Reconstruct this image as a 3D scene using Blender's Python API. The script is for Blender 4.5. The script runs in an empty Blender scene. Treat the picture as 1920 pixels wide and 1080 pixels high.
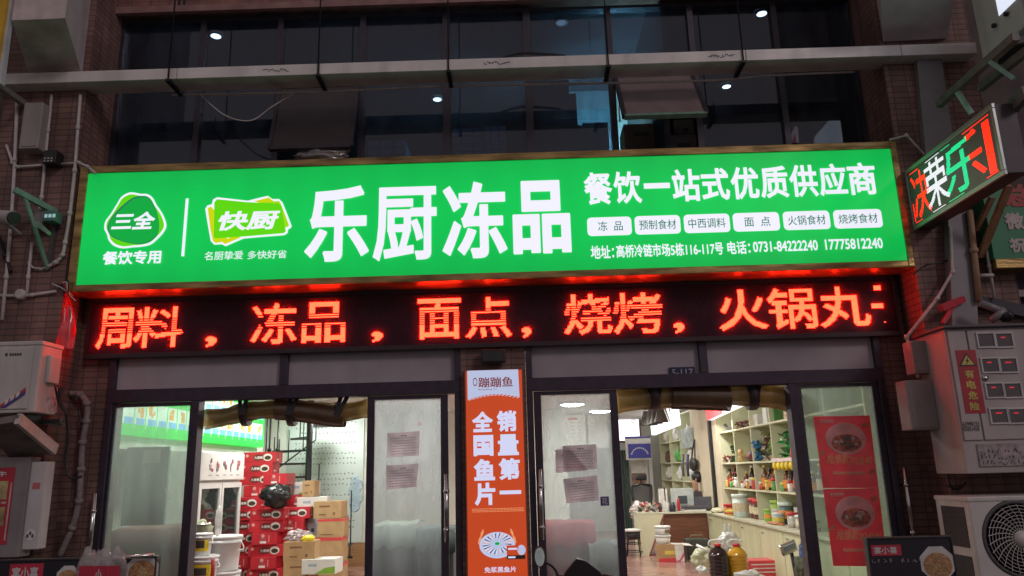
import bpy, bmesh, math, random
import numpy as np
from mathutils import Vector, Matrix, noise
SC = bpy.context.scene
COL = SC.collection
random.seed(7)
# ------------------------------------------------------------------ camera
F_PX = 1422.0
def nrm(v): return Vector(v).normalized()
CY = nrm((22, -345, -F_PX))
CZ = Vector((-162, 5850, -F_PX)); CZ = (CZ - CY * CZ.dot(CY)).normalized()
CX = CY.cross(CZ)
ROT = Matrix((CX, CY, CZ))                    # camera axes -> world axes
CAM = Vector((0, -6.7, 1.6))
cam = bpy.data.cameras.new('camera'); cam_o = bpy.data.objects.new('camera', cam); COL.objects.link(cam_o)
cam.sensor_width = 36; cam.lens = 36 * F_PX / 1920; cam.clip_start = 0.05; cam.clip_end = 500
cam_o.matrix_world = Matrix.Translation(CAM) @ ROT.to_4x4()
SC.camera = cam_o
# ------------------------------------------------------------------ night sky, sun lamp standing in for street light, exposure
wd = bpy.data.worlds.new('World'); SC.world = wd; wd.use_nodes = True
wn, wl = wd.node_tree.nodes, wd.node_tree.links
bg = wn['Background']; bg.inputs['Strength'].default_value = 0.225
sky = wn.new('ShaderNodeTexSky'); sky.sky_type = 'NISHITA'; sky.sun_disc = False
sky.sun_elevation = math.radians(-6); sky.sun_rotation = math.radians(200)
glow = wn.new('ShaderNodeMixRGB'); glow.blend_type = 'ADD'; glow.inputs[0].default_value = 1.0
glow.inputs[2].default_value = (1.0, 0.84, 0.88, 1)       # town glow of a lit street at night
wl.new(sky.outputs[0], glow.inputs[1]); wl.new(glow.outputs[0], bg.inputs['Color'])
sun = bpy.data.lights.new('street_fill', 'SUN'); sun.energy = 0.42; sun.angle = math.radians(12); sun.color = (1, .84, .88)  # added pinkish fill from the front right, in place of street lamps
sun_o = bpy.data.objects.new('street_fill', sun); COL.objects.link(sun_o); sun_o.rotation_euler = (math.radians(62), 0, math.radians(38))
SC.view_settings.view_transform = 'Standard'; SC.view_settings.look = 'None'
SC.view_settings.exposure = 0; SC.view_settings.gamma = 1
SC.cycles.max_bounces = 10; SC.cycles.transparent_max_bounces = 24; SC.cycles.diffuse_bounces = 4
SC.cycles.sample_clamp_indirect = 4.0
try: SC.cycles.use_denoising = True
except Exception: pass

# ------------------------------------------------------------------ helpers
def W(px, py, Y=None, Z=None, X=None):
    """a pixel of the 1920x1080 photograph -> the point where its ray meets a plane of the place"""
    d = ROT @ Vector((px - 960, 540 - py, -F_PX))
    t = (Y - CAM.y) / d.y if Y is not None else ((Z - CAM.z) / d.z if Z is not None else (X - CAM.x) / d.x)
    return CAM + d * t
def rect(x0, y0, x1, y1, Y):
    xm, ym = (x0 + x1) / 2, (y0 + y1) / 2
    return W(x0, ym, Y=Y).x, W(x1, ym, Y=Y).x, W(xm, y1, Y=Y).z, W(xm, y0, Y=Y).z

M = {}
def mat(name, rgb, rough=.6, metal=0., var=.18, scale=8., bump=0., spec=.5, stretch=None, stain=0., coat=0.):
    if name in M: return M[name]
    m = bpy.data.materials.new(name); m.use_nodes = True; M[name] = m
    nt = m.node_tree; n, l = nt.nodes, nt.links; b = n['Principled BSDF']
    b.inputs['Roughness'].default_value = rough; b.inputs['Metallic'].default_value = metal
    b.inputs['Specular IOR Level'].default_value = spec
    if coat: b.inputs['Coat Weight'].default_value = coat
    tc = n.new('ShaderNodeTexCoord'); mp = n.new('ShaderNodeMapping'); l.new(tc.outputs['Object'], mp.inputs[0])
    if stretch: mp.inputs['Scale'].default_value = stretch
    nz = n.new('ShaderNodeTexNoise'); nz.inputs['Scale'].default_value = scale; nz.inputs['Detail'].default_value = 6
    l.new(mp.outputs[0], nz.inputs['Vector'])
    rp = n.new('ShaderNodeValToRGB'); l.new(nz.outputs['Fac'], rp.inputs[0])
    rp.color_ramp.elements[0].position = .3; rp.color_ramp.elements[1].position = .72
    rp.color_ramp.elements[0].color = (*[c * (1 - var) for c in rgb], 1)
    rp.color_ramp.elements[1].color = (*[min(1, c * (1 + var * .7)) for c in rgb], 1)
    out = rp.outputs[0]
    if stain:
        n2 = n.new('ShaderNodeTexNoise'); n2.inputs['Scale'].default_value = 2.3; n2.inputs['Detail'].default_value = 9
        mp2 = n.new('ShaderNodeMapping'); mp2.inputs['Scale'].default_value = (1.6, 1.6, .35); l.new(tc.outputs['Object'], mp2.inputs[0])
        l.new(mp2.outputs[0], n2.inputs['Vector'])
        r2 = n.new('ShaderNodeValToRGB'); r2.color_ramp.elements[0].position = .5; r2.color_ramp.elements[1].position = .7
        r2.color_ramp.elements[0].color = (0, 0, 0, 1); r2.color_ramp.elements[1].color = (stain, stain, stain, 1)
        l.new(n2.outputs['Fac'], r2.inputs[0])
        mx = n.new('ShaderNodeMixRGB'); l.new(r2.outputs[0], mx.inputs[0]); l.new(out, mx.inputs[1])
        mx.inputs[2].default_value = (rgb[0] * .3, rgb[1] * .27, rgb[2] * .24, 1); out = mx.outputs[0]
    l.new(out, b.inputs['Base Color'])
    if bump:
        bp = n.new('ShaderNodeBump'); bp.inputs['Strength'].default_value = bump; bp.inputs['Distance'].default_value = .01
        l.new(nz.outputs['Fac'], bp.inputs['Height']); l.new(bp.outputs[0], b.inputs['Normal'])
    return m
def emis(name, rgb, s=1., grad=False):
    if name in M: return M[name]
    m = bpy.data.materials.new(name); m.use_nodes = True; M[name] = m
    n, l = m.node_tree.nodes, m.node_tree.links; b = n['Principled BSDF']
    b.inputs['Base Color'].default_value = (*[min(1, c) * .5 for c in rgb], 1); b.inputs['Roughness'].default_value = .35
    b.inputs['Emission Color'].default_value = (*rgb, 1); b.inputs['Emission Strength'].default_value = s
    if grad:    # rows of lamps inside the box: the film is a little dimmer far from them
        tc = n.new('ShaderNodeTexCoord'); sp = n.new('ShaderNodeSeparateXYZ'); l.new(tc.outputs['Object'], sp.inputs[0])
        mp = n.new('ShaderNodeMapRange'); mp.inputs[1].default_value = 0; mp.inputs[2].default_value = 1.04
        mp.inputs[3].default_value = -1; mp.inputs[4].default_value = 1; l.new(sp.outputs[2], mp.inputs[0])
        pw = n.new('ShaderNodeMath'); pw.operation = 'POWER'; pw.inputs[1].default_value = 2; l.new(mp.outputs[0], pw.inputs[0])
        ms = n.new('ShaderNodeMath'); ms.operation = 'MULTIPLY_ADD'; ms.inputs[1].default_value = -.22 * s; ms.inputs[2].default_value = s
        l.new(pw.outputs[0], ms.inputs[0]); nz = n.new('ShaderNodeTexNoise'); nz.inputs['Scale'].default_value = 1.1; nz.inputs['Detail'].default_value = 3; l.new(tc.outputs['Object'], nz.inputs['Vector'])
        wv = n.new('ShaderNodeTexWave'); wv.bands_direction = 'X'; wv.inputs['Scale'].default_value = .9; wv.inputs['Distortion'].default_value = .6; l.new(tc.outputs['Object'], wv.inputs['Vector'])
        m1 = n.new('ShaderNodeMath'); m1.operation = 'MULTIPLY_ADD'; m1.inputs[1].default_value = .22; m1.inputs[2].default_value = .87; l.new(nz.outputs['Fac'], m1.inputs[0])
        m2 = n.new('ShaderNodeMath'); m2.operation = 'MULTIPLY_ADD'; m2.inputs[1].default_value = .05; l.new(wv.outputs['Fac'], m2.inputs[0]); l.new(m1.outputs[0], m2.inputs[2])
        m3 = n.new('ShaderNodeMath'); m3.operation = 'MULTIPLY'; l.new(ms.outputs[0], m3.inputs[0]); l.new(m2.outputs[0], m3.inputs[1])
        l.new(m3.outputs[0], b.inputs['Emission Strength'])
    return m
def glass(name, tint=(1, 1, 1), refl=.07, haze=0., hazec=(.8, .85, .85), rough=.02, streak=0.):
    if name in M: return M[name]
    m = bpy.data.materials.new(name); m.use_nodes = True; M[name] = m
    n, l = m.node_tree.nodes, m.node_tree.links; n.remove(n['Principled BSDF'])
    tr = n.new('ShaderNodeBsdfTransparent'); tr.inputs[0].default_value = (*tint, 1)
    gl = n.new('ShaderNodeBsdfGlossy'); gl.inputs['Roughness'].default_value = rough
    lw = n.new('ShaderNodeLayerWeight'); lw.inputs[0].default_value = .25
    ma = n.new('ShaderNodeMath'); ma.operation = 'MULTIPLY_ADD'; ma.inputs[1].default_value = .5; ma.inputs[2].default_value = refl
    l.new(lw.outputs['Fresnel'], ma.inputs[0])
    m1 = n.new('ShaderNodeMixShader'); l.new(ma.outputs[0], m1.inputs[0]); l.new(tr.outputs[0], m1.inputs[1]); l.new(gl.outputs[0], m1.inputs[2])
    last = m1.outputs[0]
    if haze:
        tc = n.new('ShaderNodeTexCoord'); mp = n.new('ShaderNodeMapping'); l.new(tc.outputs['Object'], mp.inputs[0])
        mp.inputs['Scale'].default_value = (5, 1, 1.3)
        nz = n.new('ShaderNodeTexNoise'); nz.inputs['Scale'].default_value = 1.6; nz.inputs['Detail'].default_value = 7; l.new(mp.outputs[0], nz.inputs['Vector'])
        mr = n.new('ShaderNodeMapRange'); mr.inputs[1].default_value = .3; mr.inputs[2].default_value = .7
        mr.inputs[3].default_value = haze * (1 - streak); mr.inputs[4].default_value = haze * (1 + streak); l.new(nz.outputs['Fac'], mr.inputs[0])
        amount = mr.outputs[0]
        if streak <= .4:     # haze amount grows with height, least near the floor
            sp = n.new('ShaderNodeSeparateXYZ'); l.new(tc.outputs['Object'], sp.inputs[0])
            hz = n.new('ShaderNodeMapRange'); hz.inputs[1].default_value = .75; hz.inputs[2].default_value = 1.5; hz.inputs[3].default_value = .3; hz.inputs[4].default_value = 1.15; l.new(sp.outputs[2], hz.inputs[0])
            mu = n.new('ShaderNodeMath'); mu.operation = 'MULTIPLY'; l.new(mr.outputs[0], mu.inputs[0]); l.new(hz.outputs[0], mu.inputs[1]); amount = mu.outputs[0]
        df = n.new('ShaderNodeBsdfDiffuse'); df.inputs[0].default_value = (*hazec, 1)
        tl = n.new('ShaderNodeBsdfTranslucent'); tl.inputs[0].default_value = (*hazec, 1)
        m3 = n.new('ShaderNodeMixShader'); m3.inputs[0].default_value = .6; l.new(df.outputs[0], m3.inputs[1]); l.new(tl.outputs[0], m3.inputs[2])
        m2 = n.new('ShaderNodeMixShader'); l.new(amount, m2.inputs[0]); l.new(last, m2.inputs[1]); l.new(m3.outputs[0], m2.inputs[2])
        last = m2.outputs[0]
    l.new(last, n['Material Output'].inputs[0])
    return m
def film(name, rgb, trans=.5, gloss=.12, clear=0., var=.25, scale=7, rough=.2):
    """paper, film, thin plastic: part of the light goes through"""
    if name in M: return M[name]
    m = bpy.data.materials.new(name); m.use_nodes = True; M[name] = m
    n, l = m.node_tree.nodes, m.node_tree.links; n.remove(n['Principled BSDF'])
    tc = n.new('ShaderNodeTexCoord'); nz = n.new('ShaderNodeTexNoise'); nz.inputs['Scale'].default_value = scale; nz.inputs['Detail'].default_value = 5
    l.new(tc.outputs['Object'], nz.inputs['Vector'])
    rp = n.new('ShaderNodeValToRGB'); l.new(nz.outputs['Fac'], rp.inputs[0]); rp.color_ramp.elements[0].position = .3; rp.color_ramp.elements[1].position = .7
    rp.color_ramp.elements[0].color = (*[c * (1 - var) for c in rgb], 1); rp.color_ramp.elements[1].color = (*[min(1, c * (1 + var)) for c in rgb], 1)
    df = n.new('ShaderNodeBsdfDiffuse'); tl = n.new('ShaderNodeBsdfTranslucent'); gl = n.new('ShaderNodeBsdfGlossy'); gl.inputs['Roughness'].default_value = rough
    l.new(rp.outputs[0], df.inputs[0]); l.new(rp.outputs[0], tl.inputs[0])
    a = n.new('ShaderNodeMixShader'); a.inputs[0].default_value = trans; l.new(df.outputs[0], a.inputs[1]); l.new(tl.outputs[0], a.inputs[2])
    b = n.new('ShaderNodeMixShader'); b.inputs[0].default_value = gloss; l.new(a.outputs[0], b.inputs[1]); l.new(gl.outputs[0], b.inputs[2])
    last = b.outputs[0]
    if clear:
        t = n.new('ShaderNodeBsdfTransparent'); c = n.new('ShaderNodeMixShader'); c.inputs[0].default_value = clear
        l.new(last, c.inputs[1]); l.new(t.outputs[0], c.inputs[2]); last = c.outputs[0]
    l.new(last, n['Material Output'].inputs[0])
    return m
def tiles(name, c1, c2, mortar, bw, bh, ms=.006, offset=0., bump=.4, rough=.7, dirt=.35):
    if name in M: return M[name]
    m = bpy.data.materials.new(name); m.use_nodes = True; M[name] = m
    n, l = m.node_tree.nodes, m.node_tree.links; b = n['Principled BSDF']; b.inputs['Roughness'].default_value = rough
    g = n.new('ShaderNodeNewGeometry'); sp = n.new('ShaderNodeSeparateXYZ'); l.new(g.outputs['Position'], sp.inputs[0])
    ad = n.new('ShaderNodeMath'); ad.operation = 'ADD'; l.new(sp.outputs[0], ad.inputs[0]); l.new(sp.outputs[1], ad.inputs[1])
    cb = n.new('ShaderNodeCombineXYZ'); l.new(ad.outputs[0], cb.inputs[0]); l.new(sp.outputs[2], cb.inputs[1])
    br = n.new('ShaderNodeTexBrick'); br.offset = offset; l.new(cb.outputs[0], br.inputs['Vector'])
    br.inputs['Scale'].default_value = 1; br.inputs['Brick Width'].default_value = bw; br.inputs['Row Height'].default_value = bh
    br.inputs['Mortar Size'].default_value = ms; br.inputs['Color1'].default_value = (*c1, 1); br.inputs['Color2'].default_value = (*c2, 1); br.inputs['Mortar'].default_value = (*mortar, 1)
    nz = n.new('ShaderNodeTexNoise'); nz.inputs['Scale'].default_value = 1.7; nz.inputs['Detail'].default_value = 8; l.new(g.outputs['Position'], nz.inputs['Vector'])
    mr = n.new('ShaderNodeMapRange'); mr.inputs[1].default_value = .35; mr.inputs[2].default_value = .7; mr.inputs[3].default_value = 1 - dirt; mr.inputs[4].default_value = 1.15
    l.new(nz.outputs['Fac'], mr.inputs[0])
    mx = n.new('ShaderNodeMixRGB'); mx.blend_type = 'MULTIPLY'; mx.inputs[0].default_value = 1; l.new(br.outputs['Color'], mx.inputs[1]); l.new(mr.outputs[0], mx.inputs[2])
    mp = n.new('ShaderNodeMapping'); mp.inputs['Scale'].default_value = (7, .5, 1); l.new(cb.outputs[0], mp.inputs[0])
    n2 = n.new('ShaderNodeTexNoise'); n2.inputs['Scale'].default_value = 1; n2.inputs['Detail'].default_value = 6; l.new(mp.outputs[0], n2.inputs['Vector'])
    m2r = n.new('ShaderNodeMapRange'); m2r.inputs[1].default_value = .4; m2r.inputs[2].default_value = .68; m2r.inputs[3].default_value = 1.12; m2r.inputs[4].default_value = 1 - dirt; l.new(n2.outputs['Fac'], m2r.inputs[0])
    vo = n.new('ShaderNodeTexVoronoi'); vo.inputs['Scale'].default_value = 3.1; l.new(cb.outputs[0], vo.inputs['Vector'])
    m3r = n.new('ShaderNodeMapRange'); m3r.inputs[3].default_value = .86; m3r.inputs[4].default_value = 1.14; l.new(vo.outputs['Color'], m3r.inputs[0])
    mm = n.new('ShaderNodeMath'); mm.operation = 'MULTIPLY'; l.new(m2r.outputs[0], mm.inputs[0]); l.new(m3r.outputs[0], mm.inputs[1])
    mx2 = n.new('ShaderNodeMixRGB'); mx2.blend_type = 'MULTIPLY'; mx2.inputs[0].default_value = 1; l.new(mx.outputs[0], mx2.inputs[1]); l.new(mm.outputs[0], mx2.inputs[2])
    l.new(mx2.outputs[0], b.inputs['Base Color'])
    bp = n.new('ShaderNodeBump'); bp.inputs['Strength'].default_value = bump; bp.inputs['Distance'].default_value = .006; bp.invert = True
    l.new(br.outputs['Fac'], bp.inputs['Height']); l.new(bp.outputs[0], b.inputs['Normal'])
    return m

# text: Blender's own built-in font, turned into mesh; cached per string and weight
_TC = {}
def glyphs(s, off=0.):
    k0 = (s, off)
    if k0 in _TC: return _TC[k0]
    c = bpy.data.curves.new('t', 'FONT'); c.body = s; c.resolution_u = 3
    o = bpy.data.objects.new('t', c); COL.objects.link(o)
    dg = bpy.context.evaluated_depsgraph_get(); dg.update()
    me = bpy.data.meshes.new_from_object(o.evaluated_get(dg))
    v = [tuple(x.co[:2]) for x in me.vertices]; f = [tuple(p.vertices) for p in me.polygons]
    bpy.data.objects.remove(o); bpy.data.curves.remove(c); bpy.data.meshes.remove(me)
    z = [0.] * len(v)
    if off:      # a heavier weight: a strip laid along the outside of every outline edge
        P = np.array(v); E = {}
        key = {}; idx = [key.setdefault((round(p[0], 5), round(p[1], 5)), i) for i, p in enumerate(v)]
        for q in f:
            for i in range(len(q)):
                a, b = idx[q[i]], idx[q[(i + 1) % len(q)]]
                if a == b: continue
                k = (min(a, b), max(a, b)); E.setdefault(k, []).append((a, b, q))
        n = 0
        for k, L in E.items():
            if len(L) != 1: continue
            a, b, q = L[0]; p0, p1 = P[a], P[b]; d = p1 - p0; ln = np.hypot(*d)
            if ln < 1e-5: continue
            d = d / ln; nn = np.array((d[1], -d[0])); cen = P[list(q)].mean(0)
            if (cen - p0) @ nn > 0: nn = -nn
            e = d * min(off * .85, off); i = len(v)
            v += [tuple(p0 - e * .95 - nn * off * .25), tuple(p1 + e * .95 - nn * off * .25), tuple(p1 + e * .95 + nn * off), tuple(p0 - e * .95 + nn * off)]
            n += 1; z += [(1 + n % 23)] * 4; f.append((i, i + 1, i + 2, i + 3))
    v = np.array(v).reshape(-1, 2); z = np.array(z).reshape(-1, 1)
    mn, mx = v.min(0), v.max(0); v = np.hstack(((v - mn) / np.maximum(mx - mn, 1e-6), z))
    _TC[k0] = (v, f, (mx - mn)[0] / max((mx - mn)[1], 1e-6)); return _TC[k0]

class MB:
    """collects shapes in world metres; build() links them as one mesh object"""
    def __init__(s): s.bm = bmesh.new(); s.mats = []
    def mi(s, m):
        if m not in s.mats: s.mats.append(m)
        return s.mats.index(m)
    def _fin(s, faces, m, smooth=False):
        i = s.mi(m)
        for f in faces:
            if f.is_valid: f.material_index = i; f.smooth = smooth
        return s
    def face(s, pts, m, smooth=False):
        s._fin([s.bm.faces.new([s.bm.verts.new(p) for p in pts])], m, smooth); return s
    def box(s, x0, x1, y0, y1, z0, z1, m, bev=0., R=None):
        c = Vector(((x0 + x1) / 2, (y0 + y1) / 2, (z0 + z1) / 2)); h = Vector((abs(x1 - x0) / 2, abs(y1 - y0) / 2, abs(z1 - z0) / 2))
        r = bmesh.ops.create_cube(s.bm, size=2); vs = r['verts']
        for v in vs:
            q = Vector((v.co.x * h.x, v.co.y * h.y, v.co.z * h.z)); v.co = c + (R @ q if R else q)
        fs = list({f for v in vs for f in v.link_faces})
        if bev:
            es = list({e for f in fs for e in f.edges})
            q = bmesh.ops.bevel(s.bm, geom=es, offset=bev, segments=2, affect='EDGES', profile=.5)
            fs = list({f for f in q['faces']} | {f for f in fs if f.is_valid})
        return s._fin(fs, m)
    def bar(s, a, b, w, h, m, up=(0, 0, 1), bev=0.):
        a, b = Vector(a), Vector(b); d = b - a; L = d.length; d.normalize(); u = Vector(up)
        x = d.cross(u)
        if x.length < 1e-4: x = d.cross(Vector((1, 0, 0)))
        x.normalize(); z = x.cross(d); R = Matrix((x, d, z)).transposed(); c = (a + b) / 2
        return s.box(c.x - w / 2, c.x + w / 2, c.y - L / 2, c.y + L / 2, c.z - h / 2, c.z + h / 2, m, bev, R)
    def tube(s, pts, r, m, seg=8, caps=True, smooth=True):
        pts = [Vector(p) for p in pts]; rs = r if isinstance(r, (list, tuple)) else [r] * len(pts); rings = []
        prev = None
        for i, p in enumerate(pts):
            d = (pts[min(i + 1, len(pts) - 1)] - pts[max(i - 1, 0)]).normalized()
            x = prev - d * prev.dot(d) if prev is not None else d.cross(Vector((0, 0, 1)) if abs(d.z) < .9 else Vector((1, 0, 0)))
            x.normalize(); prev = x; y = d.cross(x)
            rings.append([s.bm.verts.new(p + (x * math.cos(2 * math.pi * k / seg) + y * math.sin(2 * math.pi * k / seg)) * rs[i]) for k in range(seg)])
        fs = []
        for a, b in zip(rings, rings[1:]):
            for k in range(seg): fs.append(s.bm.faces.new((a[k], a[(k + 1) % seg], b[(k + 1) % seg], b[k])))
        s._fin(fs, m, smooth)
        if caps: s._fin([s.bm.faces.new(rings[0][::-1]), s.bm.faces.new(rings[-1])], m)
        return s
    def lathe(s, prof, c, m, seg=16, axis=(0, 0, 1), caps=True):
        c = Vector(c); a = Vector(axis).normalized(); x = a.cross(Vector((0, 1, 0)) if abs(a.y) < .9 else Vector((1, 0, 0))).normalized(); y = a.cross(x); rings = []
        for r, z in prof:
            r = max(r, 1e-4); rings.append([s.bm.verts.new(c + a * z + (x * math.cos(2 * math.pi * k / seg) + y * math.sin(2 * math.pi * k / seg)) * r) for k in range(seg)])
        fs = []
        for p, q in zip(rings, rings[1:]):
            for k in range(seg): fs.append(s.bm.faces.new((p[k], p[(k + 1) % seg], q[(k + 1) % seg], q[k])))
        s._fin(fs, m, True)
        if caps: s._fin([s.bm.faces.new(rings[0][::-1]), s.bm.faces.new(rings[-1])], m)
        return s
    def poly(s, pts, m, thick=0., n=(0, -1, 0)):
        """flat outline, given a real thickness along n"""
        pts = [Vector(p) for p in pts]; n = Vector(n)
        a = [s.bm.verts.new(p + n * thick) for p in pts]; fs = [s.bm.faces.new(a)]
        if thick:
            b = [s.bm.verts.new(p) for p in pts]; fs.append(s.bm.faces.new(b[::-1])); k = len(a)
            for i in range(k): fs.append(s.bm.faces.new((a[i], b[i], b[(i + 1) % k], a[(i + 1) % k])))
        return s._fin(fs, m)
    def plate(s, x0, x1, z0, z1, y, m, t=.004): return s.box(x0, x1, y - t, y, z0, z1, m)
    def disc(s, c, rx, rz, m, u=(1, 0, 0), v=(0, 0, 1), seg=20):
        c, u, v = Vector(c), Vector(u), Vector(v)
        return s.face([c + u * rx * math.cos(2 * math.pi * k / seg) + v * rz * math.sin(2 * math.pi * k / seg) for k in range(seg)], m)
    def ring(s, c, r0, r1, m, u=(1, 0, 0), v=(0, 0, 1), seg=20, sq=1.):
        c, u, v = Vector(c), Vector(u), Vector(v) * sq
        P = lambda r, k: c + u * r * math.cos(2 * math.pi * k / seg) + v * r * math.sin(2 * math.pi * k / seg)
        for k in range(seg): s.face([P(r0, k), P(r1, k), P(r1, k + 1), P(r0, k + 1)], m)
        return s
    def text(s, t, o, u, v, m, off=0., shear=0., lift=0.):
        """fit string t to the parallelogram o, u, v"""
        g, f, asp = glyphs(t, off); o, u, v = Vector(o), Vector(u), Vector(v); n = u.cross(v).normalized()
        vs = [s.bm.verts.new(o + n * (lift + a[2] * 2.5e-5) + u * (a[0] + shear * (a[1] - .5)) + v * a[1]) for a in g]; fs = []
        for q in f:
            try: fs.append(s.bm.faces.new([vs[i] for i in q]))
            except ValueError: pass
        return s._fin(fs, m)
    def textr(s, t, x0, x1, z0, z1, y, m, off=0., shear=0.): return s.text(t, (x0, y, z0), (x1 - x0, 0, 0), (0, 0, z1 - z0), m, off, shear)
    def textp(s, t, px, Y, m, off=0., shear=0., dy=.006):
        x0, x1, z0, z1 = rect(*px, Y); return s.textr(t, x0, x1, z0, z1, Y - dy, m, off, shear)
    def blob(s, c, size, m, seed=0, amp=.25, freq=2.2, sub=3, flat=None, smooth=True, crease=0.):
        r = bmesh.ops.create_icosphere(s.bm, subdivisions=sub, radius=1); c = Vector(c); so = Vector((seed * 3.17, seed * 1.7, seed * .9))
        for v in r['verts']:
            p = v.co.copy(); k = 1 + amp * noise.noise(p * freq + so)
            if crease: k -= crease * abs(noise.noise(p * freq * 2.4 + so * 2))
            q = p * k; q = Vector((q.x * size[0], q.y * size[1], q.z * size[2]))
            if flat is not None: q.z = max(q.z, flat * size[2])
            v.co = c + q
        return s._fin(list({f for v in r['verts'] for f in v.link_faces}), m, smooth)
    def build(s, name, parent=None, label=None, cat=None, group=None, kind=None, loc=None):
        me = bpy.data.meshes.new(name)
        vs = s.bm.verts
        if parent is not None: org = ORG[parent.name]
        elif loc is not None: org = Vector(loc)
        else:
            cs = [v.co for v in vs]; org = Vector(((min(c.x for c in cs) + max(c.x for c in cs)) / 2, (min(c.y for c in cs) + max(c.y for c in cs)) / 2, min(c.z for c in cs)))
        bmesh.ops.translate(s.bm, verts=vs, vec=-org)
        bmesh.ops.recalc_face_normals(s.bm, faces=[f for f in s.bm.faces if any(len(e.link_faces) > 1 for e in f.edges)])
        s.bm.to_mesh(me); s.bm.free()
        for m in s.mats: me.materials.append(m)
        o = bpy.data.objects.new(name, me); COL.objects.link(o); ORG[o.name] = org
        if parent is not None: o.parent = parent
        else: o.location = org
        for k, v in (('label', label), ('category', cat), ('group', group), ('kind', kind)):
            if v: o[k] = v
        return o
ORG = {}
def thing(name, label, cat, loc, group=None):
    o = bpy.data.objects.new(name, None); COL.objects.link(o); o.empty_display_size = .1
    o.location = loc; ORG[o.name] = Vector(loc); o['label'] = label; o['category'] = cat
    if group: o['group'] = group
    return o
def dup(o, loc, rz=0., label=None, group=None):
    def cp(a, par):
        c = a.copy(); COL.objects.link(c)
        if par: c.parent = par
        for ch in list(a.children): cp(ch, c)
        return c
    r = cp(o, None); r.location = loc; r.rotation_euler = (0, 0, rz)
    if label: r['label'] = label
    if group: r['group'] = group
    return r
def smooth_closed(pts, k=5):
    out = []; n = len(pts); P = [np.array(p, float) for p in pts]
    for i in range(n):
        a, b, c, d = P[i - 1], P[i], P[(i + 1) % n], P[(i + 2) % n]
        for j in range(k):
            t = j / k; out.append(tuple(.5 * ((2 * b) + (-a + c) * t + (2 * a - 5 * b + 4 * c - d) * t * t + (-a + 3 * b - 3 * c + d) * t ** 3)))
    return out
def scaled(pts, f):
    c = np.mean(np.array(pts), 0); return [tuple(c + (np.array(p) - c) * f) for p in pts]
def spline(pts, k=6):
    pts = [Vector(p) for p in pts]; out = []
    for i in range(len(pts) - 1):
        a, b, c, d = pts[max(i - 1, 0)], pts[i], pts[i + 1], pts[min(i + 2, len(pts) - 1)]
        for j in range(k):
            t = j / k; out.append(.5 * ((2 * b) + (c - a) * t + (2 * a - 5 * b + 4 * c - d) * t * t + (3 * b - a - 3 * c + d) * t ** 3))
    return out + [pts[-1]]
ORD = ['', 'first', 'second', 'third', 'fourth', 'fifth', 'sixth', 'seventh', 'eighth', 'ninth', 'tenth', 'eleventh', 'twelfth']
def led_raster(t, off, nx, ny):
    g, f, _ = glyphs(t, off); on = np.zeros((ny, nx), bool)
    X, Y = np.meshgrid((np.arange(nx) + .5) / nx, (np.arange(ny) + .5) / ny)
    for q in f:
        a = g[list(q)][:, :2]
        for i in range(1, len(a) - 1):
            p0, p1, p2 = a[0], a[i], a[i + 1]
            cr = lambda u, w: (w[0] - u[0]) * (Y - u[1]) - (w[1] - u[1]) * (X - u[0])
            c0, c1, c2 = cr(p0, p1), cr(p1, p2), cr(p2, p0)
            on |= ((c0 >= 0) & (c1 >= 0) & (c2 >= 0)) | ((c0 <= 0) & (c1 <= 0) & (c2 <= 0))
    return on

# ------------------------------------------------------------------ materials
BRICK = tiles('brick_tile', (.25, .145, .115), (.19, .105, .088), (.10, .066, .06), .13, .056, .005)
BRICK2 = tiles('brick_band', (.34, .16, .125), (.28, .13, .105), (.16, .09, .08), .19, .055, .004)
FRAME = mat('dark_aluminium', (.055, .042, .062), .42, .35, .2, 14)
FRAMEU = mat('window_aluminium', (.06, .055, .07), .4, .4, .2, 14)
TRANSOM = mat('transom_film', (.40, .36, .385), .45, 0, .12, 3, stain=.12)
WHITEP = mat('white_render', (.72, .70, .64), .7, 0, .08, 4)
RENDER = mat('pale_render', (.60, .52, .49), .85, 0, .25, 5, .3, stain=.3)
WALLIN = mat('interior_wall', (.74, .76, .70), .7, 0, .05, 3)
WALLBG = mat('interior_beige', (.62, .55, .42), .7, 0, .10, 3)
CEIL = mat('ceiling_paint', (.78, .78, .76), .8, 0, .05, 3)
FLOORT = tiles('floor_tile', (.40, .23, .19), (.36, .20, .17), (.2, .12, .1), .8, .8, .004, 0, .1, .18, .15)
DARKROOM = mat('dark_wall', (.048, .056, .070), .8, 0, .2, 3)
BRONZE = mat('bronze_trim', (.42, .29, .11), .3, .7, .65, 6, .8, stretch=(.5, 1, 2.5))  # golden glints put into the colour as strong streaks
BLACK = mat('black_plastic', (.018, .017, .02), .4, 0, .3, 20)
BLACKM = mat('black_metal', (.03, .03, .033), .4, .5, .3, 20)
GREYM = mat('grey_sheet', (.30, .28, .28), .5, .25, .15, 6, stain=.3)
PVC = mat('white_conduit', (.55, .52, .49), .5, 0, .2, 12, stain=.25)
ACW = mat('ac_casing', (.60, .57, .54), .45, 0, .08, 5, stain=.3)
STEEL = mat('polished_steel', (.62, .60, .60), .2, 1, .1, 20)
GALV = mat('galvanised', (.42, .42, .42), .45, .7, .2, 18, stain=.3)
GREENTINT = mat('green_tinted_steel', (.20, .36, .28), .5, .2, .2, 15, stain=.3)  # brackets: green sign light put into the steel colour
WHITE = mat('white_plastic', (.74, .74, .72), .35, 0, .05, 6)
KRAFT = mat('kraft_board', (.44, .29, .14), .8, 0, .12, 9, .1)
REDC = mat('red_carton', (.50, .022, .035), .4, 0, .12, 9)
REDC2 = mat('red_carton_print', (.62, .06, .07), .45, 0, .1, 9)
CREAM = mat('cream_laminate', (.62, .62, .43), .5, 0, .08, 4)
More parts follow.
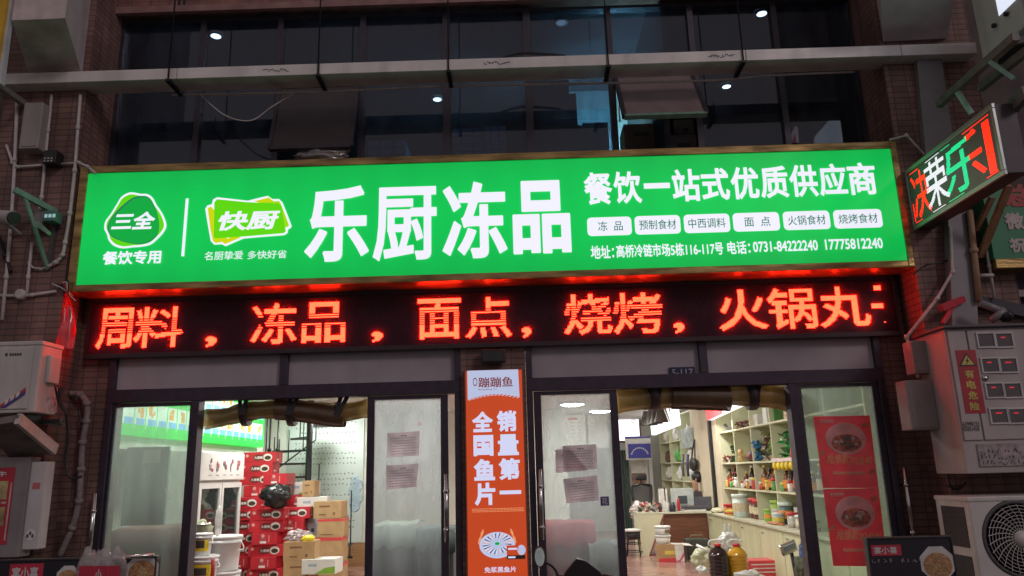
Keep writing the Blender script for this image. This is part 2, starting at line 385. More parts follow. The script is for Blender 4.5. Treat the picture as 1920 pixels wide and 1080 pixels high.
CREAMB = mat('cream_laminate_back', (.34, .40, .19), .6, 0, .08, 4)
WOODB = mat('brown_wood', (.16, .062, .035), .45, 0, .3, 5, stretch=(1, 1, 8))
INK = mat('dark_ink', (.06, .05, .05), .6, 0, .1, 10)
PAPER = film('notice_paper', (.80, .71, .73), .62, .03)
INKP = mat('notice_ink', (.22, .18, .2), .7, 0, .1, 10)
REDPOSTER = film('red_poster', (.82, .06, .08), .40, .06, var=.18, scale=5)
CLEARG = glass('clear_glass', (.93, .97, .95), .05)
HAZEG = glass('hazy_glass', (.92, .96, .96), .05, .24, (.80, .87, .90), .08, .3)
SIDEG = glass('filmed_glass', (.80, .88, .84), .05, .24, (.50, .58, .54), .1, .35)
UPG = glass('upper_glass', (.56, .67, .78), .06, .11, (.22, .26, .36), .03, .9)  # streaky bluish haze put in to imitate reflections
E_GREEN = emis('green_film', (.0, .50, .075), 1, True)
E_WHITE = emis('white_film', (.86, .87, 1.0), .92)
E_DKGREEN = emis('dark_green_film', (.015, .17, .09), 1)
E_LIME = emis('lime_film', (.30, .66, .0), 1); E_LIME2 = emis('lime_yellow_film', (.55, .62, .0), 1); E_LIME3 = emis('leaf_film', (.10, .62, .0), 1)
E_LOGO = emis('logo_green_film', (.0, .36, .045), 1)
E_LED = emis('red_led', (36.0, .60, .22), 1)
E_REDL = emis('blade_red_led', (3.0, .05, .01), 1); E_GRNL = emis('blade_green_led', (.02, 1.2, .45), 1); E_WHTL = emis('blade_white_led', (1.4, 1.4, 1.5), 1)
E_PANEL = emis('lamp_diffuser', (1, .985, .93), 90)
E_SPOT = emis('downlight_lens', (.95, .97, 1.0), 3.0)
E_CYAN = emis('stair_tube', (.45, .92, 1.0), 130)
E_ORANGE = emis('orange_film', (.50, .058, .014), .95); E_OWHITE = emis('orange_sign_white', (.60, .63, .84), .95); E_OBROWN = emis('orange_sign_brown', (.25, .025, .012), .6)
E_OPEACH = emis('orange_sign_peach', (.8, .35, .16), .85); E_ODARK = emis('orange_sign_dark', (.02, .015, .015), .6); E_OBLUE = emis('orange_sign_plate', (.46, .52, .72), .9)
E_MGREEN = emis('menu_green', (.02, .75, .07), 1.1); E_MWHITE = emis('menu_white', (.80, 1.0, .82), 1.15); E_MORANGE = emis('menu_orange', (.95, .48, .05), 1); E_MBLUE = emis('menu_blue', (.2, .6, 1.0), 1)
E_BOX = emis('white_lightbox', (1, .97, .97), 1.5); E_BOXRED = emis('red_lightbox', (.95, .07, .08), 1.0)
E_RDOT = emis('meter_led', (1.0, .03, .05), .55)

# ================================================================== THE SETTING
MB().box(-30, 30, -30, 0, -.3, 0, tiles('pavement', (.20, .19, .18), (.17, .16, .155), (.08, .08, .08), .6, .3, .006, .5, .3, .75, .4)).build('pavement', kind='structure')
MB().box(-6.2, 4.02, 0.0, 14.5, -.3, .012, FLOORT).build('floor', kind='structure')

# ================================================================== THE BUILDING
B = thing('shop_building', 'brown tiled shop building with dark glazed front and upper window band', 'building', (0, 0, 0))
PL, PR = -3.95, 3.42          # inner edges of the two brick piers
for x0, x1 in ((-4.72, PL), (PR, 4.26)):
    MB().box(x0, x1, -.35, .3, 0, 9, BRICK).build('brick_pier', B)
mb = MB()
mb.box(PL, -3.645, 0, .25, 0, 2.68, BRICK).box(3.165, PR, 0, .25, 0, 2.68, BRICK)
mb.box(PL, PR, 0, .25, 2.68, 4.40, BRICK)
mb.box(-.528, .042, -.05, .2, 0, 2.68, BRICK)
mb.build('front_wall', B)
mb = MB(); mb.box(PL, PR, .02, .3, 6.24, 9, BRICK2)
for px in (336, 345, 594, 605, 851, 860, 1126, 1134, 1390):
    x = W(px, 12, Y=.02).x; mb.box(x - .012, x + .012, .012, .02, 6.24, 9, BLACK)
mb.box(PL, PR, -.03, .02, 6.17, 6.24, mat('brown_ledge', (.30, .17, .15), .7, 0, .25, 9))
mb.build('brick_spandrel', B)
# neighbours' dark fronts beyond the piers, slabs, party walls
mb = MB(); mb.box(-9, -4.72, .05, .3, 0, 9, mat('neighbour_wall', (.10, .075, .07), .8, 0, .3, 4)); mb.build('neighbour_front', B)
mb = MB(); mb.box(4.26, 9, .05, .3, 0, 9, M['neighbour_wall']); mb.build('neighbour_front', B)
MB().box(-6.2, 4.0, .25, 14.5, 2.92, 3.6, CEIL).build('ceiling', B)
MB().box(-6.2, -6.05, .3, 14.5, 0, 3.42, WALLIN).build('side_wall', B)
MB().box(4.0, 4.2, .3, 14.5, 0, 3.42, WALLBG).build('side_wall', B)
MB().box(-6.2, 4.2, 14.5, 14.7, 0, 3.42, WALLIN).build('back_wall', B)
MB().box(-6.0, -4.72, .3, .4, 0, 3.42, WALLIN).build('inner_front_wall', B)
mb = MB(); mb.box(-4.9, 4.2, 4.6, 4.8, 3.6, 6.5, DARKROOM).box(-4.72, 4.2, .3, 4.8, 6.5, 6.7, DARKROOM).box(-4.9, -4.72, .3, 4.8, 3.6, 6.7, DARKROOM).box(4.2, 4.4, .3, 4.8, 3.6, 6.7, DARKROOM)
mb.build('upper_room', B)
MB().box(1.50, 1.56, .3, 2.5, 3.6, 6.5, DARKROOM).build('light_stop_partition', B)  # added wall, keeps the bluish lamp light from the windows beyond
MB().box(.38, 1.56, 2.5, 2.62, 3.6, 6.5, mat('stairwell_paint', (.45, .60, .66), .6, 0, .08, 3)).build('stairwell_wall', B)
# render boxes of the bay ledges above, tapering to their foot
def ledge(pts_front, Yf, Yb):
    f = [W(x, y, Y=Yf) for x, y in pts_front]
    mb = MB(); b = [Vector((p.x, Yb, p.z)) for p in f]; k = len(f)
    mb.face(f, RENDER); mb.face(b[::-1], RENDER)
    for i in range(k): mb.face([f[i], b[i], b[(i + 1) % k], f[(i + 1) % k]], RENDER)
    return mb.build('bay_ledge', B)
# left ledge: sloping soffit and a pale cheek
f = [W(22, 40, Y=-1.0), W(98, 33, Y=-1.0)]
mb = MB()
a0, a1 = W(22, 38, Y=-1.0), W(122, 34, Y=-1.0)
c0, c1 = W(58, 150, Y=-.36), W(154, 140, Y=-.36)
top = 7.6
A0, A1, T0, T1 = a0, a1, Vector((a0.x, -1.0, top)), Vector((a1.x, -1.0, top))
C0, C1, D0, D1 = c0, c1, Vector((c0.x, -.36, top)), Vector((c1.x, -.36, top))
mb.face([A0, A1, T1, T0], RENDER).face([A0, C0, C1, A1], RENDER).face([A1, C1, D1, T1], mat('pale_cheek', (.58, .53, .54), .8, 0, .1, 6, stain=.2)).face([A0, T0, D0, C0], RENDER).face([C0, D0, D1, C1], RENDER)
mb.build('bay_ledge', B)
a0, a1 = W(1650, -30, Y=-1.0), W(1795, -42, Y=-1.0); c0, c1 = W(1660, 78, Y=-.36), W(1776, 72, Y=-.36)
c0.x -= .02
mb = MB(); A0, A1, T0, T1 = a0, a1, Vector((a0.x, -1.0, 8)), Vector((a1.x, -1.0, 8)); C0, C1, D0, D1 = c0, c1, Vector((c0.x, -.36, 8)), Vector((c1.x, -.36, 8))
mb.face([A0, A1, T1, T0], M['pale_cheek']).face([A0, C0, C1, A1], M['pale_cheek']).face([A1, C1, D1, T1], M['pale_cheek']).face([A0, T0, D0, C0], RENDER).face([C0, D0, D1, C1], RENDER)  # separate pale render puts light from other lamps into this ledge's colour
mb.build('bay_ledge', B)

# ---- upper windows: nine lights over nine
XS = [-3.95, -3.12, -2.335, -1.50, -.665, .147, .98, 1.804, 2.645, 3.42]
ZB, ZM, ZT, YW = 4.40, 5.53, 6.17, .15
for i in range(9):
    for row, (z0, z1) in enumerate(((ZB, ZM - .03), (ZM + .03, ZT))):
        opened = row == 0 and i in (2, 6)
        x0, x1 = XS[i], XS[i + 1]
        mb = MB(); t = .035 if i not in (4, 5) else .05
        mb.box(x0, x0 + t, YW - .04, YW + .05, z0, z1, FRAMEU).box(x1 - .022, x1, YW - .04, YW + .05, z0, z1, FRAMEU)
        mb.box(x0 + t, x1 - .022, YW - .038, YW + .05, z1 - .03, z1, FRAMEU).box(x0 + t, x1 - .022, YW - .038, YW + .05, z0, z0 + .03, FRAMEU)
        if row == 0: mb.box(x0, x1, YW - .05, YW + .06, ZM - .03, ZM + .03, FRAMEU)
        w = mb.build('window', B)
        if not opened:
            MB().box(x0 + t, x1 - .022, YW, YW + .008, z0 + .03, z1 - .03, UPG).build('pane', w)
        else:   # top-hung sash pushed open; its pane is plain opaque brown
            if i == 2: q = [W(530, 165, Y=YW - .05), W(658, 160, Y=YW - .05), W(655, 275, Y=-.12), W(497, 276, Y=-.12)]
            else: q = [W(1160, 146, Y=YW - .05), W(1310, 146, Y=YW - .05), W(1334, 214, Y=-.30), W(1178, 222, Y=-.30)]
            q[1].z = q[0].z; q[3].z = q[2].z; q[0].x = q[3].x = x0 + .04; q[1].x = q[2].x = x1 - .03
            n = (q[1] - q[0]).cross(q[3] - q[0]).normalized(); n = n if n.y < 0 else -n
            MB().poly(q, mat('sash_brown_dark' if i == 2 else 'sash_brown', (.05, .042, .043) if i == 2 else (.22, .17, .17), .35, 0, .2, 5), .012, n).build('pane', w)
            fb = MB(); fm = FRAMEU if i == 2 else GREENTINT
            for a, b in ((0, 1), (1, 2), (2, 3), (3, 0)):
                fb.bar(q[a], q[b], .035, .045, fm if a == 2 else FRAMEU, up=n)
            fb.build('sash', w)

# ---- shop front: transoms, frames, four glazed doors
mb = MB()
def fr(x0, x1, z0, z1, y0=-.05, y1=.08): mb.box(x0, x1, y0, y1, z0, z1, FRAME, .004)
for xa, xb in ((-3.645, -.53), (.045, 3.165)):
    fr(xa, xb, 2.285, 2.40); fr(xa, xa + .055, 0, 2.285); fr(xb - .055, xb, 0, 2.285)
    fr(xa, xa + .055, 2.40, 2.70); fr(xb - .055, xb, 2.40, 2.70); fr(xa + .055, xb - .055, 2.685, 2.72)
fr(-2.13, -2.06, 2.40, 2.685); fr(1.575, 1.645, 2.40, 2.685)
fr(-2.895, -2.825, 0, 2.285); fr(2.325, 2.385, 0, 2.285)
mb.build('shop_front_frame', B)
for x0, x1 in ((-3.59, -2.13), (-2.06, -.585), (.10, 1.575), (1.645, 3.11)):
    m2 = MB(); m2.box(x0, x1, 0, .02, 2.40, 2.685, TRANSOM)
    m2.build('transom_panel', B)
def door(x0, x1, y, gl, handle, stile=.065, edge=None):
    m_ = MB(); z1 = 2.28
    m_.box(x0, x0 + stile, y - .022, y + .022, .02, z1, FRAME, .003).box(x1 - stile, x1, y - .022, y + .022, .02, z1, FRAME, .003)
    m_.box(x0 + stile, x1 - stile, y - .021, y + .021, z1 - .03, z1, FRAME).box(x0 + stile, x1 - stile, y - .021, y + .021, .02, .14, FRAME)
    d = m_.build('door', B)
    MB().box(x0 + stile, x1 - stile, y - .004, y + .004, .14, z1 - .03, gl).build('pane', d)
    hx, z0, zt = handle
    h = MB(); h.tube([(hx, y - .11, z0), (hx, y - .11, zt)], .019, STEEL, 12)
    for z in (z0 + .1, zt - .14): h.tube([(hx, y - .11, z), (hx, y - .02, z)], .011, STEEL, 8); h.lathe([(.026, -.012), (.026, .012)], (hx, y - .11, z), STEEL, 12)
    h.build('handle', d); return d
door(-3.588, -2.895, .0, SIDEG, (-3.63, .93, 1.52), .018)
door(-1.352, -.645, .0, HAZEG, (-.655, 1.05, 1.60))
door(.105, .835, .0, HAZEG, (.135, 1.05, 1.62))
door(2.39, 3.108, .0, SIDEG, (3.19, .93, 1.55), .05)
# narrow lit gap between the left leaf and its jamb is left open

# ================================================================== SIGNS
# ---- green lightbox fascia
YS = -.35
S = thing('fascia_sign', 'long bright green lightbox sign with white Chinese lettering above the doors', 'sign', (-.24, -.35, 3.283))
mb = MB(); x0, x1, z0, z1 = -3.845, 3.362, 3.283, 4.32
mb.box(x0 - .075, x0, YS - .012, .0, z0 - .062, z1 + .07, BRONZE, .006).box(x1, x1 + .055, YS - .012, .0, z0 - .062, z1 + .07, BRONZE, .006)
mb.box(x0, x1, YS - .012, .0, z1, z1 + .07, BRONZE, .006).box(x0, x1, YS - .012, .0, z0 - .062, z0, BRONZE, .006)
mb.box(x0, x1, -.2, -.19, z0, z1, GREYM)
mb.build('cabinet', S)
MB().box(x0, x1, YS, YS + .01, z0, z1, E_GREEN).build('face', S)
def sg(pts, sc=5.053, ox=180, oy=350, Y=YS - .006): return [W(ox + x / sc, oy + y / sc, Y=Y) for x, y in pts]
def layer(mb, pts, m, lv, smooth=True):
    q = smooth_closed(pts, 5) if smooth else pts
    mb.poly([p + Vector((0, -.0015 * lv, 0)) for p in sg(q)], m, .0012)
L1 = [(350,55),(425,68),(490,72),(540,108),(575,175),(605,215),(645,285),(668,370),(640,435),(585,495),(520,548),(430,570),(360,575),(250,585),(170,560),(122,510),(105,452),(80,400),(90,330),(140,260),(190,180),(240,100),(300,62)]
mb = MB(); layer(mb, L1, E_WHITE, 1); layer(mb, scaled(L1, .925), E_LIME3, 2)
layer(mb, [(445,90),(500,105),(545,165),(578,240),(600,350),(590,440),(545,500),(470,538),(380,545),(270,525),(170,485),(118,430),(120,350),(180,255),(265,170),(355,105)], E_DKGREEN, 3)
layer(mb, [(455,100),(500,115),(540,172),(575,250),(596,350),(585,435),(540,492),(470,530),(380,538),(275,520),(180,480),(128,430),(132,350),(190,268),(275,185),(360,120)], E_LOGO, 4)
def stext(mb, t, px, off, shear=0., lv=6, m=E_WHITE): mb.textp(t, px, YS - .006, m, off, shear, .0015 * lv)
stext(mb, '三全', (180 + 172/5.053, 350 + 242/5.053, 180 + 562/5.053, 350 + 408/5.053), .035, .10)
mb.build('round_logo', S)
mb = MB(); stext(mb, '餐饮专用', (194, 470.5, 303, 496), .028); mb.build('logo_caption', S)
xa = W(347.5, 429, Y=YS).x; mb = MB(); mb.box(xa - .012, xa + .012, YS - .012, YS - .008, W(352, 373, Y=YS).z - .535, W(352, 373, Y=YS).z, E_WHITE); mb.build('divider_line', S)
L2 = [(1110,122),(1150,101),(1300,118),(1440,134),(1540,108),(1630,88),(1672,118),(1735,118),(1768,150),(1812,260),(1855,375),(1845,392),(1822,404),(1815,440),(1785,460),(1560,478),(1400,492),(1320,525),(1230,565),(1192,546),(1120,550),(1088,515),(1060,360),(1036,212),(1055,180),(1098,166)]
mb = MB(); layer(mb, L2, E_WHITE, 1, False)
layer(mb, [(1090,190),(1060,205),(1085,400),(1110,515),(1135,535),(1250,515),(1200,300)], E_LIME2, 2, False)
layer(mb, [(1190,520),(1225,545),(1380,480),(1300,470)], E_LIME2, 2.4, False)
layer(mb, [(1500,140),(1640,104),(1685,140),(1600,170)], E_LIME2, 2.6, False)
layer(mb, [(1560,150),(1735,138),(1752,160),(1832,370),(1800,390),(1700,300)], E_LIME, 3, False)
layer(mb, [(1125,150),(1150,122),(1440,150),(1730,162),(1760,185),(1800,425),(1780,442),(1400,474),(1140,492),(1118,480)], E_LIME3, 4, False)
stext(mb, '快厨', (180 + 1160/5.053, 350 + 232/5.053, 180 + 1725/5.053, 350 + 415/5.053), .03, .09, 7)
mb.build('card_logo', S)
for t, px in (('名厨挚爱', (384.5, 471.5, 456, 487.5)), ('多快好省', (465, 470, 538, 485.5))): mb = MB(); stext(mb, t, px, .004); mb.build('logo_slogan', S)
mb = MB()
for ch, px in (('乐', (573, 349, 693, 491)), ('厨', (700, 351, 819, 489)), ('冻', (829.5, 341, 950.5, 485)), ('品', (961, 339, 1069, 476))): stext(mb, ch, px, {'厨': .021, '品': .038}.get(ch, .030))
mb.build('shop_name', S)
mb = MB()
for i, ch in enumerate('餐饮一站式优质供应商'):
    a = 1095 + i * 54.9; y = 354 - i * 2.08
    if ch == '一': stext(mb, ch, (a + 2, y - 6, a + 51, y + 4), 0.0)
    else: stext(mb, ch, (a, y - 30, a + 52.5, y + 30.5), .026)
mb.build('headline', S)
mb = MB(); xs = [(1101, 1184), (1190, 1275.5), (1282, 1368), (1374, 1461), (1468, 1555.5), (1562.5, 1653)]
tg = ['冻  品', '预制食材', '中西调料', '面  点', '火锅食材', '烧烤食材']
_, _, tz0, tz1 = rect(1282, 402, 1368, 436.5, YS)
for (a, b), t in zip(xs, tg):
    xm = 418 - (((a + b) / 2) - 1325) * .032; X0, X1 = W(a, xm, Y=YS).x, W(b, xm, Y=YS).x
    r_ = .035; pts = []
    for cx, cz, a0 in ((X1 - r_, tz1 - r_, 0), (X0 + r_, tz1 - r_, 90), (X0 + r_, tz0 + r_, 180), (X1 - r_, tz0 + r_, 270)):
        for k in range(4): q = math.radians(a0 + 30 * k); pts.append((cx + r_ * math.cos(q), YS - .006, cz + r_ * math.sin(q)))
    mb.poly(pts, E_WHITE, .002)
    w = X1 - X0; ins = .30 if len(t) == 4 and ' ' in t else .10
    g = .20 if '  ' in t else .095
    mb.textr(t, X0 + w * (g + .04 if g > .1 else g), X1 - w * g, tz0 + .042, tz1 - .038, YS - .0095, E_DKGREEN, .006)
mb.build('product_tags', S)
for nm, t, a, b in (('address_heading', '地址：', 1107.5, 1151), ('street_address', '高桥冷链市场5栋116-117号', 1155, 1355.5), ('phone_heading', '电话：', 1363, 1406), ('phone_number', '0731-84222240', 1411, 1532.5), ('phone_number', '17775812240', 1546, 1654)):
    y = 465 - ((a + b) / 2 - 1381) * .0325; mb = MB(); h = 12.2 if 'number' not in nm else 10
    X0, X1, Z0, Z1 = rect(a, y - h, b, y + h, YS); mb.textr(t, X0, X1, Z0, Z1, YS - .012, E_WHITE, .02); mb.build(nm, S)

# ---- red LED ticker
T = thing('led_ticker', 'black LED ticker board running bright red Chinese characters under the green sign', 'led board', (-.2, -.1, 2.68))
YL = -.07; LX0, LX1 = -3.84, 3.33
mb = MB(); mb.box(LX0, LX1, YL, -.002, 2.715, 3.22, mat('led_face', (.05, .016, .03), .35, 0, .3, 30, 0, .2)); mb.build('board', T)
mb = MB(); tr = mat('ticker_trim', (.05, .03, .035), .35, .3)
mb.box(LX0, LX1, YL - .035, -.052, 2.672, 2.715, tr, .004).box(LX0, LX1, YL - .01, YL + .02, 3.19, 3.22, tr).box(LX0 - .02, LX0, YL - .02, -.052, 2.672, 3.22, tr).box(LX1, LX1 + .02, YL - .02, -.052, 2.672, 3.22, tr)
mb.build('trim', T)
mb = MB(); P = .0102; zt = 3.137; zb = 2.765; ny = round((zt - zb) / P)
def led_char(ch, pa, pb, band=True, zlo=0., zhi=1., clip=None):
    xa, xb = W(pa, 595, Y=YL).x, W(pb, 595, Y=YL).x
    nx = max(2, round((xb - xa) / P)); h = max(2, round(ny * (zhi - zlo)))
    on = led_raster(ch, .012, nx, h)
    for j in range(h):
        jj = j + round(ny * zlo)
        if band and .34 < jj / ny < .70 and jj % 2: continue
        for i in range(nx):
            if clip and i / nx > clip: break
            if on[j, i]:
                x, z = xa + i * P, zb + jj * P
                e = .001; y = YL - .003; mb.face([(x + e, y, z + e), (x + P - e, y, z + e), (x + P - e, y, z + P - e), (x + e, y, z + P - e)], E_LED)
for ch, a, b in (('周', 185, 251), ('料', 254, 345), ('冻', 472, 558), ('品', 567, 649), ('面', 783, 865), ('点', 873, 959), ('烧', 1057, 1147), ('烤', 1150, 1242)): led_char(ch, a, b)
for ch, a, b in (('火', 1348, 1438), ('锅', 1441, 1533), ('丸', 1537, 1633)): led_char(ch, a, b, False)
led_char('子', 1637, 1725, False, clip=.24)
for a, b in ((388, 410), (697, 718), (978, 996), (1262, 1281)): led_char(',', a, b, False, -.02, .24)
mb.build('lit_characters', T)
MB().box(LX0, LX1, YL - .026, YL - .0245, 2.715, 3.165, film('halo_film', (.30, .05, .06), .9, .015, .90, .02, 3)).build('cover', T)  # added film, spreads a red halo around the lit dots

# ---- orange lightbox on the middle pier
O = thing('orange_lightbox', 'tall narrow orange lightbox with white Chinese characters and a fish plate between the doors', 'sign', (-.24, -.06, .55))
ox0, ox1, oz1, YO = -.492, .02, 2.474, -.12
MB().box(ox0, ox1, YO, -.05, .55, oz1, mat('orange_box_edge', (.30, .10, .05), .5), .004).build('cabinet', O)
mb = MB(); mb.box(ox0 + .012, ox1 - .012, YO - .004, YO, .56, oz1 - .01, E_ORANGE); mb.build('face', O)
X = lambda px: ox0 + (px - 45) / 630 * (ox1 - ox0)        # zoomed columns of the sign -> x
def OZ(py, px=930): return W(px, py, Y=YO).z
mb = MB(); zz = [OZ(680 + y / 5.4) for y in (75, 355)]
pts = [(X(78), zz[0]), (X(622), zz[0]), (X(630), zz[1])] + [(X(630 - 550 * k / 8), zz[1] + .035 * math.sin(math.pi * k / 8) - .01 * k / 8) for k in range(1, 8)] + [(X(80), zz[1] - .012)]
mb.poly([(x, YO - .004, z) for x, z in pts], E_OBLUE, .002)
for k in range(14): x = X(85 + k * 39); z = zz[1] + .035 * math.sin(math.pi * k / 14) - .018; mb.poly([(x, YO - .004, z), (x + .02, YO - .004, z + .004), (x + .03, YO - .004, z + .011), (x + .01, YO - .004, z + .007)], E_OWHITE, .003)
mb.textr('蹦蹦鱼', X(195), X(562), OZ(680 + 250/5.4), OZ(680 + 145/5.4), YO - .0075, E_OBROWN, .012)
mb.ring((X(160), YO - .0075, OZ(680 + 190/5.4)), .014, .019, E_OBROWN, sq=1.9)
mb.textr('Beng Beng Yu', X(195), X(385), OZ(680 + 277/5.4), OZ(680 + 262/5.4), YO - .0075, E_OBROWN, .01)
mb.build('logo_panel', O)
mb = MB()
for ch, a, b, y0, y1 in (('全', 122, 342, 490, 700), ('国', 133, 342, 730, 942), ('鱼', 133, 352, 970, 1190), ('片', 138, 352, 1212, 1442), ('销', 382, 592, 488, 700), ('量', 388, 606, 728, 942), ('第', 392, 612, 970, 1190)):
    mb.textr(ch, X(a), X(b), OZ(680 + y1/5.4), OZ(680 + y0/5.4), YO - .008, E_OWHITE, .045)
mb.textr('一', X(396), X(618), OZ(680 + 1335/5.4), OZ(680 + 1297/5.4), YO - .008, E_OWHITE, .01)
mb.build('slogan', O)
mb = MB(); r_ = random.Random(3)
for row in range(3):
    x = X(108); z = OZ(954 + row * 2.7)
    while x < X(640): w = r_.uniform(.008, .03); mb.box(x, min(x + w, X(642)), YO - .006, YO - .0045, z, z + .0045, E_OPEACH); x += w + .004
mb.build('small_print', O)
mb = MB(); cx, cz = X(360), OZ(1022); R = .148
mb.disc((cx, YO - .0065, cz), R, R * .70, E_OBLUE, seg=32)
mb.ring((cx, YO - .007, cz - .0), R * .9, R * .93, E_OWHITE, seg=32, sq=.70)
for k in range(20):
    a = 2 * math.pi * k / 20 + .2; ca, sa = math.cos(a), math.sin(a)
    p0 = Vector((cx + ca * R * .42, YO - .008, cz + .012 + sa * R * .28)); p1 = Vector((cx + ca * R * .80 + .012 * sa, YO - .008, cz + .012 + sa * R * .55)); d = Vector((-sa, 0, ca)) * .0045
    mb.face([p0 - d * .4, p1 - d, p1 + d, p0 + d * .4], E_ODARK if k % 3 else E_OPEACH); p2 = p1 + d * 4
    mb.face([p0 + d * 1.4, p1 + d * 2.2, p1 + d * 5, p0 + d * 2.2], E_OWHITE)
mb.disc((cx, YO - .0085, cz + .012), .02, .012, E_LOGO)
for sx in (-1, 1):
    for k in range(7):
        q = Vector((cx + sx * (R + .004 - .006 * k), YO - .008, cz + .02 + .016 * k)); mb.disc(q, .006 + .003 * (k % 3), .012, E_OPEACH, seg=7)
mb.build('fish_plate_picture', O)
mb = MB(); bx0, bx1, bz0, bz1 = X(455), X(640), OZ(1049), OZ(1023)
mb.box(bx0, bx1, YO - .011, YO - .0095, bz0, bz0 + .03, E_ODARK).box(bx0, bx0 + .1, YO - .011, YO - .0095, bz0 + .03, bz1, E_ORANGE).disc((bx1 - .03, YO - .011, bz0 + .07), .035, .04, E_OBLUE)
mb.box(bx0 + .012, bx0 + .085, YO - .0125, YO - .0115, bz1 - .035, bz1 - .02, E_OWHITE).box(bx0 + .01, bx0 + .07, YO - .0125, YO - .0115, bz0 + .008, bz0 + .022, E_OWHITE)
mb.build('pack_picture', O)
mb = MB(); mb.textr('免浆黑鱼片', X(225), X(545), OZ(1073.5), OZ(1062.5), YO - .0075, E_OWHITE, .02); mb.build('caption', O)
x0, x1, z0, z1 = rect(902, 656, 948, 681, -.12)
F = thing('flood_lamp', 'small dark flood lamp fixed to bricks above the orange lightbox', 'lamp', ((x0 + x1) / 2, -.05, z0))
MB().box(x0, x1, -.16, -.09, z0, z1, BLACK, .012).build('housing', F)
MB().box(x0 + .02, x1 - .02, -.163, -.158, z0 + .015, z1 - .015, mat('dark_lens', (.03, .03, .035), .15)).build('lens', F)
MB().box(x0 + .08, x1 - .08, -.09, -.045, z0 + .03, z1 - .03, BLACKM).build('bracket', F)
# house number plate on the transom
x0, x1, z0, z1 = rect(1256, 690, 1304, 708, -.03)
N = thing('number_plate', 'small dark blue house number plate at the foot of a transom panel', 'number plate', ((x0 + x1) / 2, -.02, z0))
MB().box(x0, x1, -.024, 0, z0, z1 + .01, mat('navy_enamel', (.025, .025, .07), .3), .003).build('plate', N)
MB().textr('5-117', x0 + .02, x1 - .02, z0 + .018, z1 - .008, -.026, mat('plate_digits', (.42, .42, .55), .5), .01).build('digits', N)

# ================================================================== CABLE TRUNKING across the upper windows
YT0, YT1 = -.50, -.26; tz0, tz1 = 5.155, 5.262
K = thing('cable_trunking', 'long pale metal trunking hung on rods across the upper windows', 'cable trunking', (-.5, YT0, tz0))
trm = mat('trunking_paint', (.74, .71, .68), .5, .1, .14, 4, stain=.35)
mb = MB(); cuts = [-5.1, -3.05, -1.75, -.58, .86, 2.12, 3.52, 4.2]
for a, b in zip(cuts, cuts[1:]): mb.box(a + .003, b - .003, YT0, YT1, tz0, tz1, trm, .004)
mb.build('body', K)
mb = MB()
for px in (318, 597, 841, 1141, 1395):
    x = W(px, 130, Y=YT0).x
    for y in (YT0 - .012, YT1 + .012): mb.tube([(x, y, tz0 - .02), (x, y, 8.6 if y < YT1 else tz1 + .03)], .007, BLACKM, 6)
    mb.box(x - .018, x + .018, YT0 - .03, YT1 + .03, tz0 - .034, tz0 - .012, BLACKM)
mb.build('hanger', K)
mb = MB(); r_ = random.Random(5)
for px in (515, 930, 1352):       # marker scribbles on the front
    c = W(px, 120 if px > 600 else 133, Y=YT0); c.z = (tz0 + tz1) / 2
    for k in range(9): x = c.x - .11 + k * .026; mb.tube([(x, YT0 - .002, c.z + r_.uniform(-.015, .015)), (x + .013, YT0 - .002, c.z + r_.uniform(-.02, .02)), (x + .03, YT0 - .002, c.z + r_.uniform(-.012, .012))], .003, INK, 4)
mb.build('marker_scribble', K)
MB().tube(spline([(-3.2, -.24, 5.135), (-1.9, -.24, 5.12), (-.6, -.24, 5.135), (.9, -.24, 5.115), (1.9, -.24, 5.11), (2.4, -.24, 5.14), (3.2, -.24, 5.15)], 6), .011, PVC, 8).build('conduit', None, 'thin white conduit running along the lower back edge of the trunking', 'conduit')
MB().tube(spline([W(930, 112, Y=-.38), W(975, 100, Y=-.38), W(1020, 101, Y=-.38), W(1060, 104, Y=-.38)], 8), .012, BLACK, 6).build('cable', None, 'slack black cable arching above the middle of the trunking', 'cable')
MB().tube(spline([W(370, 172, Y=-.25), W(420, 215, Y=-.3), W(470, 226, Y=-.3), W(510, 200, Y=-.3), W(560, 170, Y=-.25)], 8), .006, PVC, 6).build('cable', None, 'thin pale cable drooping before the dark windows left of the open sash', 'cable')
MB().tube([W(1160, 195, Y=.06), W(1162, 228, Y=.06)], .009, WHITE, 6).build('stay_rod', None, 'short white rod upright beside the open brown sash', 'rod')

# ================================================================== INSIDE THE SHOP
# ---- ceiling lamps
k = 0
for y in (1.2, 4.0, 7.0, 10.5):
    for x in (-3.6, -.9, 1.75):
        k += 1
        c = Vector((x, y, 2.92))
        if (k, y) == (9, 7.0): c.x = 3.0
        if (k, y) == (8, 7.0): c = W(1073, 760, Z=2.86); c.z = 2.92
        L = thing('ceiling_lamp', f'round ceiling lamp, {"left" if x < -2 else "middle" if x < 1 else "right"} in the {ORD[(1.2, 4.0, 7.0, 10.5).index(y) + 1]} row from the doors', 'ceiling lamp', c, 'round lamps on the shop ceiling')
        MB().lathe([(.25, -.05), (.26, -.03), (.26, 0)], c, WHITE, 24).build('rim', L)
        MB().lathe([(.02, -.075), (.15, -.07), (.235, -.05)], c, E_PANEL, 24).build('diffuser', L)
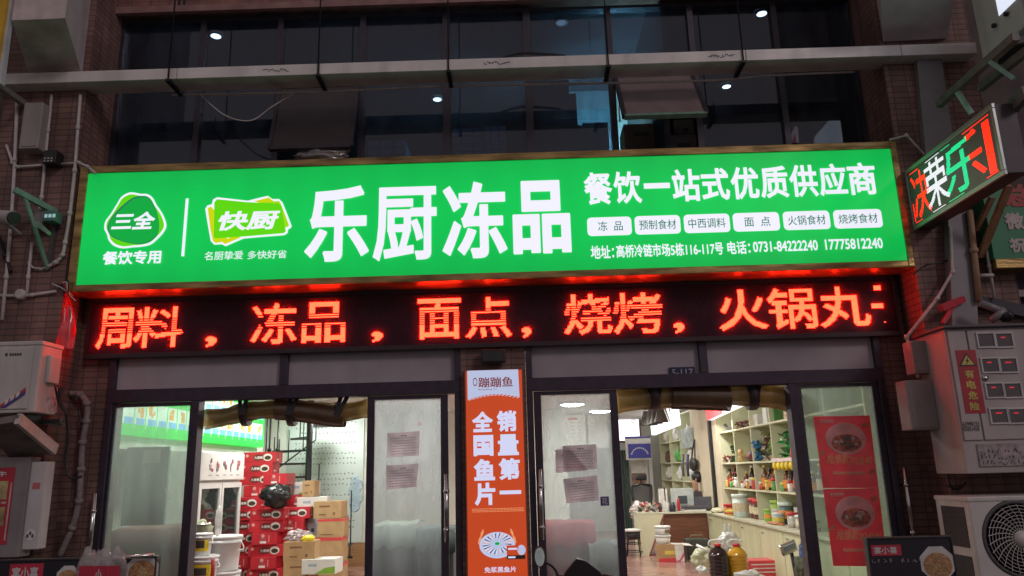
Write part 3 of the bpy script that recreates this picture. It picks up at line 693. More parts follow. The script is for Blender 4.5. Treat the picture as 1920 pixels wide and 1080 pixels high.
# ---- rolled clear strip curtains over the open doorways
STRIP = film('yellowed_strip', (.40, .28, .10), .55, .10, .22, .45, 3, .25); STRIPD = film('brown_strip', (.17, .10, .05), .35, .10, .06, .35, 5, .25)
def roll(mb, pts, rs, m, step):
    seg = 26; rings = []
    for p, r in zip(pts, rs):        # cross-section winds inwards, so the free edge of the sheet shows
        ring = []
        for k in range(seg * 2):
            a = -1.9 + 2 * math.pi * k / seg; rr = r * (1 - step * k / (seg * 2)); ring.append(mb.bm.verts.new((p.x, p.y + rr * math.cos(a), p.z + rr * math.sin(a))))
        rings.append(ring)
    mb._fin([mb.bm.faces.new((u[k], u[k + 1], v[k + 1], v[k])) for u, v in zip(rings, rings[1:]) for k in range(seg * 2 - 1)], m, True)
def curtain(px, label, sag, seed, rad=.09):
    p = [W(x, y, Y=.16) for x, y in px]; c = sum(p, Vector()) / len(p)
    t = thing('strip_curtain', label, 'strip curtain', (c.x, .16, c.z), 'rolled strip curtains over the doorways')
    mb = MB(); q = spline(p, 7); r_ = random.Random(seed)
    roll(mb, q, [rad + .006 * math.sin(i * .5 + seed) + r_.uniform(-.002, .002) for i in range(len(q))], STRIP, .16)
    mb.build('roll', t)
    i0, i1 = int(len(q) * sag[0]), int(len(q) * sag[1]); qq = q[i0:i1]; m2 = MB()      # loose outer layer, hanging lower at one end
    roll(m2, [a + Vector((0, -.02, -.035 * i / len(qq))) for i, a in enumerate(qq)], [rad + .012] * len(qq), STRIPD, .10); m2.build('outer_layer', t)
    return t, p
t, p = curtain([(383, 786), (420, 782), (455, 773), (500, 768), (545, 767), (595, 771), (640, 774), (692, 764)], 'yellow brown rolled plastic strip curtain sagging above the left doorway', (.48, .88), 1, .088)
for px in ((462, 452), (548, 547), (637, 640)):
    mb = MB(); c = W(px[0], 776, Y=.16); tp = W(px[1] + 8, 738, Y=.1)
    for s_ in (-1, 1): mb.bar((c.x + s_ * .008, .035, c.z - .02), (tp.x + s_ * .03, .06, 2.30), .035, .01, BLACK, up=(0, 1, 0))
    mb.lathe([(.108, -.03), (.112, 0), (.108, .03)], c, mat('brown_strap', (.05, .032, .028), .5), 18, (1, 0, 0)); mb.build('strap', t)
t, p = curtain([(1156, 752), (1200, 746), (1250, 742), (1300, 740), (1350, 739), (1400, 738), (1440, 742), (1482, 750)], 'brown rolled plastic strip curtain tied above the right doorway', (.30, .62), 2, .112)
for px in (1225, 1312, 1408):
    mb = MB(); c = W(px, 741, Y=.16)
    for s_ in (-1, 1): mb.bar((c.x + s_ * .02, .035, c.z - .02), (c.x + s_ * .05, .06, 2.30), .04, .01, BLACK, up=(0, 1, 0))
    mb.lathe([(.132, -.04), (.136, 0), (.132, .04)], c, M['brown_strap'], 18, (1, 0, 0)); mb.build('strap', t)

# ---- paper notices on the leaves, posters
def notice(px4, label, Y=-.012, n=7, seed=1, m=PAPER):
    q = [W(x, y, Y=Y) for x, y in px4]; c = sum(q, Vector()) / 4
    t = thing('paper_notice', label, 'notice', (c.x, Y, c.z)); MB().poly(q, m, .001).build('sheet', t)
    mb = MB(); r_ = random.Random(seed); u, v = (q[1] - q[0]), (q[3] - q[0])
    for k in range(n + 1):
        a = .1 + .8 * (k + .3) / (n + .6); e = .88 if k else .6; s0 = .1 if k else .42
        while s0 < e:
            w = r_.uniform(.02, .06); h = .02 if k else .05; w = min(w, e - s0 + .02)
            mb.face([Vector((0, -.003, 0)) + q[0] + u * a_ + v * b_ for a_, b_ in ((s0, a), (s0 + w, a), (s0 + w, a + h), (s0, a + h))], INKP); s0 += w + r_.uniform(.008, .03)
    mb.build('handwriting', t)
notice([(726, 812), (787, 808), (786, 854), (726, 858)], 'upper of two grey paper notices on the door left of the orange lightbox', seed=2)
notice([(724, 873), (785, 869), (781, 913), (724, 918)], 'lower of two grey paper notices on the door left of the orange lightbox', seed=3)
notice([(1041, 843), (1068, 842), (1104, 882), (1042, 887)], 'bare grey sheet half hidden behind the upper notice right of the orange lightbox', -.007, 1, 4)
notice([(1055, 836), (1118, 833), (1120, 879), (1057, 882)], 'upper front notice on the door right of the orange lightbox', -.012, 7, 5)
notice([(1056, 898), (1119, 891), (1124, 938), (1062, 944)], 'tilted lower notice on the door right of the orange lightbox', -.012, 7, 6)
x0, x1, z0, z1 = rect(1126, 931, 1142, 948, -.01); MB().box(x0, x1, -.008, -.006, z0, z1, mat('violet_sticker', (.10, .07, .22), .5)).textr('花', x0 + .012, x1 - .012, z0 + .01, z1 - .01, -.0095, mat('sticker_white', (.6, .6, .66), .6), .02).build('sticker', None, 'small violet sticker on the door right of the orange lightbox', 'sticker')
def red_poster(px4, label, n):
    q = [W(x, y, Y=-.012) for x, y in px4]; u, v = q[1] - q[0], q[3] - q[0]; c = sum(q, Vector()) / 4
    t = thing('red_poster', label, 'poster', (c.x, -.012, c.z), 'red food posters on the right glass')
    nx, nz = 9, 12; mb = MB()
    def P(a, b, l=0): return q[0] + u * a + v * b + (q[2] - q[1] - v) * a * b + Vector((0, -l, 0))
    for i in range(nx):
        for j in range(nz):
            f = lambda a, b: P(a, b) + Vector((0, -.0035 * (1 + noise.noise(Vector((a * 5, b * 6, n * 5.)))), 0))
            mb.face([f(i / nx, j / nz), f((i + 1) / nx, j / nz), f((i + 1) / nx, (j + 1) / nz), f(i / nx, (j + 1) / nz)], REDPOSTER, True)
    bmesh.ops.remove_doubles(mb.bm, verts=mb.bm.verts, dist=.0005); mb.build('sheet', t)
    cream = film('poster_cream', (.80, .66, .62), .5, .03); gold = film('poster_gold', (.90, .70, .42), .6, .03); food = film('poster_food', (.60, .26, .18), .5, .03, 0, .5, 40); herb = film('poster_herb', (.30, .24, .16), .5, .03, 0, .5, 60)
    def E(cx, cy, rx, ry, m, l, a0=0, a1=1, s=28):
        mb.face([P(cx + rx * math.cos(2 * math.pi * (a0 + (a1 - a0) * k / s)), cy + ry * math.sin(2 * math.pi * (a0 + (a1 - a0) * k / s)), l) for k in range(s)], m)
    mb = MB(); E(.52, .32, .36, .225, cream, .010); E(.52, .38, .27, .125, food, .0115); r_ = random.Random(n)
    for k in range(26): a = r_.uniform(0, 6.28); d = r_.uniform(0, .8); E(.52 + .25 * d * math.cos(a), .37 + .12 * d * math.sin(a), r_.uniform(.02, .06), r_.uniform(.015, .035), (herb, cream, food, herb)[k % 4], .012 + .0003 * k, s=8)
    mb.build('bowl_picture', t)
    mb = MB(); o = P(.13, .67, .013); mb.text('抢爆款!', o, P(.56, .67, .013) - o, P(.13, .53, .013) - o, gold, .02, .1); o = P(.55, .68, .013); mb.text('扣盘福', o, P(.93, .68, .013) - o, P(.55, .57, .013) - o, gold, .02, .1)
    mb.build('slogan', t)
    mb = MB(); mb.poly([P(.22, .775, .012), P(.78, .775, .012), P(.80, .795, .012), P(.78, .815, .012), P(.22, .815, .012), P(.20, .795, .012)], gold); mb.build('banner_strip', t)
    mb = MB(); a, b, c_, d = P(.08, .045, .012), P(.36, .045, .012), P(.36, .095, .012), P(.08, .095, .012)
    for e, f in ((a, b), (b, c_), (c_, d), (d, a)): mb.bar(e, f, .002, .004, cream, up=(0, 1, 0))
    for k in range(4): mb.box(P(.11 + .06 * k, .06).x, P(.155 + .06 * k, .06).x, -.026, -.0245, P(.2, .085).z, P(.2, .057).z, cream)
    mb.build('corner_mark', t)
    for cx, cy in ((.88, .12), (.9, .76), (.05, .5)): MB().poly([P(cx - .06, cy + .02, .013), P(cx + .05, cy - .03, .013), P(cx + .07, cy + .02, .013), P(cx - .04, cy + .06, .013)], mat('poster_envelope', (.60, .20, .10), .6)).build('envelope_picture', t)
red_poster([(1524.5, 781), (1630, 779), (1647, 915), (1543, 915)], 'upper red poster with a bowl picture on the right glass', 1)
red_poster([(1543, 917), (1647, 915), (1664, 1062), (1562, 1061)], 'lower red poster partly hidden by the dark noodle board', 2)

# ================================================================== LEFT HALF OF THE SHOP
# ---- lit picture menu on the left side wall
MX = -4.70
ma, mb_, zt_, zb_ = 1.0, 7.25, 2.88, 2.16
MB().box(-6.1, -4.82, .5, 7.6, 2.0, 3.42, WALLIN).build('bulkhead', B)
G = thing('menu_lightbox', 'bright green lit picture menu on the left side wall above the fridge', 'lightbox', (MX, 4.1, zb_))
MB().box(MX - .12, MX, ma, mb_, zb_, zt_, E_MGREEN).build('box', G)
mb = MB(); r_ = random.Random(9)
n = 21; w = (mb_ - ma - .16) / n
for k in range(n):
    for z0, z1 in ((zb_ + .08, zb_ + .40), (zb_ + .43, zt_ - .04)):
        y0 = ma + .08 + k * w; X = MX + .003
        f = lambda a, b, c, d, m, l: mb.face([(X + l, a, c), (X + l, b, c), (X + l, b, d), (X + l, a, d)], m)
        f(y0 + .012, y0 + w - .012, z0, z1, E_MWHITE, 0); f(y0 + .02, y0 + w - .02, z0, z0 + .05, E_MGREEN, .002); f(y0 + .05, y0 + w - .03, z0 + .05, z0 + .13, E_MBLUE, .003)
        if k % 3 != 1:
            for _ in range(5): cy, cz = y0 + r_.uniform(.08, w - .08), z0 + r_.uniform(.17, .27); s_ = r_.uniform(.02, .05); f(cy - s_, cy + s_, cz - s_ * .8, cz + s_, E_MORANGE, .002 + .0004 * _)
mb.build('dish_pictures', G)
# ---- display fridge along the left wall, doors facing the room
FX, fy0, fy1, fh = -4.02, 2.95, 4.42, 1.97
R_ = thing('display_fridge', 'white two door glass fridge with printed header left of the red cartons', 'fridge', (-4.3, 3.7, .012))
MB().box(-4.72, FX - .05, fy0, fy1, .1, fh, WHITE, .01).box(-4.68, FX - .09, fy0 + .04, fy1 - .04, .012, .1, BLACK).build('cabinet', R_)
hd = MB().box(FX - .05, FX + .015, fy0, fy1, 1.60, fh - .01, WHITE, .012).build('header', R_)
mb = MB()
for k in range(5):
    y = fy0 + .27 + k * .24
    for _ in range(6): mb.blob((FX + .018, y + random.uniform(-.05, .05), 1.80 + random.uniform(-.07, .06)), (.002, random.uniform(.015, .04), random.uniform(.02, .05)), mat('printed_red', (.42, .08, .07), .5) if _ % 2 else mat('printed_grey', (.2, .18, .2), .5), k + _, .2, 2, 1)
    mb.box(FX + .0155, FX + .017, y - .05, y + .05, 1.665, 1.672, INK)
mb.build('printed_header', hd)
for a, b in ((fy0 + .02, (fy0 + fy1) / 2 - .01), ((fy0 + fy1) / 2 + .01, fy1 - .02)):
    mb = MB(); x0, x1 = FX - .045, FX
    for q in ((a, a + .06, .14, 1.57), (b - .06, b, .14, 1.57), (a + .06, b - .06, 1.50, 1.57), (a + .06, b - .06, .14, .21)): mb.box(x0, x1, *q, WHITE, .004)
    d = mb.build('fridge_door', R_)
    MB().box(FX - .03, FX - .024, a + .06, b - .06, .21, 1.50, glass('fridge_glass', (.45, .5, .5), .10, .06, (.5, .55, .55))).build('pane', d)
mb = MB()
for z in (.55, .9, 1.2):
    mb.box(-4.66, FX - .055, fy0 + .06, fy1 - .06, z, z + .012, STEEL)
mb.build('wire_shelf', R_)
MB().box(-4.715, FX - .06, fy0 + .02, fy1 - .02, .2, 1.56, mat('fridge_liner', (.30, .33, .33), .6)).bm.free()
# ---- red cartons: one prototype, then copies
def carton(name, label, cat, sx, sy, sz, m, deco, group=None):
    t = thing(name, label, cat, (0, 0, 0), group)
    mb = MB(); mb.box(-sx / 2, sx / 2, -sy / 2, sy / 2, 0, sz, m, .004); mb.build('box', t)
    deco(t, sx, sy, sz); return t
LBLW = mat('label_white', (.72, .70, .66), .5); TAPE = mat('carton_tape', (.40, .28, .16), .3); BEAN = mat('dark_food_print', (.06, .04, .02), .6, 0, .6, 60)
def deco_red(t, sx, sy, sz):
    y = -sy / 2 - .002
    mb = MB(); mb.disc((sx * .26, y, sz * .5), .072, .055, LBLW, seg=20); mb.disc((sx * .26 + .004, y - .0015, sz * .46), .05, .032, BEAN, seg=16); mb.build('dish_print', t)
    mb = MB(); mb.disc((-sx * .02, y, sz * .5), .085, .05, mat('print_brown', (.14, .02, .015), .5), seg=14); mb.textr('九春美', -sx * .02 - .065, -sx * .02 + .065, sz * .36, sz * .62, y - .002, LBLW, .04); mb.build('lettering', t)
    mb = MB(); mb.disc((-sx * .38, y, sz * .66), .024, .024, mat('print_pink', (.66, .35, .32), .5), seg=12); x = sx / 2 + .002
    mb.face([(x, -sy * .3, sz * .2), (x, 0, sz * .2), (x, 0, sz * .34), (x, -sy * .3, sz * .34)], LBLW); mb.face([(x, sy * .1, sz * .15), (x, sy * .16, sz * .15), (x, sy * .16, sz * .85), (x, sy * .1, sz * .85)], M['print_pink']); mb.build('end_print', t)
def deco_end(t, sx, sy, sz):
    y = -sy / 2 - .002
    mb = MB(); mb.disc((-.02, y, sz * .74), .025, .025, M['print_pink'], seg=12); mb.box(-.06, .03, y, y + .0015, sz * .12, sz * .30, LBLW); mb.box(-.06, .03, y, y + .0015, sz * .36, sz * .58, mat('print_dull', (.42, .07, .08), .5))
    for k in range(5): mb.box(.06, .075, y, y + .0015, sz * (.2 + .12 * k), sz * (.28 + .12 * k), M['print_pink'])
    mb.build('end_print', t)
RG = 'red printed cartons stacked in the left half'
protoA = carton('red_carton', 'red', 'carton', .50, .34, .165, REDC, deco_red, RG)
protoB = carton('red_carton', 'red', 'carton', .36, .48, .165, REDC, deco_end, RG)
used = {}
def place(proto, kk, x, y, z, rz, label):
    if kk not in used: used[kk] = 1; proto.location = (x, y, z); proto.rotation_euler.z = rz; proto['label'] = label; return proto
    return dup(proto, (x, y, z), rz, label)
r_ = random.Random(11); H = .1665
Xc = lambda px, Y: W(px, 960, Y=Y).x
def col(px, Y, n, base, what, pat, jit=.012):
    for k in range(n):
        e = pat[k % len(pat)]
        n_ = ORD[k + 1]
        place(protoA if e == 'a' else protoB, e, Xc(px, Y) + r_.uniform(-jit, jit), Y + r_.uniform(-jit, jit), base + k * H, r_.uniform(-.03, .03) + .04, f'{n_} red carton from the floor in the {what}')
col(507, 5.0, 7, .013, 'front stack', 'aababaa')
col(462, 5.15, 8, .013, 'stack beside the fridge', 'aabaaaaa')
col(487, 5.42, 9, .013, 'tall rear stack', 'abaaabaab')
for k, (px, z, e, w_) in enumerate(((522, 1.515, 'b', 'red carton end on, above the black bag to its right'), (484, 1.515, 'a', 'red carton with dish print, third from top of the tall stack'), (484, 1.68, 'a', 'red carton with dish print, second from top of the tall stack'), (489, 1.845, 'a', 'topmost red carton of all below the green menu'))):
    place(protoA if e == 'a' else protoB, e, Xc(px, 5.42), 5.42 + r_.uniform(-.02, .02), z, r_.uniform(-.05, .05), w_)
col(556, 5.3, 7, .013, 'stack right of the front one', 'bbabbba')
col(566, 5.75, 8, .013, 'stack behind the kraft cartons', 'abbabbab')
# ---- other cartons
def deco_kraft(t, sx, sy, sz):
    y = -sy / 2 - .002; mb = MB()
    mb.box(-sx * .3, sx * .1, y, y + .0015, sz * .66, sz * .76, mat('kraft_print', (.20, .10, .05), .6)).box(-sx * .3, -sx * .05, y, y + .0015, sz * .2, sz * .27, M['kraft_print']).box(sx * .2, sx * .28, y, y + .0015, sz * .2, sz * .36, M['kraft_print'])
    mb.build('print', t)
def deco_band(t, sx, sy, sz):
    mb = MB(); mb.box(-sx / 2 - .002, sx / 2 + .002, -sy / 2 - .002, sy / 2 + .002, sz * .86, sz * .985, REDC2).build('red_band', t)
    y = -sy / 2 - .002; mb = MB(); mb.box(-sx * .38, sx * .1, y, y + .0015, sz * .1, sz * .16, M['kraft_print']); mb.build('print', t)
KG = 'brown kraft cartons stacked right of the red ones'
k1 = carton('kraft_carton', '', 'carton', .42, .36, .25, KRAFT, deco_kraft, KG)
k2 = carton('kraft_carton', '', 'carton', .40, .36, .36, KRAFT, deco_band, KG)
k3 = carton('kraft_carton', '', 'carton', .40, .36, .26, KRAFT, deco_band, KG)
Yk = 5.3
place(k2, 'k2', Xc(626, Yk), Yk, .013, .03, 'red banded kraft carton at the foot of the tall kraft stack')
place(k2, 'k2', Xc(624, Yk), Yk, .375, -.02, 'tall red banded kraft carton, second from the floor of its stack')
place(k3, 'k3', Xc(626, Yk), Yk, .737, .03, 'low red banded kraft carton just under the plain topmost one')
place(k1, 'k1', Xc(620, Yk), Yk, 1.0, -.03, 'plain kraft carton on top of the tall kraft stack')
Yk = 4.2
place(k1, 'k1', Xc(570, Yk), Yk, .013, .06, 'kraft carton at the bottom of the low stack before the red cartons')
place(k1, 'k1', Xc(570, Yk), Yk, .265, .08, 'kraft carton in the middle of the low stack before the red cartons')
place(k1, 'k1', Xc(569, Yk), Yk, .517, .05, 'open topped kraft carton on the low stack, yellow packet on it')
def deco_green(t, sx, sy, sz):
    y = -sy / 2 - .002; mb = MB(); mb.poly([(-sx * .1, y, sz * .03), (sx * .5, y, sz * .03), (sx * .5, y, sz * .5), (sx * .2, y, sz * .42)], mat('print_green', (.22, .45, .05), .5), .001); mb.box(-sx * .3, -sx * .05, y, y + .0015, sz * .5, sz * .7, mat('print_blue_grey', (.35, .45, .5), .5)); mb.build('print', t)
def deco_blue(t, sx, sy, sz):
    y = -sy / 2 - .002; mb = MB(); mb.box(-sx * .45, sx * .1, y, y + .0015, sz * .1, sz * .5, M['print_blue_grey']).box(sx * .15, sx * .3, y, y + .0015, sz * .55, sz * .8, mat('print_dark', (.08, .1, .14), .5)); mb.build('print', t)
g1 = carton('white_carton', '', 'carton', .46, .34, .19, mat('white_board', (.66, .68, .64), .6, 0, .06), deco_green, 'white and pale blue cartons')
b1 = carton('pale_blue_carton', '', 'carton', .32, .34, .22, mat('pale_blue_board', (.48, .58, .64), .6, 0, .08), deco_blue, 'white and pale blue cartons')
Yk = 5.75
place(g1, 'g', Xc(566, Yk), 5.8, 1.35, .0, 'white carton with green print lying on top of the rear red stack')
for k in range(5): place(b1, 'b1', Xc(585, Yk - .2), Yk - .25, .013 + .222 * k, .04 * (k % 2), f'pale blue carton, {ORD[k + 1]} from the floor of its stack')
place(g1, 'g', Xc(589, 5.5), 5.5, 1.125, .05, 'white carton with green print on the pale blue stack')
place(carton('kraft_carton', '', 'carton', .19, .30, .24, KRAFT, deco_kraft, KG), 'k4', Xc(583, 5.55), 5.5, 1.32, .02, 'small kraft carton above the white and pale blue stack')
place(g1, 'g', Xc(606, 4.1), 4.15, .35, -.08, 'white and green carton between the two kraft stacks')
MB().blob((Xc(517, 4.78), 4.74, 1.36), (.20, .14, .17), film('black_bag', (.012, .015, .016), .1, .07, 0, .3, 8, .35), 4, .5, 1.5, 4, None, True, .32).build('black_bag', None, 'black plastic bag slumped on the red cartons', 'bag')
MB().blob((Xc(562, 4.2), 4.2, .83), (.19, .13, .085), film('pink_wrap', (.75, .55, .58), .4, .25, .15, .5, 9), 8, .5, 3.2, 4, None, True, .4).build('plastic_bag', None, 'crumpled pinkish clear bag on the low kraft stack', 'bag')
MB().blob((Xc(580, 4.08), 4.08, .80), (.09, .05, .05), mat('yellow_pack', (.78, .66, .03), .4), 3, .25, 2.5, 3).build('yellow_packet', None, 'small yellow packet beside the crumpled bag on kraft carton', 'packet')
# ---- buckets by the left doorway
def bucket(x, y, z, r, h, label, lab=None, lid=True):
    t = thing('white_bucket', label, 'bucket', (x, y, z), 'white plastic buckets by the left doorway')
    MB().lathe([(r * .84, 0), (r * .86, .01), (r * .97, h * .8), (r * 1.03, h * .80), (r * 1.03, h * .84), (r, h * .84), (r * 1.02, h * .93)], (x, y, z), WHITE, 28).build('tub', t)
    if lid: MB().lathe([(r * 1.07, h * .92), (r * 1.08, h), (r * 1.0, h + .004), (r * .98, h - .008), (.01, h - .008)], (x, y, z), WHITE, 28).build('lid', t)
    mb = MB(); q = spline([(x + r * 1.03, y - .02, z + h * .82), (x + r * 1.22, y - .04, z + h * .74), (x + r * 1.3, y - .05, z + h * .62), (x + r * 1.05, y - .1, z + h * .60)], 6); mb.tube(q, .006, WHITE, 6); mb.build('handle', t)
    if lab:
        mb = MB(); seg = 12
        for k in range(seg):
            a0, a1 = [math.radians(-150 + 120 * q / seg) for q in (k, k + 1)]; z0, z1 = z + h * .22, z + h * .72; R0 = r * .905 + .004; R1 = r * .955 + .004
            mb.face([(x + R0 * math.cos(a0), y + R0 * math.sin(a0), z0), (x + R0 * math.cos(a1), y + R0 * math.sin(a1), z0), (x + R1 * math.cos(a1), y + R1 * math.sin(a1), z1), (x + R1 * math.cos(a0), y + R1 * math.sin(a0), z1)], lab)
            if 2 < k < 9: mb.face([(x + (R0 + .004) * math.cos(a0), y + (R0 + .004) * math.sin(a0), z0 + .03), (x + (R0 + .004) * math.cos(a1), y + (R0 + .004) * math.sin(a1), z0 + .03), (x + (R0 + .008) * math.cos(a1), y + (R0 + .008) * math.sin(a1), z0 + .1), (x + (R0 + .008) * math.cos(a0), y + (R0 + .008) * math.sin(a0), z0 + .1)], INK)
        mb.build('paper_label', t)
    return t
yl = mat('yellow_label', (.78, .58, .03), .5, 0, .2, 20)
Yb = 1.5; c = W(421, 1030, Y=Yb)
for k, w_ in enumerate(('bottom', 'middle', 'top')): bucket(c.x, Yb, .013 + .345 * k, .165, .34, f'plain white bucket at the {w_} of the stack of three')
c = W(386, 1030, Y=1.2)
bucket(c.x, 1.2, .013, .125, .30, 'white bucket on the floor under the yellow labelled buckets', yl)
bucket(c.x, 1.2, .315, .125, .30, 'white bucket under the yellow labelled ones by the left jamb', None)
bucket(c.x, 1.2, .617, .125, .26, 'lower bucket with yellow label beside the left door jamb', yl)
bucket(c.x - .03, 1.2, .88, .085, .21, 'small topmost tub with yellow label beside the left door jamb', yl)
MB().tube(spline([(c.x + .16, 1.0, .70), (c.x + .17, .98, .78), (c.x + .155, 1.0, .86)], 4), [.055, .045, .012] if False else [.055] * 9 if False else .02, mat('bag_red', (.5, .05, .06), .4), 8).build('packet', None, 'slim red packet in front of the white buckets', 'packet')
mb = MB(); c2 = W(409, 985, Y=1.5)
mb.blob((c2.x, 1.5, 1.18), (.035, .035, .16), film('clear_wrap', (.75, .72, .70), .4, .3, .35, .2, 12), 5, .3, 3, 3, None, True, .3).build('wrapped_bottle', None, 'clear wrapped bottle standing on the stack of white buckets', 'bottle')
mb = MB(); mb.blob((c2.x - .20, 1.62, 1.10), (.10, .08, .10), film('pale_green_wrap', (.66, .72, .50), .5, .2, .25, .25, 8), 6, .4, 2.6, 3, None, True, .3).build('cabbage_bag', None, 'pale green bag behind the small yellow labelled tub', 'bag')
# ---- text wall, wainscot, spiral stair
YB = 7.9
MB().box(-6.0, -2.95, YB, YB + .1, .012, 3.42, WALLIN).build('partition_wall', B)
MB().box(-6.0, -2.955, YB - .03, YB, .012, .42, mat('wood_wainscot', (.36, .20, .09), .5, 0, .25, 6, stretch=(.6, 1, 6))).build('wainscot', B)
x0, x1, z0, z1 = rect(536, 740, 681, 1023, YB - .03)
WP = thing('text_panel', 'tall pale green wall panel printed with rows of small Chinese text', 'wall panel', ((x0 + x1) / 2, YB - .02, .42))
MB().box(x0, x1, YB - .02, YB, .43, 2.88, mat('panel_print', (.56, .66, .62), .5, 0, .12, 1.5)).build('panel', WP)
mb = MB(); r_ = random.Random(21); tm = mat('panel_text', (.10, .12, .13), .6)
for k in range(23):
    z = 2.78 - k * .095; x = x0 + .15 + (0 if k % 4 else .1); e = x1 - .16 - (0 if k % 4 != 3 else r_.uniform(.3, .9))
    if k % 6 == 5: continue
    while x < e:
        g = .042
        for _ in range(3): a, b = r_.uniform(0, g * .5), r_.uniform(0, g * .8); mb.face([(x + a, YB - .0225 - _ * .0005, z + b), (x + a + g * .5, YB - .0225 - _ * .0005, z + b), (x + a + g * .5, YB - .0225 - _ * .0005, z + b + .009), (x + a, YB - .0225 - _ * .0005, z + b + .009)], tm)
        x += .07
o_ = mb.build('printed_text', WP)
mb = MB()
for k in range(9): c = W(668 + r_.uniform(-6, 8), 905 + k * 5 + r_.uniform(-3, 3), Y=YB - .024); mb.blob((c.x, YB - .02, c.z), (r_.uniform(.08, .12), .0008, r_.uniform(.10, .16)), mat('ink_wash_blue', (.40, .54, .62), .6, 0, .2, 6), k, .15, 2, 2)
mb.build('ink_wash', WP)
SP = thing('spiral_stair', 'black steel spiral stair in front of the printed text panel', 'staircase', (W(579, 860, Y=6.7).x, 6.7, .012))
px_, py_ = W(579, 860, Y=6.7).x, 6.7
MB().tube([(px_, py_, .012), (px_, py_, 2.92)], .055, BLACKM, 12).build('column', SP)
nst = 11
for k in range(nst):
    a = math.radians(225 - k * 30 + 150); z = .25 + k * .225; rr = .78; a1 = a + math.radians(26)
    mb = MB(); pts = [(px_ + .05 * math.cos(a), py_ + .05 * math.sin(a), z), (px_ + rr * math.cos(a), py_ + rr * math.sin(a), z), (px_ + rr * math.cos((a + a1) / 2), py_ + rr * math.sin((a + a1) / 2), z), (px_ + rr * math.cos(a1), py_ + rr * math.sin(a1), z), (px_ + .05 * math.cos(a1), py_ + .05 * math.sin(a1), z)]
    mb.poly(pts, BLACKM, .035, (0, 0, 1)); q = Vector(pts[2]); mb.tube([q + Vector((-.02 * math.cos(a), -.02 * math.sin(a), 0)), q + Vector((-.02 * math.cos(a), -.02 * math.sin(a), .9 if k % 2 else .24))], .011, BLACKM, 6)
    mb.build('tread', SP)
mb = MB(); q0, q1 = W(512, 885, Y=6.1), W(592, 825, Y=6.1); mb.tube([q0, q1], .012, BLACKM, 6)
for f_ in (.0, .35, .7, 1.0): q = q0.lerp(q1, f_); mb.tube([q, q + Vector((0, 0, .5))], .009, BLACKM, 6)
mb.build('handrail', SP)
for px in (507, 522):
    x = W(px, 800, Y=7.0).x
    MB().tube([(x, 7.0, .012), (x, 7.0, 3.42)], .017, BLACKM, 8).lathe([(.03, -.03), (.04, 0), (.03, .03)], (x, 7.0, 2.1), BLACKM, 10).build('baluster', None, ('left' if px == 507 else 'right') + ' one of two thin black posts beside the green menu', 'post', 'black posts by the stair')
# ---- covered chest freezers seen through the hazy leaves
def freezer(pxa, pxb, ytop, Y, m, mc, label):
    a, b = W(pxa, ytop, Y=Y), W(pxb, ytop, Y=Y); t = thing('chest_freezer', label, 'freezer', ((a.x + b.x) / 2, Y, .012))
    MB().box(a.x, b.x, Y, Y + .7, .012, a.z - .1, m, .02).build('body', t)
    mb = MB(); n = 16; g = lambda i, j: (a.x - .02 + (b.x - a.x + .04) * i / n, Y - .02 + .74 * j / 4, a.z - .03 + .03 * noise.noise(Vector((i * .5, j * .9, a.x))) + (.02 if 0 < j < 4 else 0))
    for i in range(n):
        for j in range(4): mb.face([g(i, j), g(i + 1, j), g(i + 1, j + 1), g(i, j + 1)], mc, True)
        e0, e1 = Vector(g(i, 0)), Vector(g(i + 1, 0)); mb.face([e0 + Vector((0, -.01, -.2 - .02 * math.sin(i))), e1 + Vector((0, -.01, -.2 - .02 * math.sin(i + 1))), e1, e0], mc, True)
    bmesh.ops.remove_doubles(mb.bm, verts=mb.bm.verts, dist=.001); mb.build('cover', t); return t
freezer(700, 776, 982, 1.1, mat('freezer_grey', (.12, .12, .12), .5), mat('quilt_pale', (.24, .28, .235), .8, 0, .2, 5), 'chest freezer under a pale green cover behind the left hazy door')
freezer(784, 850, 990, 1.0, mat('freezer_dark', (.10, .13, .13), .5), mat('quilt_dark', (.05, .075, .07), .8, 0, .2, 5), 'chest freezer under a dark green cover behind the left hazy door')
freezer(1018, 1112, 980, 1.2, mat('freezer_red', (.16, .03, .035), .5), mat('quilt_red', (.24, .025, .035), .8, 0, .2, 5), 'chest freezer under a dark red cover behind the right hazy door')
freezer(1108, 1160, 1018, 1.05, M['freezer_dark'], mat('quilt_grey', (.11, .115, .11), .8, 0, .2, 5), 'low freezer under a grey cover beside the dark red one')
freezer(214, 345, 990, 1.0, M['freezer_red'], mat('quilt_brown', (.14, .06, .06), .8, 0, .2, 5), 'chest freezer under a dark brown cover behind the left filmed glass')
x0, x1, z0, z1 = rect(232, 838, 312, 985, .9); MB().box(x0, x1, .9, .94, z0, z1, mat('grey_board', (.30, .30, .31), .6, 0, .1, 4), .004).box(x1 - .25, x1 - .08, .894, .899, z1 - .16, z1 - .03, LBLW).build('grey_board', None, 'grey board leaning on the freezer behind the left filmed glass', 'board')
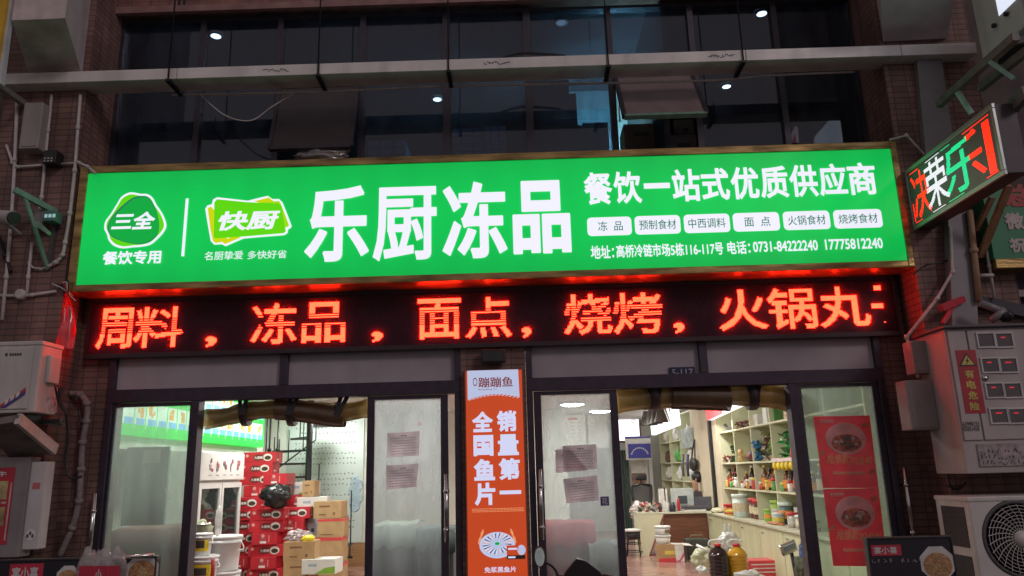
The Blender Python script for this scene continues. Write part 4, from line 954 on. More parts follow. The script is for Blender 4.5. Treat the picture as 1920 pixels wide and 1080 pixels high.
# whiteboards on the far wall seen through the leaves
def board(px4, Y, label, head=True, m=None):
    x0, x1, z0, z1 = rect(*px4, Y); t = thing('wall_chart', label, 'wall chart', ((x0 + x1) / 2, Y, z0)); MB().box(x0, x1, Y - .02, Y, z0, z1, m or mat('chart_white', (.72, .72, .66), .4, 0, .04), .004).build('sheet', t)
    mb = MB(); r2 = random.Random(int(px4[0]))
    if head: mb.box(x0 + .3 * (x1 - x0), x0 + .7 * (x1 - x0), Y - .0225, Y - .021, z1 - .16 * (z1 - z0), z1 - .09 * (z1 - z0), mat('chart_red', (.6, .12, .1), .5))
    for k in range(6):
        z = z1 - (.26 + .11 * k) * (z1 - z0)
        for q in range(3): xx = x0 + (.15 + .27 * q) * (x1 - x0); mb.box(xx, xx + r2.uniform(.08, .2) * (x1 - x0), Y - .0225, Y - .021, z, z + .025 * (z1 - z0), mat('chart_print', (.42, .36, .36), .5))
    mb.build('print', t)
board((756, 786, 806, 862), 9.0, 'cream wall chart with red heading seen through the left hazy door')
board((1050, 778, 1098, 838), 10.0, 'cream wall chart with red heading seen through the right hazy door')
board((1103, 778, 1140, 840), 10.0, 'narrow wall chart without heading seen through the right hazy door', False)
MB().box(-2.95, .95, 10.1, 10.2, .012, 3.42, WALLIN).build('partition_wall', B)
MB().box(-3.05, -2.95, YB, 10.2, .012, 3.42, WALLIN).build('partition_wall', B)
MB().box(.85, .95, 10.2, 14.5, .012, 3.42, WALLIN).build('partition_wall', B)

# ================================================================== RIGHT HALF OF THE SHOP
# ---- long counter and pigeonhole shelves on the right wall
XF = 3.62                                   # front plane of the shelves
CT = thing('wall_counter', 'cream laminate counter with drawers along the right wall under the shelves', 'counter', (3.7, 4.6, .012))
mb = MB(); mb.box(3.46, 4.0, .6, 8.35, .012, .745, CREAM, .004); mb.build('body', CT)
mb = MB(); mb.box(3.41, 4.0, .6, 8.35, .745, .785, mat('counter_top', (.56, .56, .42), .35, 0, .15, 6), .006); mb.build('top', CT)
for k, y in enumerate((1.4, 2.45, 3.5, 4.55, 5.6, 6.65, 7.7)):
    d = MB().box(3.452, 3.46, y - .5, y + .5, .10, .72, mat('cream_door', (.58, .58, .37), .45, 0, .1, 3, stretch=(1, 3, .4)), .002).build('cupboard_door', CT)
    MB().box(3.438, 3.452, y + .30, y + .42, .64, .655, STEEL).build('handle', d)
def shelves(name, label, ys, zs, x0, x1, back=True):
    t = thing('pigeonhole_shelf', label, 'shelf unit', ((x0 + x1) / 2, (ys[0] + ys[-1]) / 2, zs[0]))
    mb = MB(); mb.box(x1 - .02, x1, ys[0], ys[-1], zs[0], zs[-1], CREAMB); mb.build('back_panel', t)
    for y in ys: MB().box(x0, x1 - .02, y - .014, y + .014, zs[0], zs[-1], CREAM, .002).build('upright', t)
    for z in zs[1:]:
        mb = MB()
        for a, b in zip(ys, ys[1:]): mb.box(x0 + .002, x1 - .02, a + .014, b - .014, z - .014, z + .014, CREAM, .002)
        mb.build('shelf_board', t)
    return t
YA = [1.45, 2.55, 3.62, 4.62, 5.62, 6.62, 7.60]; ZA = [.786, 1.22, 1.65, 2.20, 2.78]
shelves('a', 'long cream pigeonhole shelf along the right wall full of bottles and flowers', YA, ZA, XF, 3.99)
YB2 = [9.9, 11.2, 12.5, 13.9]; ZB2 = [.9, 1.30, 1.72, 2.22, 2.8]
shelves('b', 'farther cream pigeonhole shelf behind the desk with figurines', YB2, ZB2, XF, 3.99)
MB().box(XF - .02, 4.0, 7.65, 9.85, .012, 3.42, mat('beige_panel', (.66, .57, .42), .6, 0, .06, 2)).build('side_wall', B)
MB().box(XF - .07, XF - .02, 8.02, 8.14, .012, 3.42, BLACKM).build('dark_post', None, 'tall dark metal post beside the handbag on the beige wall', 'post')
# goods
r_ = random.Random(31)
def bottle(x, y, z, r, h, glassm, capm, labm, label, group):
    t = thing('bottle', label, 'bottle', (x, y, z), group)
    MB().lathe([(r * .9, 0), (r, .01), (r, h * .58), (r * .85, h * .66), (r * .36, h * .78), (r * .34, h * .92)], (x, y, z), glassm, 12).build('body', t)
    MB().lathe([(r * .42, h * .90), (r * .42, h), (.001, h)], (x, y, z), capm, 10).build('cap', t)
    MB().lathe([(r * 1.03, h * .14), (r * 1.03, h * .50)], (x, y, z), labm, 12, caps=False).build('label_band', t)
soy = mat('soy_glass', (.035, .012, .008), .12, 0, .2); amber = mat('amber_oil', (.15, .05, .012), .12); caps = [mat('cap_yellow', (.75, .62, .08), .4), mat('cap_red', (.55, .03, .03), .4), mat('cap_white', (.75, .75, .72), .4), mat('cap_black', (.03, .03, .04), .4)]
labs = [mat('label_orange', (.75, .28, .05), .5, 0, .5, 60), mat('label_cream', (.70, .62, .42), .5, 0, .4, 60), mat('label_red', (.55, .06, .05), .5, 0, .5, 60), mat('label_grey', (.55, .55, .5), .5, 0, .5, 60), mat('label_yellow', (.75, .60, .10), .5, 0, .4, 60)]
cells = {2.0: ('bin nearest the right door', 3, 4), 3.1: ('bin beside the right door jamb', 0, 0), 4.1: ('nearest bin inside the jamb', 0, 1), 5.1: ('second bin from the jamb', 3, 3), 6.1: ('third bin from the jamb', 2, 1), 7.1: ('farthest bin', 1, 2)}
spec = {4.1: ([(0, 0), (0, 3), (3, 3), (2, 0), (1, 2), (3, 3)], 'nearest bin past the jamb'), 5.1: ([(0, 0), (0, 0), (3, 0), (0, 0), (0, 3)], 'second bin past the jamb'), 6.1: ([(0, 1), (0, 2), (2, 3), (3, 4)], 'third bin past the jamb'), 7.1: ([(3, 2), (1, 4), (1, 1), (3, 2)], 'farthest bin'), 3.1: ([(0, 0), (3, 2), (0, 1), (0, 4), (3, 3)], 'bin half behind the jamb'), 2.0: ([(0, 1), (3, 0), (3, 4), (1, 2)], 'bin behind the filmed glass')}
for y, (lst, nm) in spec.items():
    n = len(lst)
    for k, (c_, l_) in enumerate(lst):
        yy = y + .33 - .66 * (k + .5) / n + r_.uniform(-.02, .02)
        bottle(3.70 + .05 * (k % 2), yy, ZA[1] + .014, .060 + .012 * (k % 2), .27 + .05 * ((k * 7 + int(y)) % 3), soy if k % 3 else amber, caps[c_], labs[l_], f'sauce bottle, {ORD[k + 1]} from the back in the {nm}, second shelf', 'sauce bottles on the second shelf')
    for k in range(4):
        yy = y + .33 - .21 * k
        bottle(3.86, yy, ZA[1] + .014, .05, .32, soy, caps[(k + int(y)) % 4], labs[(k * 2 + int(y)) % 5], f'rear sauce bottle, {ORD[k + 1]} from the back in the {nm}', 'sauce bottles on the second shelf')
def jar(x, y, z, r, h, bm, lm, label, kind='jar', prof=None):
    t = thing(kind, label, kind.replace('_', ' '), (x, y, z), 'tubs and jars on the counter')
    MB().lathe(prof or [(r * .94, 0), (r, .012), (r, h * .86)], (x, y, z), bm, 16).build('body', t)
    MB().lathe([(r * 1.06, h * .84), (r * 1.06, h), (.001, h)], (x, y, z), lm, 16).build('lid', t)
    MB().lathe([(r * 1.02, h * .25), (r * 1.02, h * .62)], (x, y, z), r_.choice(labs), 16, caps=False).build('label_band', t)
redj = mat('red_sauce', (.34, .06, .04), .2, 0, .5, 30); pale = mat('pale_tub', (.62, .72, .66), .4); grn = mat('green_tin', (.30, .48, .08), .4, 0, .4, 30)
CTZ = .787
for x, y, r, h, b, l, w in ((3.60, 7.2, .14, .20, redj, caps[1], 'red sauce jar at the far end of the counter'), (3.66, 6.95, .10, .30, redj, caps[1], 'tall red sauce jar behind the yellow tin'), (3.53, 6.85, .13, .10, caps[0], caps[0], 'flat yellow tin on the counter edge'), (3.56, 6.35, .17, .42, pale, pale, 'large pale green tub on the counter'), (3.70, 5.95, .15, .36, mat('pepper_jar', (.16, .05, .04), .2, 0, .6, 40), caps[1], 'red lidded pepper jar beside the pale tub'), (3.66, 5.70, .11, .34, M['pepper_jar'], caps[1], 'narrow pepper jar with red lid'),
    (3.70, 4.92, .12, .36, grn, grn, 'tall green tin in the second bin on the counter'), (3.66, 5.2, .10, .20, M['print_green'], grn, 'small green tin on the counter'), (3.72, 4.62, .13, .34, mat('dark_tub', (.10, .15, .14), .4, 0, .5, 20), pale, 'dark green tub on the counter'), (3.58, 4.55, .10, .18, M['print_blue_grey'], WHITE, 'small pale blue tub on the counter'),
    (3.58, 3.92, .10, .22, mat('clear_jar', (.42, .35, .30), .15, 0, .5, 30), caps[1], 'clear jar with red lid nearest the jamb'), (3.60, 3.62, .12, .20, M['clear_jar'], pale, 'pale lidded jar on the counter near the jamb'), (3.60, 3.3, .12, .18, M['clear_jar'], WHITE, 'white lidded jar half hidden by the right jamb')):
    jar(x, y, CTZ, r * .78, h * .86, b, l, w)
MB().blob((3.56, 4.6, .80), (.09, .28, .025), mat('orange_packet', (.50, .17, .05), .4, 0, .5, 14), 2, .3, 2.5, 3).build('snack_packet', None, 'flat orange snack packet on the counter edge', 'packet')
MB().blob((3.5, 7.75, .82), (.10, .16, .05), mat('cream_bag', (.64, .60, .40), .5), 6, .4, 2.5, 3).build('cream_bag', None, 'small cream bag at the far counter end', 'bag')
# flowers and ornaments on the third shelf, small things on the top one
def bunch(name, c, size, cols, n, label, seed, cat='flowers'):
    rr = random.Random(seed); mb = MB()
    for k in range(n):
        p = Vector(c) + Vector([rr.uniform(-1, 1) * size[i] for i in range(3)]); p.z = max(p.z, c[2] - size[2] * .95); s_ = rr.uniform(.02, .045); a = rr.uniform(0, 6.28); b_ = rr.uniform(-1, 1)
        u = Vector((math.cos(a), math.sin(a), b_)).normalized(); v = u.cross(Vector((b_, 1, .4))).normalized()
        mb.face([p - u * s_ * 1.6, p - v * s_ * .6, p + u * s_ * 1.6, p + v * s_ * .6], cols[k % len(cols)])
    return mb.build(name, None, label, cat)
lf = mat('leaf_green', (.05, .14, .05), .5, 0, .3, 20); lf2 = mat('leaf_light', (.26, .36, .12), .5, 0, .3, 20); fr_ = mat('petal_red', (.35, .05, .05), .5, 0, .3, 20); fb_ = mat('petal_blue', (.05, .20, .45), .5, 0, .3, 20); fp = mat('petal_pale', (.60, .52, .42), .5, 0, .3, 20); db = mat('twig_brown', (.14, .05, .04), .6, 0, .3, 20)
Z3 = ZA[2] + .014; Z4 = ZA[3] + .014
bunch('flower_bunch', (3.72, 5.52, Z3 + .16), (.10, .14, .14), [fb_, fb_, lf], 150, 'blue artificial flowers on the third shelf', 1)
bunch('flower_bunch', (3.74, 5.0, Z3 + .20), (.10, .26, .22), [lf2, lf2, fp, db], 240, 'pale green and white flowers beside the blue ones', 2)
bunch('leaf_spray', (3.70, 4.1, Z3 + .18), (.10, .16, .20), [mat('leaf_bright', (.04, .36, .08), .4), M['leaf_bright'], lf], 130, 'bright green leaves beside the red ornament', 3, 'plant')
bunch('small_plant', (3.72, 6.75, Z3 + .13), (.10, .10, .14), [lf], 120, 'small dark green plant in the farthest bin', 4, 'plant')
bunch('dried_flowers', (3.72, 7.25, Z3 + .05), (.10, .22, .06), [db, fr_, fp], 120, 'low dried flowers beside the small dark plant', 5)
bunch('dried_flowers', (3.72, 6.1, Z4 + .05), (.10, .40, .06), [db, db, fp], 150, 'brown dried sprays on the top shelf', 6)
mb = MB(); mb.blob((3.72, 5.95, Z3 + .085), (.10, .26, .085), mat('wood_boat', (.16, .035, .02), .35, 0, .4, 9), 7, .35, 2.0, 3).build('carved_ornament', None, 'dark red carved ornament between plant and flowers', 'ornament')
for k in range(2): MB().lathe([(.03, 0), (.045, .02), (.05, .07), (.03, .10), (.001, .10)], (3.66, 6.42 - .0 * k, Z3 + .105 * k), mat('cup_gold', (.62, .42, .16), .4), 12).build('small_cup', None, ('lower' if k == 0 else 'upper') + ' one of two small gold cups beside the carved ornament', 'cup', 'gold cups on the third shelf')
mb = MB(); mb.lathe([(.02, 0), (.15, .01), (.15, .012)], (3.80, 4.42, Z3 + .15), mat('disc_green', (.12, .42, .10), .3), 24, (-1, 0, .15)); mb.build('green_plate', None, 'round green plate leaning in the nearest bin', 'plate')
rd = thing('red_ornament', 'red and white figure standing beside the green leaves', 'ornament', (3.7, 3.85, Z3))
MB().lathe([(.09, 0), (.10, .05), (.07, .2), (.04, .26)], (3.7, 3.85, Z3), mat('ornament_red', (.52, .02, .03), .4), 16).build('body', rd); MB().blob((3.7, 3.85, Z3 + .30), (.05, .05, .06), LBLW, 1, .1).build('head', rd)
fg = thing('fringe', 'yellow tasselled fringe hung along the edge of the shelf', 'fringe', (3.6, 4.1, Z3 - .12))
for k in range(6): MB().lathe([(.01, 0), (.036, -.02), (.042, -.07), (.02, -.11), (.001, -.115)], (3.60, 4.5 - k * .17, Z3 - .02), mat('tassel_yellow', (.80, .60, .05), .4), 10).build('tassel', fg)
MB().box(3.585, 3.612, 3.58, 4.60, Z3 - .02, Z3 + .03, mat('fringe_band', (.70, .55, .52), .5)).build('band', fg)
for k, (y, w, h, m_, lab) in enumerate(((5.55, .30, .17, LBLW, 'white card box standing on the top shelf'), (5.0, .20, .24, LBLW, 'taller white card folder on the top shelf'), (4.72, .30, .30, mat('book_green', (.10, .30, .10), .5), 'green board at the top of the shelf'), (3.95, .40, .36, mat('gilt_box', (.55, .36, .16), .4, 0, .6, 30), 'gilt patterned gift box on the top shelf'))):
    MB().box(3.68, 3.80, y - w / 2, y + w / 2, Z4, Z4 + h, m_, .005).build('boxed_goods', None, lab, 'box')
mb = MB(); mb.tube(spline([(3.70, 7.4, Z4 + .12), (3.70, 7.25, Z4 + .05), (3.70, 7.0, Z4 + .04), (3.70, 6.85, Z4 + .06)], 5), .03, INK, 8).build('dark_ornament', None, 'dark curved boat ornament at the far end of top shelf', 'ornament')
MB().lathe([(.05, 0), (.055, .16), (.03, .18), (.001, .18)], (3.70, 6.78, Z4), LBLW, 12).build('white_vase', None, 'small white vase beside the dark boat ornament', 'vase')
k = 0
for y, z, m_, nm in ((13.2, 2, fp, 'beige'), (12.0, 2, LBLW, 'white'), (10.6, 2, LBLW, 'pale'), (13.2, 1, db, 'brown'), (11.9, 1, M['disc_green'], 'green'), (10.5, 1, LBLW, 'white'), (13.2, 0, LBLW, 'white'), (11.8, 0, LBLW, 'coral white'), (10.5, 0, LBLW, 'tall white')):
    zz = ZB2[z + 1] + .014 if z < 3 else 0
    MB().blob((3.72, y, zz + .14), (.09, .16, .16), m_, k, .5, 2.2, 3, -.86).build('figurine', None, f'{nm} ornament in the {("near", "near", "near")[0] if y < 11 else "middle" if y < 12.6 else "far"} column, {("second", "third", "top")[z]} shelf behind the desk', 'ornament', 'ornaments on the far shelf'); k += 1
# lit sign strips fixed on the shelves
def wallbox(px, X, label, m, marks=None, cat='lightbox', th=.10):
    q = [W(x, y, X=X) for x, y in px]; c = sum(q, Vector()) / len(q); t = thing('wall_lightbox', label, cat, c)
    MB().poly(q, m, th, (1, 0, 0)).build('panel', t)
    if marks:
        mb = MB()
        for k, (pts, mm) in enumerate(marks): mb.face([W(x, y, X=X - .012 - .003 * k) for x, y in pts], mm)
        mb.build('picture', t)
    return t
wallbox([(1320, 748), (1398, 732), (1404, 752), (1326, 788)], 3.50, 'lit red and white sign box above the shelf', E_BOX, [([(1319.5, 748), (1353, 741), (1354, 776), (1326, 789)], E_BOXRED), ([(1358, 752), (1372, 748), (1374, 756), (1360, 762)], E_MBLUE)])
mk = mat('lightbox_mark', (.05, .05, .05), .5)
wallbox([(1215, 760), (1262, 746), (1268, 797), (1222, 816)], 3.30, 'bright white lit box with ink drawing behind the pendant lamps', E_BOX, [([(1243, 762), (1247, 760), (1257, 790), (1255, 791)], GREYM), ([(1252, 758), (1254, 757), (1258, 776), (1256, 777)], GREYM)])
x0, x1, z0, z1 = rect(1159, 768, 1198, 826, 14.45)
t = thing('wall_lightbox', 'bright white lit panel on the far back wall', 'lightbox', ((x0 + x1) / 2, 14.45, z0)); MB().box(x0, x1, 14.45, 14.5, z0, z1, E_BOX).build('panel', t)
mb = MB()
for k in range(5): mb.box(x1 - .22, x1 - .08, 14.446, 14.449, z1 - .12 - .06 * k, z1 - .10 - .06 * k, GREYM)
mb.box(x0 - .03, x1 + .03, 14.44, 14.5, z0 - .05, z0, mat('rosewood', (.25, .08, .08), .5)).box(x1, x1 + .04, 14.44, 14.5, z0, z1, M['rosewood']); mb.build('trim', t)
for k, (px, py, Y) in enumerate(((1212, 796, 11.5), (1221, 796, 10.8), (1230, 793, 10.1), (1240, 790, 9.4))):
    c = W(px, py, Y=Y); t = thing('pendant_lamp', f'dark cone pendant lamp, {ORD[k + 1]} from the left of the row of four', 'pendant lamp', c, 'pendant lamps over the desk')
    MB().lathe([(.15, -.02), (.15, -.01), (.03, .38), (.02, .40), (.012, .42)], c, mat('lamp_brown', (.07, .055, .05), .5), 20, caps=False).build('shade', t)
    MB().tube([c + Vector((0, 0, .4)), (c.x, c.y, 2.92)], .006, BLACK, 6).build('flex', t)
# back corner: blue board, white cabinet, green curtain
x0, x1, z0, z1 = rect(1173, 818, 1221, 862, 13.4)
t = thing('notice_board', 'white board with blue panel and arched white lettering behind the office chair', 'notice board', ((x0 + x1) / 2, 13.4, .012))
MB().box(x0, x1, 13.4, 13.44, z0, z1, LBLW, .004).build('board', t)
a0, a1, b0, b1 = rect(1178, 832, 1220, 859, 13.38); MB().box(a0, a1, 13.37, 13.398, b0, b1, mat('board_blue', (.06, .06, .34), .4)).build('blue_panel', t)
mb = MB(); 
for k in range(11): a = math.radians(160 - 14 * k); x = (a0 + a1) / 2 + .22 * math.cos(a); z = b0 + .04 + .22 * math.sin(a); mb.box(x - .017, x + .017, 13.364, 13.369, z - .018, z + .018, LBLW)
mb.build('arched_lettering', t)
mb = MB(); [mb.bar((x, 13.46, .012), (x, 13.43, z0 + .1), .04, .03, GREYM) for x in (x0 + .1, x1 - .1)]; mb.box(x0, x1, 13.39, 13.4, z1 - .05, z1 - .005, M['board_blue']); mb.build('easel', t)
x0, x1, z0, z1 = rect(1184, 861, 1226, 960, 13.9)
t = thing('white_cabinet', 'tall white cabinet with a bright wall calendar on its door', 'cabinet', ((x0 + x1) / 2, 13.9, .012)); MB().box(x0, x1, 13.9, 14.4, .012, z1, WHITE, .006).build('body', t)
a0, a1, b0, b1 = rect(1185, 887, 1211, 908, 13.89); MB().box(a0, a1, 13.88, 13.9, b0, b1, mat('calendar_print', (.36, .20, .13), .5, 0, .8, 14)).build('calendar', t); MB().box(a0, a1, 13.88, 13.9, b1, b1 + .38, LBLW).build('calendar_sheet', t)
mb = MB(); n = 24; xa, xb = W(1158, 900, Y=14.2).x, W(1186, 900, Y=14.2).x
for k in range(n): mb.face([(xa + (xb - xa) * k / n, 14.2 + .04 * math.sin(k * 1.9), .02), (xa + (xb - xa) * (k + 1) / n, 14.2 + .04 * math.sin((k + 1) * 1.9), .02), (xa + (xb - xa) * (k + 1) / n, 14.2 + .04 * math.sin((k + 1) * 1.9), 2.1), (xa + (xb - xa) * k / n, 14.2 + .04 * math.sin(k * 1.9), 2.1)], mat('curtain_green', (.16, .22, .19), .8), True)
mb.build('curtain', None, 'dull green curtain at the far back corner', 'curtain')
# poster and bags on the beige wall panel
mb = MB(); q = [W(x, y, X=XF - .03) for x, y in ((1275, 805), (1299, 802), (1301, 838), (1278, 841))]; mb.poly(q, mat('grey_poster', (.34, .38, .36), .5, 0, .5, 9), .004, (-1, 0, 0)).build('wall_poster', None, 'grey green poster on the beige wall above the handbag', 'poster')
c = W(1300, 869, X=XF - .1)
t = thing('handbag', 'black handbag hanging by its strap on the beige wall', 'handbag', c); MB().blob(c + Vector((0, 0, -.02)), (.07, .24, .14), BLACK, 2, .15, 1.5).build('body', t)
mb = MB(); mb.tube(spline([c + Vector((0, -.18, .06)), c + Vector((.05, -.05, .42)), c + Vector((.06, .05, .44)), c + Vector((0, .18, .06))], 8), .016, BLACK, 6); mb.build('strap', t)
for k, (px, m_) in enumerate(((1281, mat('belt_grey', (.2, .18, .17), .6)), (1290, mat('belt_violet', (.12, .10, .22), .6)))):
    a, b = W(px, 852, X=XF - .05), W(px + 1, 893, X=XF - .05); MB().tube([a, (a + b) / 2 + Vector((-.02, .02, 0)), b], .03, m_, 8).build('hanging_strap', None, ('grey' if k == 0 else 'violet') + ' strap hanging on the beige wall beside the handbag', 'strap')
# ---- desk with clutter, office chair, person
DY = 8.35
D = thing('reception_desk', 'cream desk with brown front panel at the back of the shop', 'desk', (2.8, DY + .3, .012))
MB().box(2.15, 3.46, DY - .03, DY + .75, .75, .785, M['counter_top'], .006).build('top', D)
MB().box(2.62, 3.455, DY + .02, DY + .05, .03, .75, WOODB).build('front_panel', D)
mb = MB(); mb.poly([(2.16, DY, .012), (2.30, DY, .012), (2.62, DY, .75), (2.16, DY, .75)], CREAM, .03); mb.box(2.16, 2.20, DY + .001, DY + .72, .012, .75, CREAM); mb.build('side_panel', D)
mb = MB(); mb.bar((2.32, DY - .035, .03), (2.63, DY - .035, .74), .03, .03, M['rosewood']); mb.bar((2.32, DY - .035, .025), (3.455, DY - .035, .025), .03, .03, M['rosewood']); mb.build('edge_strip', D)
dz = .786
def dp(px, py, Y=DY + .25): c = W(px, py, Y=Y); return c
t = thing('monitor', 'pale computer monitor seen from behind on the desk', 'monitor', (3.05, DY + .35, dz)); 
c = dp(1281, 925)
MB().box(c.x - .22, c.x + .22, DY + .35, DY + .39, dz + .10, dz + .42, mat('monitor_pale', (.50, .56, .54), .4), .01).build('casing', t); MB().box(c.x - .05, c.x + .05, DY + .36, DY + .38, dz + .02, dz + .12, M['monitor_pale']).box(c.x - .12, c.x + .12, DY + .30, DY + .46, dz, dz + .02, M['monitor_pale']).build('stand', t); MB().box(c.x - .09, c.x + .09, DY + .34, DY + .349, dz + .13, dz + .28, mat('dark_slate', (.06, .08, .09), .4)).build('back_plate', t)
c = dp(1322, 935); t = thing('laptop', 'dark grey laptop open on the desk in front of the seated person', 'laptop', (c.x, DY + .3, dz)); MB().box(c.x - .24, c.x + .2, DY + .2, DY + .5, dz, dz + .02, mat('laptop_grey', (.10, .10, .12), .4), .004).build('base', t); MB().box(c.x - .22, c.x + .22, DY + .17, DY + .185, dz + .02, dz + .26, M['laptop_grey'], .004).build('screen', t)
for k, (px, w, d_, h, m_, lab) in enumerate(((1300, .46, .30, .06, mat('ledger_dark', (.08, .08, .09), .5), 'stack of dark ledgers on the desk'), (1297, .42, .26, .03, LBLW, 'white papers under the ledgers'))):
    c = dp(px, 940); MB().box(c.x - w / 2, c.x + w / 2, DY + .02, DY + .02 + d_, dz + (.032 if k == 0 else 0), dz + h + (.032 if k == 0 else 0), m_, .004).build('paper_stack', None, lab, 'papers')
for k, (px, r, h, m_, lab) in enumerate(((1260, .06, .17, BLACK, 'black cylindrical pen holder on the desk'), (1246, .03, .2, LBLW, 'white bottle beside the pen holder'), (1252, .03, .16, LBLW, 'shorter white bottle beside the pen holder'), (1266, .025, .22, M['print_blue_grey'], 'pale blue bottle right of the pen holder'), (1237, .04, .15, INK, 'dark mug on the left of the desk'), (1272, .03, .24, caps[1], 'red can behind the pale blue bottle'))):
    c = dp(px, 945, DY + .15 + .05 * (k % 3)); MB().lathe([(r * .95, 0), (r, .01), (r, h * .7), (r * .7, h * .8), (r * .7, h), (.001, h)], (c.x, DY + .12 + .06 * (k % 3), dz), m_, 14).build('desk_bottle', None, lab, 'bottle')
for k, (px, w, h, m_, lab) in enumerate(((1244, .16, .42, LBLW, 'upright white folder on the desk'), (1247, .03, .44, INK, 'thin dark folder beside the upright white one'))):
    c = dp(px, 930, DY + .4); MB().box(c.x - w / 2, c.x + w / 2, DY + .42, DY + .50, dz, dz + h, m_, .004).build('folder', None, lab, 'folder')
bunch('desk_clutter', (2.42, DY + .3, dz + .07), (.22, .2, .08), [LBLW, INK, M['label_red'], M['label_cream'], M['laptop_grey']], 90, 'loose papers and oddments heaped on the left of the desk', 9, 'oddments')
t = thing('office_chair', 'black mesh office chair with headrest left of the desk', 'office chair', (2.35, 10.6, .012))
c = W(1207, 930, Y=10.6); cx = c.x
MB().box(cx - .24, cx + .26, 10.35, 10.8, .44, .52, BLACK, .03).build('seat', t)
mb = MB(); zc = W(1207, 908, Y=10.6).z; zl = W(1207, 965, Y=10.6).z
mb.tube(spline([(cx - .22, 10.85, zc - .03), (cx - .21, 10.84, zc - .3), (cx - .10, 10.8, .55)], 6), .025, BLACK, 8); mb.tube(spline([(cx + .22, 10.85, zc - .03), (cx + .21, 10.84, zc - .3), (cx + .10, 10.8, .55)], 6), .025, BLACK, 8); mb.tube([(cx - .22, 10.85, zc - .03), (cx, 10.86, zc), (cx + .22, 10.85, zc - .03)], .025, BLACK, 8); mb.build('back_frame', t)
MB().box(cx - .2, cx + .2, 10.85, 10.856, .62, zc - .03, film('chair_mesh', (.06, .06, .065), .4, .05, .45)).build('mesh_back', t)
MB().box(cx - .13, cx + .13, 10.8, 10.87, zc + .08, zc + .22, BLACK, .04).box(cx - .02, cx + .02, 10.84, 10.87, zc - .02, zc + .1, BLACK).build('headrest', t)
mb = MB(); mb.tube([(cx, 10.6, .09), (cx, 10.6, .44)], .03, BLACKM, 10)
for k in range(5): a = k * 1.2566; mb.tube([(cx, 10.6, .1), (cx + .28 * math.cos(a), 10.6 + .28 * math.sin(a), .06)], .02, BLACK, 6); mb.blob((cx + .28 * math.cos(a), 10.6 + .28 * math.sin(a), .04), (.03, .03, .03), BLACK, 1, 0, 1, 1)
mb.build('base', t)
MB().blob((cx - .1, 10.45, .70), (.26, .2, .2), film('pale_bags', (.60, .50, .48), .3, .2, .2, .4, 9), 7, .5, 2.8, 4, None, True, .35).build('plastic_bag', None, 'heap of crumpled plastic bags on the office chair', 'bag')
t = thing('round_stool', 'round white topped bar stool with black ring legs left of the desk', 'stool', (0, 0, 0)); c = W(1189, 1042, Z=.012); c = Vector((c.x, c.y, .012)); t.location = c; ORG[t.name] = c
MB().lathe([(.15, .44), (.17, .45), (.17, .48), (.001, .49)], c, WHITE, 22).build('seat', t)
for k in range(4): a = .6 + k * math.pi / 2; MB().tube([c + Vector((.12 * math.cos(a), .12 * math.sin(a), .44)), c + Vector((.18 * math.cos(a), .18 * math.sin(a), .0))], .012, BLACKM, 8).build('leg', t)
mb = MB()
for r, z in ((.155, .22), (.175, .08)): mb.tube([c + Vector((r * math.cos(k * .262), r * math.sin(k * .262), z)) for k in range(25)], .009, BLACKM, 6)
mb.lathe([(.14, .30), (.145, .44)], c, BLACK, 18); mb.build('ring', t)
c = W(1211, 1036, Z=.012); t = thing('waste_bin', 'dark waste bin lined with a black bag beside the stool', 'bin', (c.x, c.y, .012))
MB().lathe([(.10, 0), (.13, .26)], (c.x, c.y, .012), mat('bin_grey', (.12, .11, .12), .5), 18).build('tub', t); MB().blob((c.x, c.y, .30), (.16, .15, .07), M['black_bag'], 4, .4, 3, 3).build('liner', t)
t = thing('white_box', 'brown and white carton with red swoosh on the shop floor', 'carton', (0, 0, .012)); c = W(1262, 1054, Z=.012); t.location = (c.x, c.y, .012); ORG[t.name] = Vector((c.x, c.y, .012))
cx, cy = c.x, c.y
MB().box(cx - .24, cx + .20, cy, cy + .3, .012, .30, KRAFT, .004).build('box', t)
mb = MB(); mb.box(cx - .241, cx + .12, cy - .003, cy, .014, .08, REDC2); mb.box(cx - .13, cx + .04, cy - .004, cy - .001, .14, .20, M['label_yellow']); mb.poly([(cx + .06, cy - .003, .015), (cx + .2, cy - .003, .015), (cx + .2, cy - .003, .29), (cx + .04, cy - .003, .29)], LBLW, .002); mb.poly([(cx + .04, cy - .006, .02), (cx + .12, cy - .006, .05), (cx + .2, cy - .006, .17), (cx + .2, cy - .006, .11), (cx + .13, cy - .006, .02)], mat('swoosh_pink', (.62, .06, .16), .5), .002); mb.build('print', t)
MB().poly([(cx + .02, cy, .30), (cx + .36, cy - .02, .27), (cx + .33, cy + .25, .29), (cx, cy + .3, .30)], LBLW, .006, (0, 0, 1)).build('flap', t)
c = Vector((cx - .12, cy + .16, .302))
for k, w_ in enumerate(('lower', 'upper')):
    t = thing('white_tub', f'{w_} one of two white tubs stacked on the carton', 'tub', c + Vector((0, 0, .155 * k)), 'white tubs on the carton'); b = c + Vector((0, 0, .155 * k))
    MB().lathe([(.115, 0), (.135, .12)], b, WHITE, 22).build('body', t); MB().lathe([(.145, .118), (.147, .145), (.13, .153), (.001, .153)], b, WHITE, 22).build('lid', t)
    if k: MB().box(b.x + .02, b.x + .10, b.y - .137, b.y - .12, b.z + .03, b.z + .09, mat('tub_label', (.2, .15, .1), .5, 0, .5, 40)).build('label_patch', t)
